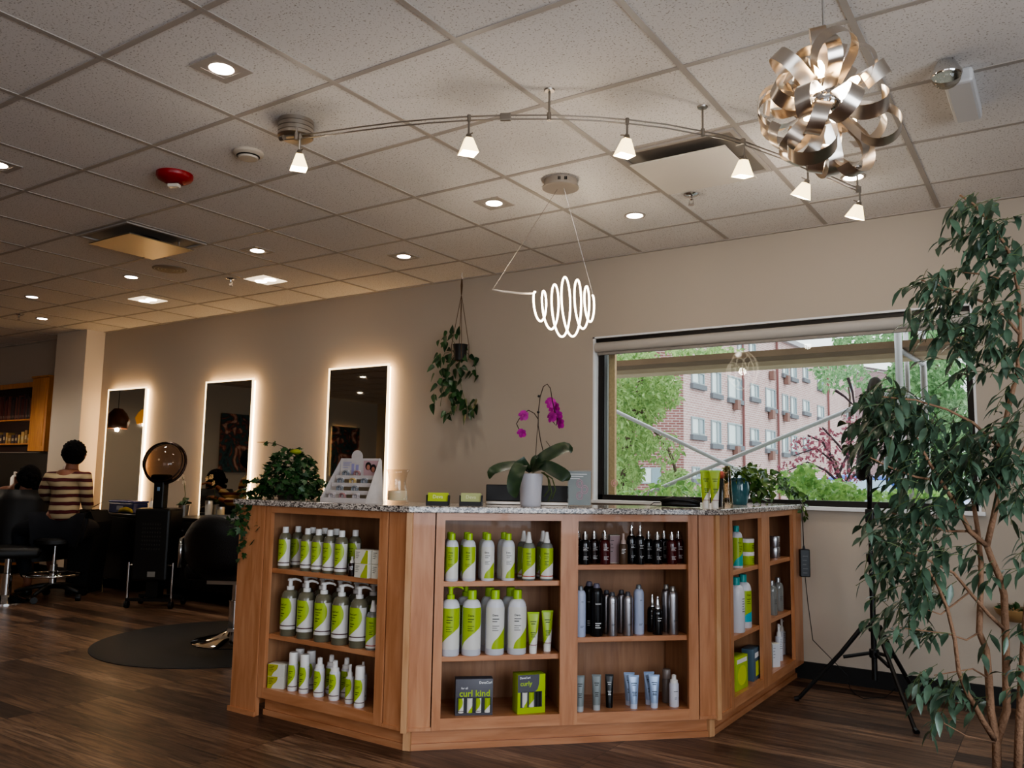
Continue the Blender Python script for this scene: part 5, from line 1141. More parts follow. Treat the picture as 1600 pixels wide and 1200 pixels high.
# stations under the mirrors
M['blk'] = mat('black_laminate', '0f0e0e', .35)
def station(x0, x1, lab):
    t = thing('styling_station', lab, 'cabinet', ((x0 + x1) / 2, WY - .20, 0)); w_ = (x1 - x0) / 2
    b = MB(); b.box(-w_, w_, -.23, .185, .10, .70); b.build('carcass', M['blk'], t)
    b = MB(); b.rbox(-w_ - .015, w_ + .015, -.25, .185, .70, .725, .003); b.build('worktop', M['blk'], t)
    for i in range(3):
        b = MB(); z = .12 + .195 * i; b.rbox(-w_ + .01, -w_ + .44, -.245, -.23, z, z + .18, .002); d = b.build('drawer', M['blk'], t)
        b = MB(); b.tube([(-w_ + .15, -.246, z + .10), (-w_ + .15, -.262, z + .10), (-w_ + .30, -.262, z + .10), (-w_ + .30, -.246, z + .10)], .005, 6); b.build('handle', M['chrome'], d)
    b = MB(); b.rbox(-w_ + .46, w_ - .01, -.245, -.23, .12, .69, .002); d = b.build('door', M['blk'], t)
    for sx in (-1, 1):
        b = MB(); b.box(sx * (w_ - .06) - .02, sx * (w_ - .06) + .02, -.20, .15, 0, .10); b.build('foot', M['blk'], t)
station(-8.62, -7.35, 'black styling station with drawers under the far left mirror')
station(-6.95, -5.75, 'black styling station under the middle mirror')
station(-5.35, -4.45, 'black styling station under the nearest mirror, behind the counter')
def on_st(px, py_base, Y=WY - .22): 
    p = at_y(px, py_base, Y); p.z = .7255; return p
# things on the far-left station
p = on_st(262, 795); t = thing('lotion_bottle', 'white pump bottle on the black station behind the hood dryer', 'bottle', (min(p.x, -7.42), p.y, p.z))
b = MB(); b.lathe([(.001, 0), (.036, 0), (.037, .004), (.037, .12), (.028, .135), (.012, .14), (.001, .14)], 18, caps=False); b.build('body', M['white'], t, smooth=40)
b = MB(); b.lathe([(.013, .138), (.013, .155), (.006, .157), (.006, .18), (.012, .182), (.012, .19), (.001, .19)], 12); b.tube([(0, 0, .186), (.03, 0, .186), (.04, 0, .178)], .005, 6); b.build('pump', M['white'], t, smooth=40)
p = on_st(243, 795); t = thing('spray_bottle', 'short white spray bottle left of the dryer column on the station', 'bottle', (p.x - .06, p.y, p.z))
b = MB(); b.lathe([(.001, 0), (.028, 0), (.028, .10), (.012, .125), (.001, .125)], 16, caps=False); b.build('body', M['white'], t, smooth=40)
b = MB(); b.lathe([(.013, .123), (.013, .14), (.001, .14)], 10); b.box(-.03, .012, -.006, .006, .14, .155); b.build('spray_nozzle', M['steel'], t)
p = on_st(200, 798, WY - .30); t = thing('storage_case', 'blue storage case on the black station at the far left', 'case', tuple(p))
b = MB(); b.rbox(-.21, .21, -.08, .08, 0, .10, .01); b.build('case_body', mat('navy_plastic', '1b2350', .4), t); b = MB(); b.rbox(-.215, .215, -.085, .085, .10, .12, .008); b.build('case_lid', mat('navy_lid', '27306a', .4), t)
b = MB(); b.box(-.06, .05, -.0865, -.0855, .03, .07); b.build('case_label', mat('label_grey', '8c8c94', .5), t)
p = on_st(196, 803, WY - .40); t = thing('folded_towel', 'yellow folded cloth in front of the blue case', 'towel', tuple(p))
b = MB(); b.tube([(-.11, 0, .012), (-.08, 0, .03), (.0, 0, .042), (.08, 0, .03), (.11, 0, .012)], [.011, .02, .024, .02, .011], 10); b.build('fabric', mat('mustard_cloth', '8f7a22', .8), t, smooth=True)
p = on_st(287, 797); t = thing('white_orchid', 'small white orchid in a silver pot right of the hood dryer', 'plant', tuple(p))
b = MB(); b.lathe([(.001, 0), (.045, 0), (.055, .10), (.05, .10), (.001, .09)], 24, caps=False); b.build('pot', M['steel'], t, smooth=40)
b = MB(); r_ = random.Random(4)
for i in range(9): a = r_.uniform(0, 2 * PI); leaf(b, (0, 0, .1), (math.cos(a), math.sin(a) * .5, r_.uniform(.3, 1.2)), rv(r_), r_.uniform(.10, .16), .055, .7, 'strap')
b.build('foliage', M['pothos'], t, smooth=True)
b = MB(); b.tube([(0, 0, .1), (.01, 0, .2), (-.02, 0, .32), (-.07, 0, .38), (-.13, 0, .36)], .003, 6); b.build('flower_stem', M['stem'], t)
for q in ((-.05, 0, .37), (-.09, -.01, .37), (-.13, 0, .35), (-.02, 0, .31)): blossom(t, Vector(q), .028, M['petalw'])
# mug and small things on the second station
for px, nm, lab, cc_, h_ in ((326, 'white_canister', 'white canister at the left end of the middle station', 'c8c2b6', .15), (345, 'cream_jar', 'cream jar on the middle station near the chair back', 'b7a98c', .10)):
    p = on_st(px, 800); t = thing(nm, lab, 'canister', tuple(p))
    b = MB(); b.lathe([(.001, 0), (.033, 0), (.034, h_ * .8), (.001, h_ * .8)], 18, caps=False); b.build('body', mat('canister_' + cc_, cc_, .4), t, smooth=40)
    b = MB(); b.lathe([(.001, h_ * .8), (.036, h_ * .8), (.034, h_), (.001, h_)], 18, caps=False); b.build('lid', M['steel'], t, smooth=40)

# ------------------------------------------------------------------ hood dryer
hp = at_z(240, 948, 0); hdep = depth(hp)
t = thing('hood_dryer', 'black rolling hood dryer with a clear round visor', 'hair dryer', tuple(hp), R(-50) * 0 - YAW * 0)
t.rotation_euler = (0, 0, R(33))
def hz(py): return CAM.z - (py - 741.5) / F * hdep
b = MB(); b.rbox(-.15, .15, -.14, .14, hz(908), hz(797), .02); b.build('motor_housing', M['black'], t)
b = MB()
for i in range(8):
    for j in range(7): b.box(-.078 + i * .021, -.068 + i * .021, -.1425, -.14, hz(860) + j * .034, hz(860) + j * .034 + .014)
b.build('grille', mat('grille_grey', '2c2a28', .6), t)
b = MB(); b.box(-.01, .055, -.143, -.1405, hz(901), hz(893)); b.build('rating_label', mat('label_white', '8c8a84', .6), t)
for sx in (-1, 1):
    b = MB(); b.bar((sx * .185, -.10, .06), (sx * .185, -.10, hz(880)), .011, 10); b.bar((sx * .185, -.10, hz(884)), (sx * .15, -.10, hz(884)), .008, 8); b.build('chrome_post', M['chrome'], t, smooth=40)
    for sy in (-.12, .14):
        b = MB(); b.M = T(sx * .185, sy + .02, .032) @ RY(PI / 2); b.lathe([(.001, -.014), (.03, -.014), (.032, 0), (.03, .014), (.001, .014)], 16, caps=False); b.build('caster', M['black'], t, smooth=40)
b = MB(); b.box(-.19, .19, -.12, -.09, .06, .085); b.box(-.02, .02, -.1, .14, .06, .085); b.box(-.19, .19, .12, .15, .06, .085); b.box(-.05, .05, -.06, .06, .085, hz(908)); b.build('base_frame', M['black'], t)
b = MB(); b.rbox(-.045, .045, -.05, .05, hz(798), hz(752), .012); b.rbox(-.075, .075, -.06, .06, hz(757), hz(744), .02); b.build('neck', M['black'], t)
b = MB(); b.rbox(-.012, .012, -.053, -.05, hz(770), hz(764), .001); b.build('indicator', mat('indicator_blue', '7fa0c0', .4), t)
hc = Vector((.02, 0, hz(726))); rr = .178
b = MB(); b.M = T(*hc) @ RX(R(78)); b.lathe([(rr * math.sin(a), rr * .9 * math.cos(a) - .03) for a in [.05 + 1.5 * k / 10 for k in range(11)]], 28, caps=False); b.build('visor', thin_glass('smoked_visor', 'a08a7c'), t, smooth=True)
for q_, r__ in ((0, .012), (.05, .006)):
    b = MB(); b.M = T(*hc) @ RX(R(78)); b.tube([Vector((rr * (1 - q_) * math.cos(a), rr * (1 - q_) * math.sin(a), .0 + q_)) for a in [2 * PI * i / 36 for i in range(37)]], r__, 8, caps=False); b.build('visor_rim', mat('rim_bronze', '3a2a24', .25, .6), t, smooth=True)

# ------------------------------------------------------------------ floor mat and hydraulic chair
mc = at_z(345, 1003, 0); ml = at_z(142, 1012, 0)
t = thing('floor_mat', 'round black anti-fatigue mat under the salon chair', 'floor mat', (mc.x, mc.y, 0))
mr = .80
b = MB(); b.lathe([(.001, 0), (mr, 0), (mr, .004), (mr - .025, .012), (.001, .012)], 64, caps=False); b.build('mat_pad', mat('rubber_mat', '1c1b1b', .55, bump=.2, bscale=200), t, smooth=30)
cb = at_z(366, 1002, .012); cdep = depth(cb)
t = thing('salon_chair', 'black hydraulic salon chair with rounded back and chrome column', 'salon chair', (cb.x, cb.y, .012), R(118))
# local: +x is the way the sitter faces (away, towards the mirror), back at -x
b = MB(); b.lathe([(.001, 0), (.27, 0), (.275, .006), (.25, .02), (.12, .045), (.06, .07), (.05, .09), (.001, .09)], 40, caps=False); b.build('base_plate', M['chrome'], t, smooth=30)
b = MB(); b.lathe([(.045, .08), (.045, .26), (.05, .262), (.05, .27), (.03, .272), (.03, .40)], 20); b.build('column', M['chrome'], t, smooth=40)
b = MB(); b.tube([(.0, -.05, .20), (-.05, -.20, .20), (-.06, -.36, .185)], .006, 8); b.tube([(-.06, -.30, .185), (-.06, -.40, .18)], .011, 8); b.build('pump_lever', M['chrome'], t, smooth=True)
b = MB(); b.box(-.16, .16, -.14, .14, .39, .42); b.build('seat_plate', M['steel'], t)
b = MB(); b.rbox(-.25, .27, -.27, .27, .42, .53, .04); b.build('seat', M['leather'], t, smooth=50)
for s_ in (-1, 1):
    b = MB(); b.tube([(-.22, s_ * .30, .50), (-.22, s_ * .30, .68), (-.1, s_ * .30, .70), (.2, s_ * .30, .69), (.24, s_ * .30, .60), (.22, s_ * .27, .50)], .016, 8); b.build('armrest', M['chrome'], t, smooth=True)
def shell(b, w, h, z0, x, th, n=14, m_=10):
    vs = []; fs = []
    for side in (0, 1):
        for j in range(m_ + 1):
            v_ = j / m_; wz = w * (1 - .55 * max(0, v_ - .6) ** 2 * 4) * (1 - .25 * max(0, .3 - v_) * 3)
            for i in range(n + 1):
                u = -1 + 2 * i / n; y = u * wz; zz = z0 + h * (v_ - (.10 * u ** 4) * v_ + .06 * (abs(u) ** 4) * (1 - v_)); xx = x - .07 * v_ + .10 * u * u - (th if side else 0) * (1 - .7 * max(abs(u), abs(2 * v_ - 1)) ** 6)
                vs.append((xx, y, zz))
    W_ = n + 1; K = W_ * (m_ + 1)
    for j in range(m_):
        for i in range(n):
            a = j * W_ + i; fs.append([a, a + 1, a + W_ + 1, a + W_]); fs.append([K + a, K + a + W_, K + a + W_ + 1, K + a + 1])
    rim = [i for i in range(W_)] + [j * W_ + n for j in range(1, m_ + 1)] + [m_ * W_ + i for i in range(n - 1, -1, -1)] + [j * W_ for j in range(m_ - 1, 0, -1)]
    for i, a in enumerate(rim): c_ = rim[(i + 1) % len(rim)]; fs.append([a, K + a, K + c_, c_])
    b.add(vs, fs)
b = MB(); shell(b, .29, .42, .43, -.24, .09); b.build('backrest', M['leather'], t, smooth=50)
b = MB(); b.tube([(.3, -.12, .40), (.42, -.12, .16), (.42, .12, .16), (.3, .12, .40)], .011, 8); b.rbox(.40, .50, -.15, .15, .14, .16, .004); b.build('footrest', M['chrome'], t)

# ------------------------------------------------------------------ stool
sp_ = at_z(80, 936, 0); sdep = depth(sp_); rz_ = R(10)
t = thing('rolling_stool', 'black stool on casters with chrome foot ring under the seated stylist', 'stool', tuple(sp_))
b = MB(); b.lathe([(.03, .10), (.03, .30), (.016, .30), (.016, .47), (.05, .48)], 16); b.build('gas_column', M['chrome'], t, smooth=40)
b = MB(); b.lathe([(.001, .475), (.17, .475), (.19, .49), (.19, .52), (.16, .54), (.001, .545)], 28, caps=False); b.build('seat', M['leather'], t, smooth=40)
b = MB(); b.tube([Vector((.225 * math.cos(a), .225 * math.sin(a), .215)) for a in [2 * PI * i / 32 for i in range(33)]], .011, 8, caps=False)
for k in range(3): a = 2 * PI * k / 3; b.bar((.03 * math.cos(a), .03 * math.sin(a), .2), (.225 * math.cos(a), .225 * math.sin(a), .215), .007, 6)
b.build('foot_ring', M['chrome'], t, smooth=True)
for k in range(5):
    a = 2 * PI * k / 5 + .3; c_, s_ = math.cos(a), math.sin(a)
    b = MB(); b.tube([(0, 0, .12), (.12 * c_, .12 * s_, .115), (.29 * c_, .29 * s_, .075)], [.028, .022, .014], 8); lg = b.build('leg', M['black'], t, smooth=True)
    b = MB(); b.M = T(.29 * c_, .29 * s_, .03) @ RZ(a + .6) @ RY(PI / 2)
    b.lathe([(.001, -.02), (.028, -.02), (.03, -.012), (.03, .012), (.028, .02), (.001, .02)], 14, caps=False); b.build('caster', M['black'], lg, smooth=40)

# ------------------------------------------------------------------ people
def skin(name, verts, edges, m, parent, sub=2, root=0):
    """verts: (x, y, z, rx, ry)"""
    me = bpy.data.meshes.new(name); me.from_pydata([v[:3] for v in verts], edges, []); me.materials.append(m)
    o = bpy.data.objects.new(name, me); col.objects.link(o); o.parent = parent
    md = o.modifiers.new('skin', 'SKIN'); md.use_smooth_shade = True
    for i, v in enumerate(verts):
        sv = me.skin_vertices[0].data[i]; sv.radius = (v[3], v[4] if len(v) > 4 else v[3]); sv.use_root = (i == root)
    s = o.modifiers.new('sub', 'SUBSURF'); s.levels = sub; s.render_levels = sub
    return o
def chain(*pts): return list(pts), [(i, i + 1) for i in range(len(pts) - 1)]
def multi(*chains):
    V = []; E = []
    for c in chains:
        pass
    return V, E
SKIN_ = mat('skin_tone', '8a5a44', .5, sub=.1); HAIR = mat('dark_hair', '070505', .85, spec=.2)
m, nt, b, N, L = nodes('striped_knit'); M['knit'] = m
tc = N('ShaderNodeTexCoord'); sp = N('ShaderNodeSeparateXYZ'); L(tc.outputs['Object'], sp.inputs[0])
nz = N('ShaderNodeTexNoise'); nz.inputs['Scale'].default_value = 5; L(tc.outputs['Object'], nz.inputs['Vector'])
mu = N('ShaderNodeMath', operation='MULTIPLY_ADD'); mu.inputs[1].default_value = .03; L(nz.outputs['Fac'], mu.inputs[0]); L(sp.outputs['Z'], mu.inputs[2])
md_ = N('ShaderNodeMath', operation='PINGPONG'); md_.inputs[1].default_value = .0355; L(mu.outputs[0], md_.inputs[0])
r = ramp(N, [(.0, '5a1d20'), (.40, '4a1a1c'), (.47, 'b9a583'), (1, 'c2b08c')]); sc_ = N('ShaderNodeMath', operation='MULTIPLY'); sc_.inputs[1].default_value = 1 / .0355; L(md_.outputs[0], sc_.inputs[0]); L(sc_.outputs[0], r.inputs['Fac'])
L(r.outputs['Color'], b.inputs['Base Color']); b.inputs['Roughness'].default_value = .9
# stylist. local frame: +x to image right, +y away from the camera
pz = sp_.copy(); pr = thing('person', 'seated stylist in a cream and maroon striped sweater, back to the camera', 'person', (pz.x, pz.y, 0), YAW * -1 * -1 + 0)
pr.rotation_euler = (0, 0, -YAW)
S = sdep / F
def lx(px): return (px - 80) * S
def lz(py): return CAM.z - (py - 738.5) * S
# body: one continuous surface head to hands and legs
Vb = [(.04, 0, .60, .15, .12),       # 0 pelvis
      (.05, .01, .80, .125, .10), (.055, .02, .98, .145, .10), (.06, .02, lz(748), .10, .075), (.065, .025, lz(737), .05, .05), (.07, .04, lz(728), .048, .048), (.075, .05, lz(716), .07, .085), (.08, .05, lz(702), .075, .09), (.08, .05, lz(694), .045, .05),
      (lx(118), .01, lz(748), .055), (lx(122), .0, lz(772), .045), (lx(116), .12, lz(795), .037), (lx(98), .30, lz(790), .028), (lx(92), .36, lz(786), .03),
      (lx(62), .02, lz(750), .055), (lx(50), .06, lz(772), .045), (lx(46), .22, lz(786), .037), (lx(44), .34, lz(768), .028), (lx(44), .38, lz(762), .03),
      (-.10, .02, .60, .10), (-.40, .10, .60, .065), (-.34, .10, .36, .05), (-.27, .10, .13, .035), (-.33, .16, .08, .04, .03),
      (.16, .05, .60, .10), (.10, .45, .60, .065), (.08, .42, .32, .05), (.08, .40, .12, .035), (.02, .48, .08, .04, .03)]
Eb = [(0, 1), (1, 2), (2, 3), (3, 4), (4, 5), (5, 6), (6, 7), (7, 8), (3, 9), (9, 10), (10, 11), (11, 12), (12, 13), (3, 14), (14, 15), (15, 16), (16, 17), (17, 18), (0, 19), (19, 20), (20, 21), (21, 22), (22, 23), (0, 24), (24, 25), (25, 26), (26, 27), (27, 28)]
skin('body', Vb, Eb, SKIN_, pr)
g = .016
Vs = [(.04, .0, .655, .178, .15)] + [(x, y, z, rx_ + g + .01, ry_ + g + .01) for x, y, z, rx_, ry_ in Vb[1:3]] + [(.06, .02, lz(752), .125, .085), (.065, .022, lz(744), .07, .06)]
Vs += [tuple(list(v[:3]) + [v[3] + g]) for v in Vb[9:13]] + [tuple(list(v[:3]) + [v[3] + g]) for v in Vb[14:18]]
Es = [(0, 1), (1, 2), (2, 3), (3, 4), (3, 5), (5, 6), (6, 7), (7, 8), (3, 9), (9, 10), (10, 11), (11, 12)]
skin('sweater', Vs, Es, M['knit'], pr)
Vt = [(.04, .0, .64, .185, .155), (-.10, .02, .615, .115), (-.40, .10, .605, .08), (-.345, .10, .36, .065), (-.28, .10, .16, .055), (.16, .05, .615, .115), (.10, .45, .605, .08), (.08, .42, .34, .065), (.08, .40, .16, .055)]
Et = [(0, 1), (1, 2), (2, 3), (3, 4), (0, 5), (5, 6), (6, 7), (7, 8)]
skin('trousers', Vt, Et, mat('navy_trousers', '12141c', .85), pr)
for (x, y) in ((-.30, .12), (.04, .44)):
    b = MB(); b.M = T(x, y, 0); b.tube([(.05, -.05, .045), (0, 0, .05), (-.07, .05, .04), (-.13, .09, .032)], [.035, .042, .040, .022], 10); b.build('shoe', M['black'], pr, smooth=True)
b = MB(); hcx = Vector((.080, .045, lz(709)))
b.ell(tuple(hcx), (.098, .112, .115), 20, 14); r_ = random.Random(2)
for i in range(70): 
    d = rand_dir(r_); d.y -= .3; d.z = abs(d.z) * .9 - .25; d.normalize(); q = hcx + Vector((d.x * .092, d.y * .105, d.z * .108)); b.ell(tuple(q), (.013, .013, .013), 7, 5)
b.build('hair', HAIR, pr, smooth=True)
for s_ in (-1, 1):
    b = MB(); b.ell((.078 + s_ * .088, .06, lz(712)), (.010, .02, .028), 10, 8); b.build('ear', SKIN_, pr, smooth=True)
# hands: palm with five fingers each
def hand(name, c, fwd, upv, parent, sgn=1, s=1.0):
    fwd = Vector(fwd).normalized(); upv = Vector(upv); side = fwd.cross(upv).normalized() * sgn; upv = side.cross(fwd).normalized() * sgn; c = Vector(c)
    V = [tuple(c) + (.022 * s, .014 * s)]; E = []
    def a(p, r): V.append(tuple(p) + (r, r)); return len(V) - 1
    k = a(c + fwd * .045 * s, .022 * s); E.append((0, k))
    for i, (o_, l_) in enumerate(((-.027, .062), (-.009, .072), (.009, .068), (.026, .052))):
        p0 = a(c + fwd * .075 * s + side * o_ * s, .0095 * s); E.append((k, p0)); p1 = a(c + fwd * (.075 + l_ * .55) * s + side * o_ * 1.15 * s - upv * .012 * s, .0085 * s); E.append((p0, p1)); p2 = a(c + fwd * (.075 + l_ * .85) * s + side * o_ * 1.15 * s - upv * .036 * s, .0075 * s); E.append((p1, p2))
    t0 = a(c + fwd * .02 * s - side * .030 * s, .011 * s); E.append((0, t0)); t1 = a(c + fwd * .05 * s - side * .052 * s - upv * .01 * s, .0095 * s); E.append((t0, t1)); t2 = a(c + fwd * .075 * s - side * .05 * s - upv * .02 * s, .008 * s); E.append((t1, t2))
    return skin(name, V, E, SKIN_, parent, 1)
hand('hand', (lx(44), .40, lz(760)), (-.3, .8, .2), (0, 0, 1), pr, 1); hand('hand', (lx(91), .38, lz(785)), (-.8, .5, .2), (0, 0, 1), pr, -1)

# client in a cape
cdp = sdep + .45; cp_ = at_d(28, 800, cdp); cl_ = thing('person', 'client with dark hair seated under a black cape, left of the stylist', 'person', (cp_.x, cp_.y, 0)); cl_.rotation_euler = (0, 0, -YAW)
S2 = cdp / F
def cx2(px): return (px - 28) * S2
def cz2(py): return CAM.z - (py - 738) * S2
Vc = [(0, 0, .55, .15, .12), (.0, 0, .75, .12, .10), (.02, 0, .93, .14, .10), (.04, 0, cz2(778), .07, .06), (.06, 0, cz2(770), .045), (cx2(42), .0, cz2(758), .07, .08), (cx2(42), 0, cz2(742), .07, .08), (cx2(42), 0, cz2(735), .04, .04),
      (-.17, .0, .95, .05), (-.22, .05, .72, .04), (-.10, .22, .66, .03), (.19, .0, .95, .05), (.23, .05, .72, .04), (.12, .22, .66, .03),
      (-.12, .1, .55, .09), (-.12, .45, .55, .065), (-.12, .45, .25, .05), (-.12, .5, .12, .035), (.1, .1, .55, .09), (.1, .45, .55, .065), (.1, .45, .25, .05), (.1, .5, .12, .035)]
Ec = [(0, 1), (1, 2), (2, 3), (3, 4), (4, 5), (5, 6), (6, 7), (3, 8), (8, 9), (9, 10), (3, 11), (11, 12), (12, 13), (0, 14), (14, 15), (15, 16), (16, 17), (0, 18), (18, 19), (19, 20), (20, 21)]
skin('body', Vc, Ec, SKIN_, cl_)
b = MB(); hx, hz_ = cx2(42), cz2(750); b.ell((hx, -.005, hz_ + .01), (.10, .11, .12), 18, 12)
for i in range(90):
    d = rand_dir(r_); q = Vector((hx + d.x * .10, -.02 + d.y * .10, hz_ - .05 + d.z * .15)); b.ell(tuple(q), (.024, .024, .026), 7, 5)
b.build('hair', HAIR, cl_, smooth=True)
b = MB(); prof = [(.07, cz2(778)), (.12, cz2(781)), (.22, .95), (.28, .85), (.33, .65), (.38, .45), (.40, .30)]
n = 30; vs = []; fs = []
for k, (r__, z) in enumerate(prof):
    for i in range(n):
        a = 2 * PI * i / n; w_ = 1 + .06 * k / 6 * math.sin(a * 7); vs.append((.03 + r__ * w_ * math.cos(a), .12 * k / 6 + r__ * w_ * math.sin(a) * 1.05, z))
for k in range(len(prof) - 1):
    for i in range(n): j = (i + 1) % n; fs.append([k * n + i, (k + 1) * n + i, (k + 1) * n + j, k * n + j])
b.add(vs, fs); b.build('cape', mat('black_cape', '0c0b0c', .55), cl_, smooth=True)
# client chair: chrome base seen at the left edge
cc2 = at_z(8, 940, 0); t = thing('salon_chair', 'black salon chair with chrome base at the left edge under the client', 'salon chair', (cc2.x, cc2.y, 0), R(60))
b = MB(); b.lathe([(.001, 0), (.24, 0), (.24, .01), (.1, .04), (.05, .06), (.001, .06)], 32, caps=False); b.build('base_plate', M['chrome'], t, smooth=30)
b = MB(); b.lathe([(.04, .05), (.04, .24), (.028, .245), (.028, .38)], 16); b.build('column', M['chrome'], t, smooth=40)
b = MB(); b.rbox(-.25, .25, -.25, .25, .38, .47, .03); b.build('seat', M['leather'], t, smooth=50)
b = MB(); shell(b, .27, .36, .40, -.24, .07); b.build('backrest', M['leather'], t, smooth=50)

# covered trolley right of the stylist
q = at_z(136, 925, 0); t = thing('covered_trolley', 'black cloth-covered trolley between the stylist and the white column', 'trolley', tuple(q), R(33)); D_ = depth(q)
zt = CAM.z - (800 - 739) / F * D_
b = MB(); b.add([(-.13, -.15, .0), (.05, -.15, 0), (.05, .15, 0), (-.13, .15, 0), (-.13, -.15, .45), (.10, -.15, .50), (.10, .15, .50), (-.13, .15, .45), (-.14, -.16, zt), (.06, -.16, zt), (.11, -.16, zt - .1), (.11, .16, zt - .1), (.06, .16, zt), (-.14, .16, zt)],
      [[0, 3, 2, 1], [0, 1, 5, 4], [1, 2, 6, 5], [2, 3, 7, 6], [3, 0, 4, 7], [4, 5, 10, 9, 8], [5, 6, 11, 10], [6, 7, 13, 12, 11], [7, 4, 8, 13], [8, 9, 12, 13], [9, 10, 11, 12]])
b.build('cloth_cover', mat('black_cloth', '0a090a', .8), t)
b = MB(); b.rbox(-.10, .04, -.05, .05, zt, zt + .012, .003); b.build('tray', M['blk'], t)
c = thing('hair_scissors', 'open hair scissors lying on the covered trolley', 'scissors', (q.x, q.y, zt + .0125), R(33))
b = MB(); b.tube([(-.02, 0, .01), (.06, 0, .055), (.10, 0, .075)], [.005, .004, .001], 6); b.build('blade', M['nickel'], c)
b = MB(); b.tube([(.02 * math.cos(a) - .04, 0, .02 + .018 * math.sin(a)) for a in [2 * PI * i / 12 for i in range(13)]], .003, 6); b.build('finger_ring', M['black'], c)

# ------------------------------------------------------------------ dispensary: oak wall unit, shelves and base cabinets
Xc = at_y(88, 650, WY - .02).x; Yf = at_x(72, 650, Xc).y; Xd = at_y(47, 650, Yf).x
zt_ = at_y(72, 589, Yf).z; zb_ = at_y(70, 705, Yf).z
t = thing('oak_cabinet', 'tall oak wall cabinet with a panelled door left of the white column', 'cabinet', (0, 0, 0))
b = MB(); b.box(Xd, Xc, Yf + .02, WY - .001, zb_, zt_); b.build('carcass', M['oak'], t)
b = MB(); b.rbox(Xd + .002, Xc - .002, Yf, Yf + .019, zb_ + .003, zt_ - .003, .002); d = b.build('door', M['oak'], t)
b = MB(); w_ = .05; b.box(Xd + w_, Xc - w_, Yf - .004, Yf, zb_ + .06, zt_ - .06); b.build('door_panel', M['oak'], d)
b = MB(); b.box(Xd - .01, Xc + .01, Yf - .012, WY - .001, zt_, zt_ + .02); b.build('crown', M['oak'], t)
t = thing('colour_shelves', 'oak open wall shelves full of hair colour at the left edge', 'shelves', (0, 0, 0)); XS = XL + .02; Ys = Yf + .02
b = MB(); b.box(XS, Xd - .012, Ys, Ys + .02, zt_ - .10, zt_ - .04); b.build('top_rail', M['oak'], t)
b = MB(); b.box(XS, Xd - .012, WY - .015, WY - .001, zb_, zt_ - .06); b.build('back_panel', mat('shelf_back', '2c1712', .7), t)
zs = [zb_ + .04, zb_ + .30 * (zt_ - zb_) + .08, zt_ - .06]
zmid = at_y(30, 655, Ys).z
for z in (zb_ + .10, zmid): b = MB(); b.box(XS, Xd - .012, Ys + .01, WY - .015, z - .018, z); b.build('shelf', M['oak'], t)
b = MB(); b.box(Xd - .012, Xd, Ys, WY - .001, zb_, zt_ - .04); b.build('side_panel', M['oak'], t)
r_ = random.Random(8); cols = ['4c1d1c', '3a2120', '5c2a24', '2a2022', '6a3a30', '35272c']
xv = at_y(0, 650, Ys).x - .1
x = Xd - .04; pr1 = {}
while x > xv:
    w_ = r_.uniform(.018, .03); h_ = r_.uniform(.24, .30); cc_ = r_.choice(cols)
    o = thing('colour_swatch_book', 'dark red upright colour swatch book on the upper dispensary shelf', 'swatch book', (x, Ys + .012, zmid), 0, 'swatch books on the upper oak shelf')
    b = MB(); b.box(-w_, 0, 0, .09, 0, h_); b.build('cover', mat('book_' + cc_, cc_, .6), o)
    b = MB(); b.box(-w_ * .7, -w_ * .3, -.001, 0, .02, .05); b.build('spine_label', mat('spine_label', '8a7a70', .6), o); x -= w_ + r_.uniform(.006, .02)
x = Xd - .05
while x > xv:
    w_ = r_.uniform(.04, .07); h_ = r_.uniform(.10, .17); cc_ = r_.choice(['a8864c', 'b89a5e', '4a3230', '3c3034', '8a6a3c'])
    o = thing('colour_carton', 'small hair colour carton on the lower dispensary shelf', 'box', (x, Ys + .014, zb_ + .10), 0, 'cartons on the lower oak shelf')
    b = MB(); b.box(-w_, 0, 0, .08, 0, h_); b.build('carton', mat('carton_' + cc_, cc_, .6), o)
    b = MB(); b.box(-w_ * .85, -w_ * .15, -.001, 0, h_ * .3, h_ * .6); b.build('front_label', mat('pale_label', 'b0a080', .6), o); x -= w_ + r_.uniform(.008, .03)
t = thing('base_cabinets', 'oak base cabinets with a dark worktop along the wall at the far left', 'cabinet', (0, 0, 0))
b = MB(); b.box(XL + .02, -9.60, WY - .55, WY - .014, .10, .86); b.build('carcass', M['oak'], t)
b = MB(); b.box(XL + .01, -9.59, WY - .58, WY - .001, .86, .90); b.build('worktop', M['blk'], t)
b = MB(); b.box(XL + .05, -9.66, WY - .50, WY - .05, 0, .10); b.build('toe_kick', M['base'], t)
b = MB(); b.box(XL + .01, -9.59, WY - .02, WY - .001, .90, zb_ - .01); b.build('backsplash', mat('dark_splash', '16110e', .4), t)
for i in range(5):
    x0_ = -9.62 - (i + 1) * .52; b = MB(); b.rbox(x0_, x0_ + .50, WY - .57, WY - .551, .12, .84, .002); d = b.build('door', M['oak'], t)
    b = MB(); b.bar((x0_ + .45, WY - .585, .6), (x0_ + .45, WY - .585, .72), .005, 6); b.build('handle', M['nickel'], d)
p = at_y(20, 778, WY - .35); t = thing('white_bottle', 'white pump bottle on the dark worktop left of the client', 'bottle', (p.x, p.y, .90))
b = MB(); b.lathe([(.001, 0), (.04, 0), (.04, .14), (.02, .17), (.001, .17)], 16, caps=False); b.build('body', M['white'], t, smooth=40)
b = MB(); b.lathe([(.012, .168), (.012, .21), (.001, .21)], 10); b.tube([(0, 0, .205), (.04, 0, .2)], .006, 6); b.build('pump', M['white'], t)
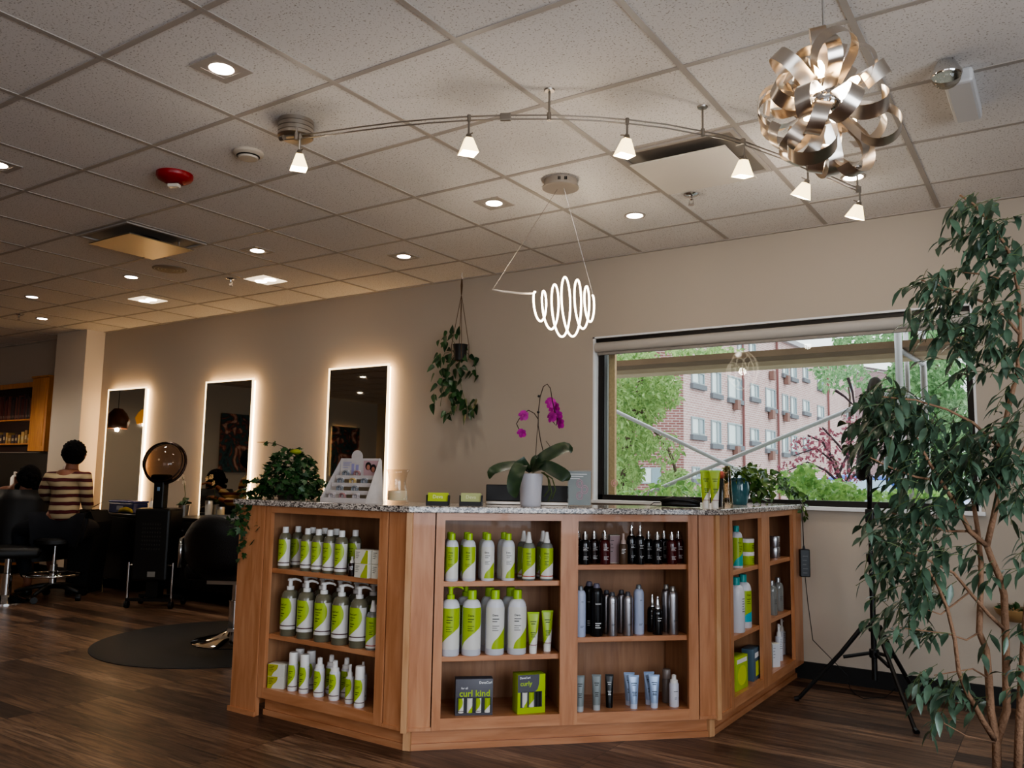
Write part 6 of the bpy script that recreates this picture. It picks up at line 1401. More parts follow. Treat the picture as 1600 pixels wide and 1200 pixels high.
# power cord by the first station
q = [at_y(172, 830, WY - .03), at_y(166, 860, WY - .04), at_y(160, 895, WY - .03), at_z(160, 925, .006), at_z(150, 930, .006), at_z(135, 922, .006)]
b = MB(); b.tube(q, .004, 6); o = b.build('trailing_wire', mat('cream_cord', '8f7c5c', .6), None, smooth=True); tag(o, 'thin cream power cord hanging by the far left station to the floor', 'cord')
# ------------------------------------------------------------------ hanging pothos in macrame
hk = at_z(722, 421, CZ - .01); hk.y = min(hk.y, WY - .16); hk = Vector((at_y(722, 421, WY - .16).x, WY - .16, CZ))
hd = depth(hk)
t = thing('hanging_pothos', 'trailing pothos in a dark pot hung from the ceiling by macrame cords', 'plant', (hk.x, hk.y, 0))
def hpx(px, py, dz=0): v = at_d(px, py, hd + dz); return Vector((v.x - hk.x, v.y - hk.y, v.z))
b = MB(); b.tube([(0, 0, CZ), (0, 0, CZ - .03), (.012, 0, CZ - .04), (0, 0, CZ - .05)], .003, 6); b.build('hook', M['white'], t)
zc_ = hpx(724, 553).z; hr = .055; jt = mat('jute', '5c4530', .9)
b = MB(); b.tube([(0, 0, CZ - .045), (.006, 0, CZ - .10), (0, 0, CZ - .17)], .0045, 6)
b.tube([(0, 0, CZ - .045), (-.006, 0, CZ - .10), (0, 0, CZ - .17)], .0045, 6)
for k in range(4):
    a = PI / 4 + k * PI / 2; c_, s_ = math.cos(a), math.sin(a); rr_ = hr + .012; b.tube([(0, 0, CZ - .17), (c_ * rr_ * .5, s_ * rr_ * .5, (CZ - .17 + zc_ + .05) / 2), (c_ * rr_, s_ * rr_, zc_ + .05), (c_ * rr_, s_ * rr_, zc_ - .05), (0, 0, zc_ - .075)], .0025, 5)
b.build('macrame_cord', jt, t)
b = MB(); b.lathe([(.001, -.06), (hr * .8, -.06), (hr, .055), (hr * 1.05, .06), (hr * .95, .06), (hr * .9, .045), (.001, .045)], 24, (0, 0, zc_), caps=False); b.build('pot', mat('charcoal_pot', '1e1c1a', .5), t, smooth=40)
r_ = random.Random(12); b = MB(); bs = MB()
for x_, y_, ax_, ay_, n_ in ((708, 520, 14, 8, 5), (700, 536, 16, 10, 6), (712, 552, 16, 12, 9), (692, 555, 14, 10, 6), (705, 572, 18, 12, 9), (690, 580, 14, 10, 5), (742, 560, 8, 10, 3), (742, 575, 8, 12, 3), (728, 580, 12, 8, 4), (706, 592, 18, 12, 8), (685, 592, 14, 10, 6), (695, 608, 20, 10, 8), (718, 608, 10, 8, 4), (690, 622, 18, 10, 5), (715, 625, 14, 10, 6), (735, 628, 14, 12, 8), (722, 640, 14, 8, 5), (702, 640, 12, 12, 4), (742, 636, 8, 8, 3), (698, 648, 10, 8, 2)):
    for _ in range(n_):
        q = hpx(x_ + r_.uniform(-ax_, ax_), y_ + r_.uniform(-ay_, ay_), r_.uniform(-.10, .06))
        d = Vector((r_.uniform(-1, 1), r_.uniform(-.5, .2), r_.uniform(-1.4, -.1))); l = r_.uniform(.05, .082); leaf(b, q, d, Vector((r_.uniform(-.5, .5), -1, .5)), l, l * .62, .3, 'heart')
for x_, y_ in ((706, 514), (716, 516)): leaf(b, hpx(x_, y_ + 8), Vector((.1, 0, 1)), Vector((0, -1, 0)), .075, .045, 0, 'heart')
for pp in ([(718, 545), (705, 560), (700, 590), (690, 620), (688, 635)], [(720, 548), (716, 580), (722, 610), (730, 635), (738, 640)], [(716, 545), (706, 530), (706, 518)], [(722, 545), (740, 560), (744, 580)], [(722, 610), (712, 640), (700, 655)], [(718, 545), (695, 552), (690, 560)]):
    bs.tube([hpx(x, y, -.02) for x, y in pp], .0018, 5)
b.build('foliage', M['pothos'], t, smooth=True); bs.build('vine', M['stem'], t)
# ------------------------------------------------------------------ outside the window
b = MB(); b.box(-70, 60, W2 + .05, 120, -.4, -.2); o = b.build('ground', mat('asphalt', '8f8d8c', .9, vary=.1, vscale=3)); struct(o)
P1 = at_d(1090, 640, 47); P2 = at_d(1282, 640, 66); dF = (P2 - P1); dF.z = 0; dF.normalize(); nF = Vector((dF.y, -dF.x, 0))
if nF.dot(CAM - P1) < 0: nF = -nF
def onF(px, py, off=0): return at_plane(px, py, P1 + nF * off, nF)
bl_ = thing('brick_apartment_block', 'long pink brick apartment block with rows of sash windows outside', 'building', (0, 0, 0))
c0 = onF(1068, 640); c0.z = 0; c1 = c0 + dF * 48; ROOF = 11.2
def quad(b, a, c, z0, z1, sc_=1.0):
    a = Vector(a); c = Vector(c); w_ = (c - a).to_2d().length
    b.add([(a.x, a.y, z0), (c.x, c.y, z0), (c.x, c.y, z1), (a.x, a.y, z1)], [[0, 1, 2, 3]], [[(0, z0), (w_, z0), (w_, z1), (0, z1)]])
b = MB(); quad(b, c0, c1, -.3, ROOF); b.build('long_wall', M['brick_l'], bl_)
dS = -nF; s0 = c0 + nF * 0
# gable wall going away on the left: perpendicular
e0 = c0 - dF * .0; sideDir = Vector((-1, 0, 0)); g0 = c0 + (at_d(930, 640, 46) - c0) ; g0.z = 0
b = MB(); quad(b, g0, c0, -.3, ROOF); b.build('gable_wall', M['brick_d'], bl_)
b = MB(); b.add([tuple(c0 + Vector((0, 0, ROOF)) + nF * .3), tuple(c1 + Vector((0, 0, ROOF)) + nF * .3), tuple(c1 + Vector((0, 0, ROOF + .35)) + nF * .3), tuple(c0 + Vector((0, 0, ROOF + .35)) + nF * .3), tuple(c0 + Vector((0, 0, ROOF))), tuple(c1 + Vector((0, 0, ROOF)))], [[0, 1, 2, 3], [0, 4, 5, 1]]); b.build('eaves', mat('eave_grey', 'b4b0b4', .8), bl_)
M['sash'] = mat('sash_frame', '9aa4a8', .5); M['blind'] = mat('window_pale', 'd8e2e2', .2, spec=.8); M['wdark'] = mat('window_dim', '8fa0a8', .1, spec=1.0); M['sill'] = mat('stone_sill', '76797f', .9)
rows = [(1080, 1100, 581, 601), (1111, 1126, 580, 616), (1137, 1159, 589, 624), (1172, 1185, 600, 622), (1196, 1211, 607, 638), (1222, 1231, 616, 643), (1235, 1244, 620, 648), (1254, 1264, 625, 644), (1277, 1287, 634, 653),
        (1080, 1100, 652, 680), (1111, 1126, 657, 694), (1137, 1159, 662, 696), (1172, 1185, 669, 690), (1196, 1211, 672, 702), (1222, 1231, 680, 708), (1236, 1245, 680, 706), (1255, 1264, 683, 700),
        (1152, 1162, 534, 552), (1170, 1180, 535, 555), (1222, 1231, 568, 585), (1235, 1244, 570, 591), (1254, 1262, 573, 592), (1277, 1286, 584, 606), (1081, 1093, 729, 748), (1112, 1126, 732, 760), (1140, 1158, 730, 760)]
for i, (x0_, x1_, y0_, y1_) in enumerate(rows):
    a = onF(x0_, (y0_ + y1_) / 2, .02); c = onF(x1_, (y0_ + y1_) / 2, .02); zt1 = onF((x0_ + x1_) / 2, y0_, .02).z; zb1 = onF((x0_ + x1_) / 2, y1_, .02).z
    a.z = c.z = 0; w_ = (c - a).length; an = math.atan2(dF.y, dF.x)
    fr = MB(); fr.M = T(a.x, a.y, 0) @ RZ(an); f_ = .10
    for q in ((0, f_, zb1, zt1), (w_ - f_, w_, zb1, zt1), (w_ * .55, w_ * .55 + f_, zb1, zt1), (f_, w_ - f_, zt1 - f_, zt1), (f_, w_ - f_, zb1, zb1 + f_)): fr.box(q[0], q[1], -.06, .02, q[2], q[3])
    o = fr.build('window', M['sash'], bl_)
    pn = MB(); pn.M = T(a.x, a.y, 0) @ RZ(an); pn.box(f_, w_ * .55, -.01, .01, zb1 + f_, zt1 - f_); pn.build('pane', M['blind'], o)
    pn = MB(); pn.M = T(a.x, a.y, 0) @ RZ(an); pn.box(w_ * .55 + f_, w_ - f_, -.01, .01, zb1 + f_, zt1 - f_); pn.build('pane', M['wdark'], o)
    sl = MB(); sl.M = T(a.x, a.y, 0) @ RZ(an); sl.box(-.1, w_ + .1, -.16, .02, zb1 - .28, zb1); sl.build('window_sill', M['sill'], o)
for x_, y_ in ((1148, 633), (1203, 648), (1226, 652), (1203, 712), (1204, 587), (1227, 594), (1148, 705)):
    a = onF(x_, y_, .05); bb = MB(); bb.M = T(*a) @ RZ(math.atan2(dF.y, dF.x)); bb.box(-.25, .25, -.3, 0, -.3, .3); bb.build('vent_box', mat('rust_box', '8a6a62', .8), bl_)
for x_ in (1162, 1216, 1295):
    a = onF(x_, 640, .12); bb = MB(); bb.bar((a.x, a.y, -.2), (a.x, a.y, ROOF), .08, 8); bb.build('downpipe', mat('downpipe', '8a5e5c', .7), bl_)
# gable window
pl = (g0 + c0) / 2; gn = Vector(((c0 - g0).y, -(c0 - g0).x, 0)).normalized()
if gn.dot(CAM - pl) < 0: gn = -gn
a = at_plane(1001, 742, pl + gn * .03, gn); c = at_plane(1033, 742, pl + gn * .03, gn); zt1 = at_plane(1016, 730, pl, gn).z; zb1 = at_plane(1016, 756, pl, gn).z
bb = MB(); quad(bb, a, c, zb1, zt1); o = bb.build('window', M['sash'], bl_); bb = MB(); quad(bb, a + (c - a) * .04 + gn * .02, a + (c - a) * .5 + gn * .02, zb1 + .06, zt1 - .06); bb.build('pane', M['blind'], o); bb = MB(); quad(bb, a + (c - a) * .55 + gn * .02, a + (c - a) * .96 + gn * .02, zb1 + .06, zt1 - .06); bb.build('pane', M['wdark'], o)
# far wing
fw_ = thing('brick_wing', 'darker far brick wing closing off the apartment block', 'building', (0, 0, 0))
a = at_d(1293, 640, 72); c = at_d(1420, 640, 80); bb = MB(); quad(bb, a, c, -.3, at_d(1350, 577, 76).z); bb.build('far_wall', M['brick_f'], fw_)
bb = MB(); quad(bb, a + Vector((0, -.3, 0)), c + Vector((0, -.3, 0)), at_d(1350, 577, 76).z, at_d(1350, 573, 76).z); bb.build('eaves', mat('eave_dark', '6b5f60', .8), fw_)
for x0_, x1_, y0_, y1_ in ((1300, 1316, 596, 612), (1325, 1333, 598, 612), (1304, 1318, 640, 656), (1322, 1332, 642, 654), (1304, 1318, 683, 698), (1345, 1356, 620, 640)):
    bb = MB(); p0 = at_d(x0_, y1_, 71); p1 = at_d(x1_, y1_, 71.5); z1_ = at_d(x0_, y0_, 71).z; quad(bb, p0, p1, p0.z, z1_); o = bb.build('window', M['sash'], fw_)
    bb = MB(); quad(bb, p0 + (p1 - p0) * .1 - fw * .05, p1 - (p1 - p0) * .1 - fw * .05, p0.z + .1, z1_ - .1); bb.build('pane', M['wdark'], o)

def tree(name, lab, cat, D, trunk, clusters, mt, L0, L1, wr, seed, kind='lance', tr=.05, group=None, nmul=1.0, bark='bark_grey', under=0):
    r_ = random.Random(seed); base = at_d(trunk[0][0], trunk[0][1], D); o = thing(name, lab, cat, (base.x, base.y, -.2), 0, group)
    O_ = Vector((base.x, base.y, -.2)); P = [Vector((0, 0, 0))] + [at_d(x, y, D) - O_ for x, y in trunk]
    b = MB(); b.tube(P, [tr * (1 - .8 * i / (len(P) - 1)) for i in range(len(P))], 8); b.build('trunk', mat(bark, '5c4c42', .9), o, smooth=True)
    b = MB()
    for cx_, cy_, rx_, ry_, n_ in clusters:
        for _ in range(int(n_ * nmul)):
            a = r_.uniform(0, 2 * PI); u_ = math.sqrt(r_.random()); q = at_d(cx_ + rx_ * u_ * math.cos(a), cy_ + ry_ * u_ * math.sin(a), D * r_.uniform(.88, 1.12)) - O_
            l = r_.uniform(L0, L1); leaf(b, q, rand_dir(r_) + Vector((0, 0, -.5)), rand_dir(r_) + Vector((0, -.6, .8)), l, l * wr, .3, kind)
    b.build('foliage', mt, o); return o
M['lf1'] = leaf_mat('spring_leaf', '6b8a50', 'a9c080', .6, .4); M['lf2'] = leaf_mat('street_leaf', '587d50', '95b484', .6, .4); M['lfr'] = leaf_mat('red_leaf', '703444', '9a5866', .6, .35); M['lfb'] = leaf_mat('bush_leaf', '64914a', 'a2c274', .5, .4)
tree('honey_locust_tree', 'feathery light green tree just outside the left of the window', 'tree', 11, [(970, 800), (975, 720), (990, 650), (1000, 600), (1005, 560)], [(985, 560, 45, 18, 260), (1000, 600, 60, 30, 560), (985, 640, 50, 28, 420), (985, 690, 38, 30, 380), (975, 740, 30, 25, 260), (1030, 620, 34, 18, 150), (1040, 700, 25, 28, 90), (1055, 750, 20, 18, 130), (1100, 548, 60, 6, 120)], M['lf1'], .06, .12, .42, 31, tr=.10, nmul=2.2)
b = MB(); b.tube([at_d(x, y, 10.5) for x, y in ((1000, 640), (1020, 670), (1040, 695), (1052, 720), (1058, 750), (1056, 790))], .02, 6)
o = b.build('bare_branch', mat('bark_grey', '5c4c42', .9)); tag(o, 'long bare drooping branch in front of the dark brick gable', 'branch')
tree('street_tree', 'broad green street tree behind the scaffold at the right of the window', 'tree', 13, [(1480, 820), (1478, 720), (1470, 640), (1462, 560)], [(1460, 522, 70, 12, 260), (1370, 530, 70, 12, 200), (1450, 580, 60, 30, 560), (1480, 650, 50, 50, 900), (1420, 620, 50, 50, 500), (1470, 730, 60, 45, 700)], M['lf2'], .08, .15, .5, 32, tr=.12, nmul=1.8)
tree('locust_sapling', 'thin leafy tree in front of the far brick wing', 'tree', 16, [(1325, 800), (1326, 700), (1328, 620), (1322, 580)], [(1310, 575, 42, 14, 150), (1300, 595, 30, 14, 70), (1345, 590, 22, 18, 80)], M['lf2'], .10, .18, .45, 33, tr=.05)
rt_ = tree('red_maple_shrub', 'dark red leaved shrub with arching twigs outside the window', 'shrub', 8.5, [(1320, 800), (1318, 760), (1305, 720), (1290, 700)], [(1300, 700, 45, 30, 170), (1270, 700, 40, 20, 90), (1330, 670, 20, 22, 60), (1245, 728, 30, 12, 70), (1320, 735, 40, 20, 130)], M['lfr'], .035, .06, .5, 34, tr=.03, kind='ivy')
b = MB(); O_ = rt_.location.copy(); r_ = random.Random(6)
for pp in ([(1318, 770), (1300, 720), (1275, 700), (1240, 712)], [(1310, 740), (1330, 700), (1345, 690)], [(1318, 760), (1290, 735), (1262, 722), (1225, 738)], [(1300, 715), (1285, 690), (1262, 680)], [(1330, 720), (1310, 695), (1285, 668)], [(1320, 750), (1350, 735), (1372, 750)], [(1305, 610), (1320, 620), (1332, 632)], [(1325, 590), (1332, 612), (1336, 640)]): b.tube([at_d(x, y, 8.4) - O_ for x, y in pp], [.016, .012, .009, .005][:len(pp)], 5)
b.build('twigs', mat('twig_dark', '3a2a30', .9), rt_)
tree('green_bush', 'bright green leafy bush right below the window outside', 'shrub', 6.6, [(1285, 840), (1285, 800), (1285, 775)], [(1280, 765, 60, 16, 330), (1245, 755, 25, 22, 110), (1260, 740, 14, 16, 45), (1325, 772, 30, 10, 110), (1410, 775, 70, 10, 150)], M['lfb'], .05, .085, .6, 35, tr=.03, kind='ivy', nmul=1.5)
tree('green_bush', 'low green bush at the lower left corner of the window outside', 'shrub', 7.2, [(1030, 840), (1030, 800), (1030, 775)], [(1040, 765, 28, 10, 110), (1085, 765, 22, 12, 60), (985, 772, 25, 6, 60)], M['lfb'], .06, .10, .5, 36, tr=.03)

# parked car
cp_ = at_d(1372, 760, 15); cp_.z = -.2
t = thing('parked_car', 'blue parked car seen through the leaves outside the window', 'car', tuple(cp_), R(-20) )
body = [(-2.1, .35), (-2.15, .6), (-2.0, .85), (-1.3, .95), (-.8, 1.4), (-.2, 1.5), (.7, 1.48), (1.25, 1.05), (1.9, .95), (2.1, .75), (2.1, .35)]
b = MB(); b.M = Matrix(((1, 0, 0, 0), (0, 0, -1, .85), (0, 1, 0, 0), (0, 0, 0, 1))); b.prism(body, 0, 1.7); o = b.build('body', mat('car_blue', '2f5fc4', .25, coat=.8), t); bv = o.modifiers.new('b', 'BEVEL'); bv.width = .06; bv.segments = 2
b = MB(); b.M = Matrix(((1, 0, 0, 0), (0, 0, -1, .86), (0, 1, 0, 0), (0, 0, 0, 1))); b.prism([(-1.15, .97), (-.72, 1.36), (-.1, 1.42), (-.1, .97)], 0, 1.72); b.prism([(0, .97), (0, 1.42), (.66, 1.4), (1.05, 1.0)], 0, 1.72); b.build('side_window', mat('car_glass', 'b8cfe4', .05, spec=1), t)
for x_ in (-1.3, 1.3):
    b = MB(); b.M = T(x_, 0, .33) @ RX(PI / 2); b.lathe([(.001, -.88), (.3, -.88), (.33, -.8), (.33, .8), (.3, .88), (.001, .88)], 20, caps=False); b.build('wheel', M['base'], t, smooth=40)

# scaffold
t = thing('scaffold', 'steel scaffold with wooden planks and crossed braces outside the window', 'scaffold', (0, 0, 0))
wd = ['86705e', 'b09a82', 'd2bea6']; zp = 2.02
for i in range(3):
    y0 = 5.86 + i * .24; b = MB(); b.box(-4.6, .9, y0, y0 + .225, zp, zp + .045); b.build('plank', mat('plank_%d' % i, wd[i], .9, vary=.25, vscale=5, bump=.2), t)
M['galv'] = mat('galvanised_tube', 'b9b7bb', .5, .3)
for px, Y_ in ((1405, 5.80), (1443, 6.62), (1417, 6.62)):
    a = at_y(px, 580, Y_); b = MB(); b.bar((a.x, a.y, -.2), (a.x, a.y, 3.2), .023 if px != 1417 else .018, 10); b.build('upright', M['galv'], t, smooth=True)
a = at_y(1405, 580, 5.80)
for z in (1.72, 2.0, 2.2): b = MB(); b.bar((a.x, 5.80, z), (at_y(1443, 580, 6.62).x, 6.62, z), .017, 8); b.build('transom', M['galv'], t, smooth=True)
b = MB(); b.bar(at_y(930, 627, 6.72), at_y(1200, 757, 6.72), .017, 8); b.build('brace', M['galv'], t, smooth=True)
b = MB(); b.bar(at_y(960, 792, 6.76), at_y(1400, 610, 6.76), .017, 8); b.build('brace', M['galv'], t, smooth=True)
# round sticker on the pane
p = at_y(960, 755, WY + .086); b = MB(); b.M = T(*p) @ RX(PI / 2)
b.lathe([(.020, 0), (.026, 0)], 28, caps=False); b.lathe([(.001, .0), (.013, 0)], 20, caps=False); o = b.build('sticker', mat('pink_sticker', 'd8a8a0', .6), wf)
# ------------------------------------------------------------------ tripod with a ring light
tp = Vector((-.865, 4.66, 0))
t = thing('light_stand', 'black tripod stand with a ring light seen edge-on before the window', 'light stand', tuple(tp))
b = MB(); b.bar((0, 0, .14), (0, 0, .75), .014, 12); b.bar((0, 0, .75), (0, 0, 1.35), .0105, 12); b.build('pole', M['black'], t, smooth=40)
for z_ in (.27, .40, .75):
    b = MB(); b.lathe([(.02, z_ - .022), (.024, z_ - .018), (.024, z_ + .018), (.02, z_ + .022)], 14); b.build('collar', M['black'], t, smooth=40)
for k, fx in enumerate((at_z(1248, 1092, .008), at_z(1430, 1142, .008), at_z(1435, 1092, .008))):
    d = (fx - tp); d.z = 0; L_ = d.length; d.normalize()
    hp = d * .025 + Vector((0, 0, .40)); kn = d * (L_ * .40) + Vector((0, 0, .27)); ft = d * L_ + Vector((0, 0, .012))
    b = MB(); b.tube([d * .024 + Vector((0, 0, .40)), d * .05 + Vector((0, 0, .40)), kn.lerp(ft, .05), ft], [.011, .012, .011, .010], 8); lg = b.build('leg', M['black'], t, smooth=40)
    b = MB(); b.bar(d * .022 + Vector((0, 0, .27)), kn + Vector((0, 0, -.03)), .009, 8); b.build('brace', M['black'], lg, smooth=40)
    b = MB(); b.tube([ft, ft + d * .02 + Vector((0, 0, -.006))], .013, 8); b.build('rubber_foot', M['black'], lg, smooth=40)
b = MB(); b.rbox(-.02, .02, -.02, .02, .93, 1.0, .006); b.tube([(0, 0, .97), (.05, 0, .98)], .006, 8); b.build('clamp', M['black'], t)
# ring light head, edge-on, tipped a little
cR = at_d(1357, 670, depth(tp + Vector((0, 0, 1.3)))) - tp
b = MB(); rr_ = ray(1357, 670).normalized(); hh_ = Vector((rr_.y, -rr_.x, 0)).normalized(); ring_ax = (hh_ + rr_ * .06 + Vector((0, 0, -.16))).normalized(); u = ring_ax.cross(Vector((0, 0, 1))).normalized(); v_ = ring_ax.cross(u).normalized()
Rr = .245; P = [cR + (u * math.cos(a) + v_ * math.sin(a)) * Rr for a in [2 * PI * i / 40 for i in range(41)]]
b.tube(P, .030, 10, caps=False); b.build('ring_light', M['blackm'], t, smooth=True)
b = MB(); b.bar((0, 0, 1.0), tuple(cR + Vector((0, 0, -Rr))), .012, 10); b.build('neck', M['black'], t, smooth=True)

# ------------------------------------------------------------------ weeping fig
FD = 2.5
base = at_d(1560, 1190, FD)
fg = thing('weeping_fig', 'tall weeping fig tree with several thin trunks at the right edge', 'plant', (base.x, base.y, 0))
O = Vector((base.x, base.y, 0))
b = MB(); b.lathe([(.001, 0), (.11, 0), (.12, .01), (.145, .18), (.15, .19), (.138, .19), (.132, .175), (.001, .17)], 32, caps=False); b.build('pot', mat('dark_planter', '2a2522', .5), fg, smooth=40)
b = MB(); b.lathe([(.001, .172), (.132, .172)], 24, caps=False); b.build('soil', M['soil'], fg)
def fq(px, py, dz=0): return at_d(px, py, FD + dz) - O
br = [([(1558, 1225, 0), (1557, 1160, 0), (1548, 1110, 0), (1545, 1060, 0), (1541, 1015, .02), (1530, 988, .02), (1532, 930, .02), (1533, 880, .03), (1528, 830, .05), (1520, 780, .05)], .013, .006),
      ([(1557, 1160, 0), (1573, 1110, .02), (1572, 1040, .03), (1571, 985, .03), (1569, 930, .03), (1563, 905, .02), (1550, 875, 0), (1542, 853, 0)], .012, .009),
      ([(1542, 853, 0), (1515, 830, -.03), (1500, 800, -.06), (1485, 775, -.08), (1470, 752, -.1), (1450, 720, -.12), (1430, 680, -.14)], .008, .004),
      ([(1542, 853, 0), (1552, 810, 0), (1560, 770, 0), (1562, 700, .02), (1575, 640, .02), (1590, 580, .02), (1594, 523, .02), (1592, 460, 0), (1582, 406, -.02), (1568, 378, -.04), (1545, 345, -.06), (1520, 318, -.08), (1500, 305, -.08)], .009, .003),
      ([(1555, 1157, 0), (1535, 1125, -.04), (1522, 1100, -.06), (1512, 1085, -.08), (1498, 1050, -.1), (1492, 1000, -.08), (1480, 950, -.08), (1465, 915, -.08), (1450, 890, -.1)], .009, .004),
      ([(1571, 985, .03), (1545, 960, 0), (1515, 925, -.04), (1490, 895, -.06), (1450, 875, -.08), (1415, 862, -.1)], .006, .003),
      ([(1590, 1230, -.05), (1592, 1150, -.06), (1596, 1070, -.06), (1602, 980, -.06), (1610, 900, -.06)], .012, .009),
      ([(1594, 523, .02), (1570, 495, 0), (1545, 475, -.03), (1510, 462, -.05), (1475, 448, -.06), (1440, 438, -.08)], .005, .002),
      ([(1582, 440, 0), (1560, 435, 0), (1530, 428, 0), (1500, 425, -.02)], .004, .002),
      ([(1562, 700, .02), (1520, 660, 0), (1480, 640, -.06), (1430, 625, -.12), (1380, 620, -.16)], .005, .002),
      ([(1545, 1060, 0), (1520, 1045, -.03), (1490, 1050, -.06), (1460, 1055, -.1)], .003, .0015),
      ([(1530, 988, .02), (1510, 1000, -.04), (1480, 990, -.05), (1440, 985, -.08), (1400, 980, -.1)], .003, .0015),
      ([(1515, 925, -.04), (1470, 960, -.08), (1440, 950, -.08)], .003, .0015), ([(1562, 740, .02), (1590, 720, 0), (1605, 690, 0)], .004, .003),
      ([(1557, 1160, 0), (1510, 1150, -.1), (1475, 1130, -.14)], .003, .0015), ([(1528, 830, .05), (1480, 830, 0), (1430, 815, -.05), (1390, 800, -.08)], .004, .002), ([(1470, 752, -.1), (1430, 745, -.12), (1390, 730, -.15), (1360, 715, -.18)], .004, .002)]
segs = []
for pts, ra, rb2 in br:
    P = [fq(x, y, z) for x, y, z in pts]; n_ = len(P)
    b = MB(); b.tube(P, [ra + (rb2 - ra) * i / (n_ - 1) for i in range(n_)], 8); b.build('trunk' if ra > .0085 else 'branch', M['bark'], fg, smooth=True)
    segs += P
r_ = random.Random(21)
clus = [(1520, 318, 42, 18, 11), (1545, 352, 45, 22, 14), (1520, 365, 40, 22, 10), (1565, 385, 28, 25, 12), (1455, 438, 26, 14, 7), (1495, 432, 40, 18, 9), (1470, 458, 42, 20, 10), (1520, 470, 50, 22, 12), (1560, 430, 30, 20, 7), (1590, 460, 14, 40, 5),
        (1455, 495, 28, 15, 7), (1500, 505, 50, 22, 14), (1540, 525, 42, 28, 14), (1480, 540, 40, 20, 8), (1585, 545, 22, 40, 8), (1530, 570, 45, 20, 7), (1580, 620, 25, 30, 7), (1560, 655, 35, 20, 6),
        (1380, 620, 40, 26, 18), (1420, 625, 45, 28, 18), (1375, 668, 42, 30, 22), (1425, 665, 50, 32, 22), (1470, 650, 40, 30, 12), (1385, 708, 42, 25, 16), (1440, 705, 45, 26, 16), (1500, 700, 40, 30, 18), (1545, 700, 45, 30, 20), (1590, 700, 22, 35, 10),
        (1410, 740, 40, 18, 9), (1470, 735, 45, 25, 15), (1530, 745, 45, 25, 16), (1580, 760, 30, 30, 12), (1440, 775, 40, 16, 7), (1500, 775, 30, 14, 6),
        (1395, 800, 40, 16, 9), (1430, 812, 45, 22, 12), (1380, 835, 28, 22, 10), (1420, 850, 50, 20, 14), (1385, 875, 35, 26, 16), (1425, 890, 42, 28, 16), (1455, 920, 32, 24, 9), (1500, 850, 35, 22, 8), (1470, 810, 30, 20, 6), (1400, 925, 30, 20, 7), (1535, 895, 22, 20, 3),
        (1385, 950, 26, 16, 4), (1425, 955, 22, 18, 4), (1415, 985, 34, 12, 6), (1450, 990, 14, 16, 3), (1450, 1058, 42, 14, 8), (1500, 1070, 30, 16, 7), (1475, 1090, 12, 14, 2), (1515, 1105, 18, 18, 3), (1470, 1118, 18, 8, 3), (1592, 1000, 12, 45, 5), (1596, 1070, 10, 30, 3), (1590, 850, 18, 40, 5), (1545, 1005, 14, 10, 1)]
bl = MB(); bt = MB(); left = -rt
for cx_, cy_, rx_, ry_, n_ in clus:
    for _ in range(n_):
        a = r_.uniform(0, 2 * PI); u_ = math.sqrt(r_.random()); px = cx_ + rx_ * u_ * math.cos(a); py = cy_ + ry_ * u_ * math.sin(a)
        p0 = fq(px, py, r_.uniform(-.16, .10))
        d = (left * r_.uniform(.1, 1) + fw * r_.uniform(-.7, .5) + Vector((0, 0, r_.uniform(-.5, .35)))).normalized()
        Lt = r_.uniform(.06, .11); P = [p0 + d * Lt * k / 4 + Vector((0, 0, -.03 * (k / 4) ** 2)) - d * Lt * .5 for k in range(5)]
        bt.tube(P, .0010, 3, caps=False)
        m_ = r_.randint(3, 4)
        for k in range(m_):
            f = (k + .6) / m_ * 4; i_ = min(int(f), 3); q = P[i_].lerp(P[i_ + 1], f - i_); sgn = 1 if k % 2 else -1
            sd = d.cross(Vector((0, 0, 1))).normalized() * sgn
            dd_ = (sd * r_.uniform(.4, .9) + d * r_.uniform(.3, .9) + Vector((0, 0, r_.uniform(-1.0, .1))) + rand_dir(r_) * .2)
            l = r_.uniform(.038, .060); leaf(bl, q, dd_, Vector((0, 0, 1)) + rand_dir(r_) * .5, l, l * .40, .75, 'lance', .14)
bl.build('foliage', M['fic'], fg, smooth=True); bt.build('twigs', M['stem'], fg)

p = at_y(1592, 966, WY - .12); t = thing('wall_planter', 'tan bowl planter with small leaves on the wall at the right edge', 'planter', tuple(p))
b = MB(); b.lathe([(.001, -.02), (.06, -.015), (.10, .02), (.11, .045), (.10, .045), (.09, .03), (.001, .03)], 24, caps=False); b.build('bowl', mat('tan_bowl', 'a8865a', .5), t, smooth=40)
b = MB(); b.box(-.02, .02, .05, .118, -.01, .02); b.build('wall_bracket', M['tbar'], t)
b = MB(); r_ = random.Random(44)
for i in range(24): a = r_.uniform(0, 2 * PI); leaf(b, (.06 * math.cos(a), .05 * math.sin(a), .04), (math.cos(a), math.sin(a) * .6, r_.uniform(.2, 1.2)), rv(r_), r_.uniform(.04, .06), .035, .4, 'heart')
b.build('foliage', M['pothos'], t, smooth=True)
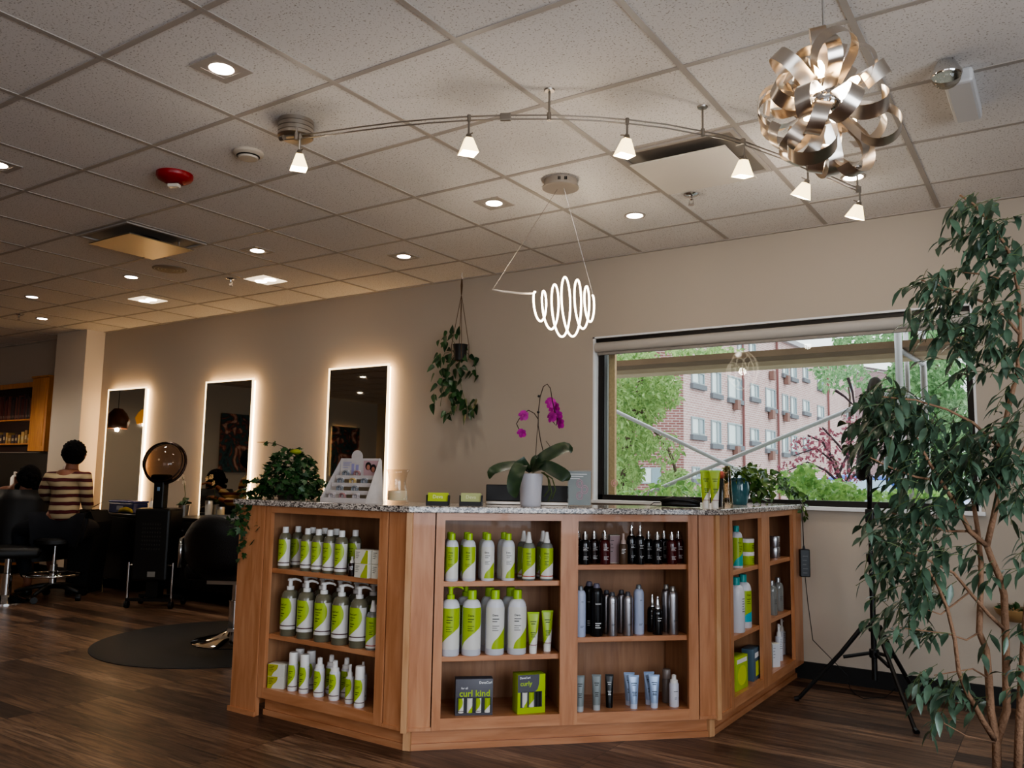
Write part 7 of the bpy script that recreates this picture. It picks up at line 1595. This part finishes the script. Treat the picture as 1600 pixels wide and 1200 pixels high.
# ------------------------------------------------------------------ light
w = bpy.data.worlds.new('sky'); sc.world = w; w.use_nodes = True
nt = w.node_tree; bg = nt.nodes['Background']
tc = nt.nodes.new('ShaderNodeTexCoord'); sp = nt.nodes.new('ShaderNodeSeparateXYZ'); nt.links.new(tc.outputs['Generated'], sp.inputs[0])
cr = nt.nodes.new('ShaderNodeValToRGB'); nt.links.new(sp.outputs['Z'], cr.inputs['Fac'])
cr.color_ramp.elements[0].position = .0; cr.color_ramp.elements[0].color = srgb('c9c6c8'); cr.color_ramp.elements[1].position = .35; cr.color_ramp.elements[1].color = srgb('f3f4fa')
nt.links.new(cr.outputs['Color'], bg.inputs['Color']); bg.inputs['Strength'].default_value = 3.8
def area(name, loc, rot, sx, sy, power, color, portal=False, spread=None):
    l = bpy.data.lights.new(name, 'AREA'); l.shape = 'RECTANGLE'; l.size = sx; l.size_y = sy; l.energy = power; l.color = color
    if portal: l.cycles.is_portal = True
    if spread: l.spread = R(spread)
    o = bpy.data.objects.new(name, l); col.objects.link(o); o.location = loc; o.rotation_euler = rot; return o
area('portal_light', ((WX0 + WX1) / 2, W2 + .05, (WZ0 + WZ1) / 2), (R(-90), 0, 0), WX1 - WX0, WZ1 - WZ0, 1, (1, 1, 1), True)
area('portal_light', (XR + .25, -.2, 1.47), (0, R(90), 0), 1.95, 4.4, 1, (1, 1, 1), True)
area('portal_light', (.3, YF - .25, 1.42), (R(90), 0, 0), 3.8, 2.05, 1, (1, 1, 1), True)
def area_(loc, rot, sx, sy, power, color): return area('window_fill', loc, rot, sx, sy, power, color)  # fill lamps added outside the shop windows to strengthen the daylight
area_((XR + .3, -.2, 1.5), (0, R(90), 0), 1.9, 4.2, 200, (.74, .87, 1))
area_((.3, YF - .3, 1.45), (R(90), 0, 0), 3.7, 2.0, 14, (.9, .95, 1))
for x_, y_ in ((-6.5, .4), (-9.2, .6), (-11, 2.2), (-8.5, -1.6), (-5, -1.6), (-11, -1.2)):  # unseen downlights added to brighten the mirror reflections and the left side
    p_ = Vector((x_, y_, CZ)); t = thing('recessed_downlight', 'added unseen downlight brightening the back part of the salon', 'ceiling light', tuple(p_), 0, 'added downlights out of view')
    b = MB(); b.lathe([(.062, 0), (.062, -.005), (.05, -.006), (.05, 0)], 24, caps=False); b.build('trim_ring', M['tbar'], t)
    b = MB(); b.lathe([(.001, -.004), (.044, -.004)], 24, caps=False); b.build('lens', M['lamp'], t)
    light('SPOT', 'downlight_lamp', (x_, y_, CZ - .012), 60, (1, .9, .78), .05, 150, .9)
sc.view_settings.view_transform = 'AgX'
sc.view_settings.look = 'AgX - Medium High Contrast'
sc.view_settings.exposure = -.26
sc.cycles.max_bounces = 8; sc.cycles.diffuse_bounces = 4; sc.cycles.glossy_bounces = 5; sc.cycles.transparent_max_bounces = 12; sc.cycles.transmission_bounces = 8
sc.cycles.sample_clamp_indirect = 6; sc.cycles.caustics_reflective = False; sc.cycles.caustics_refractive = False
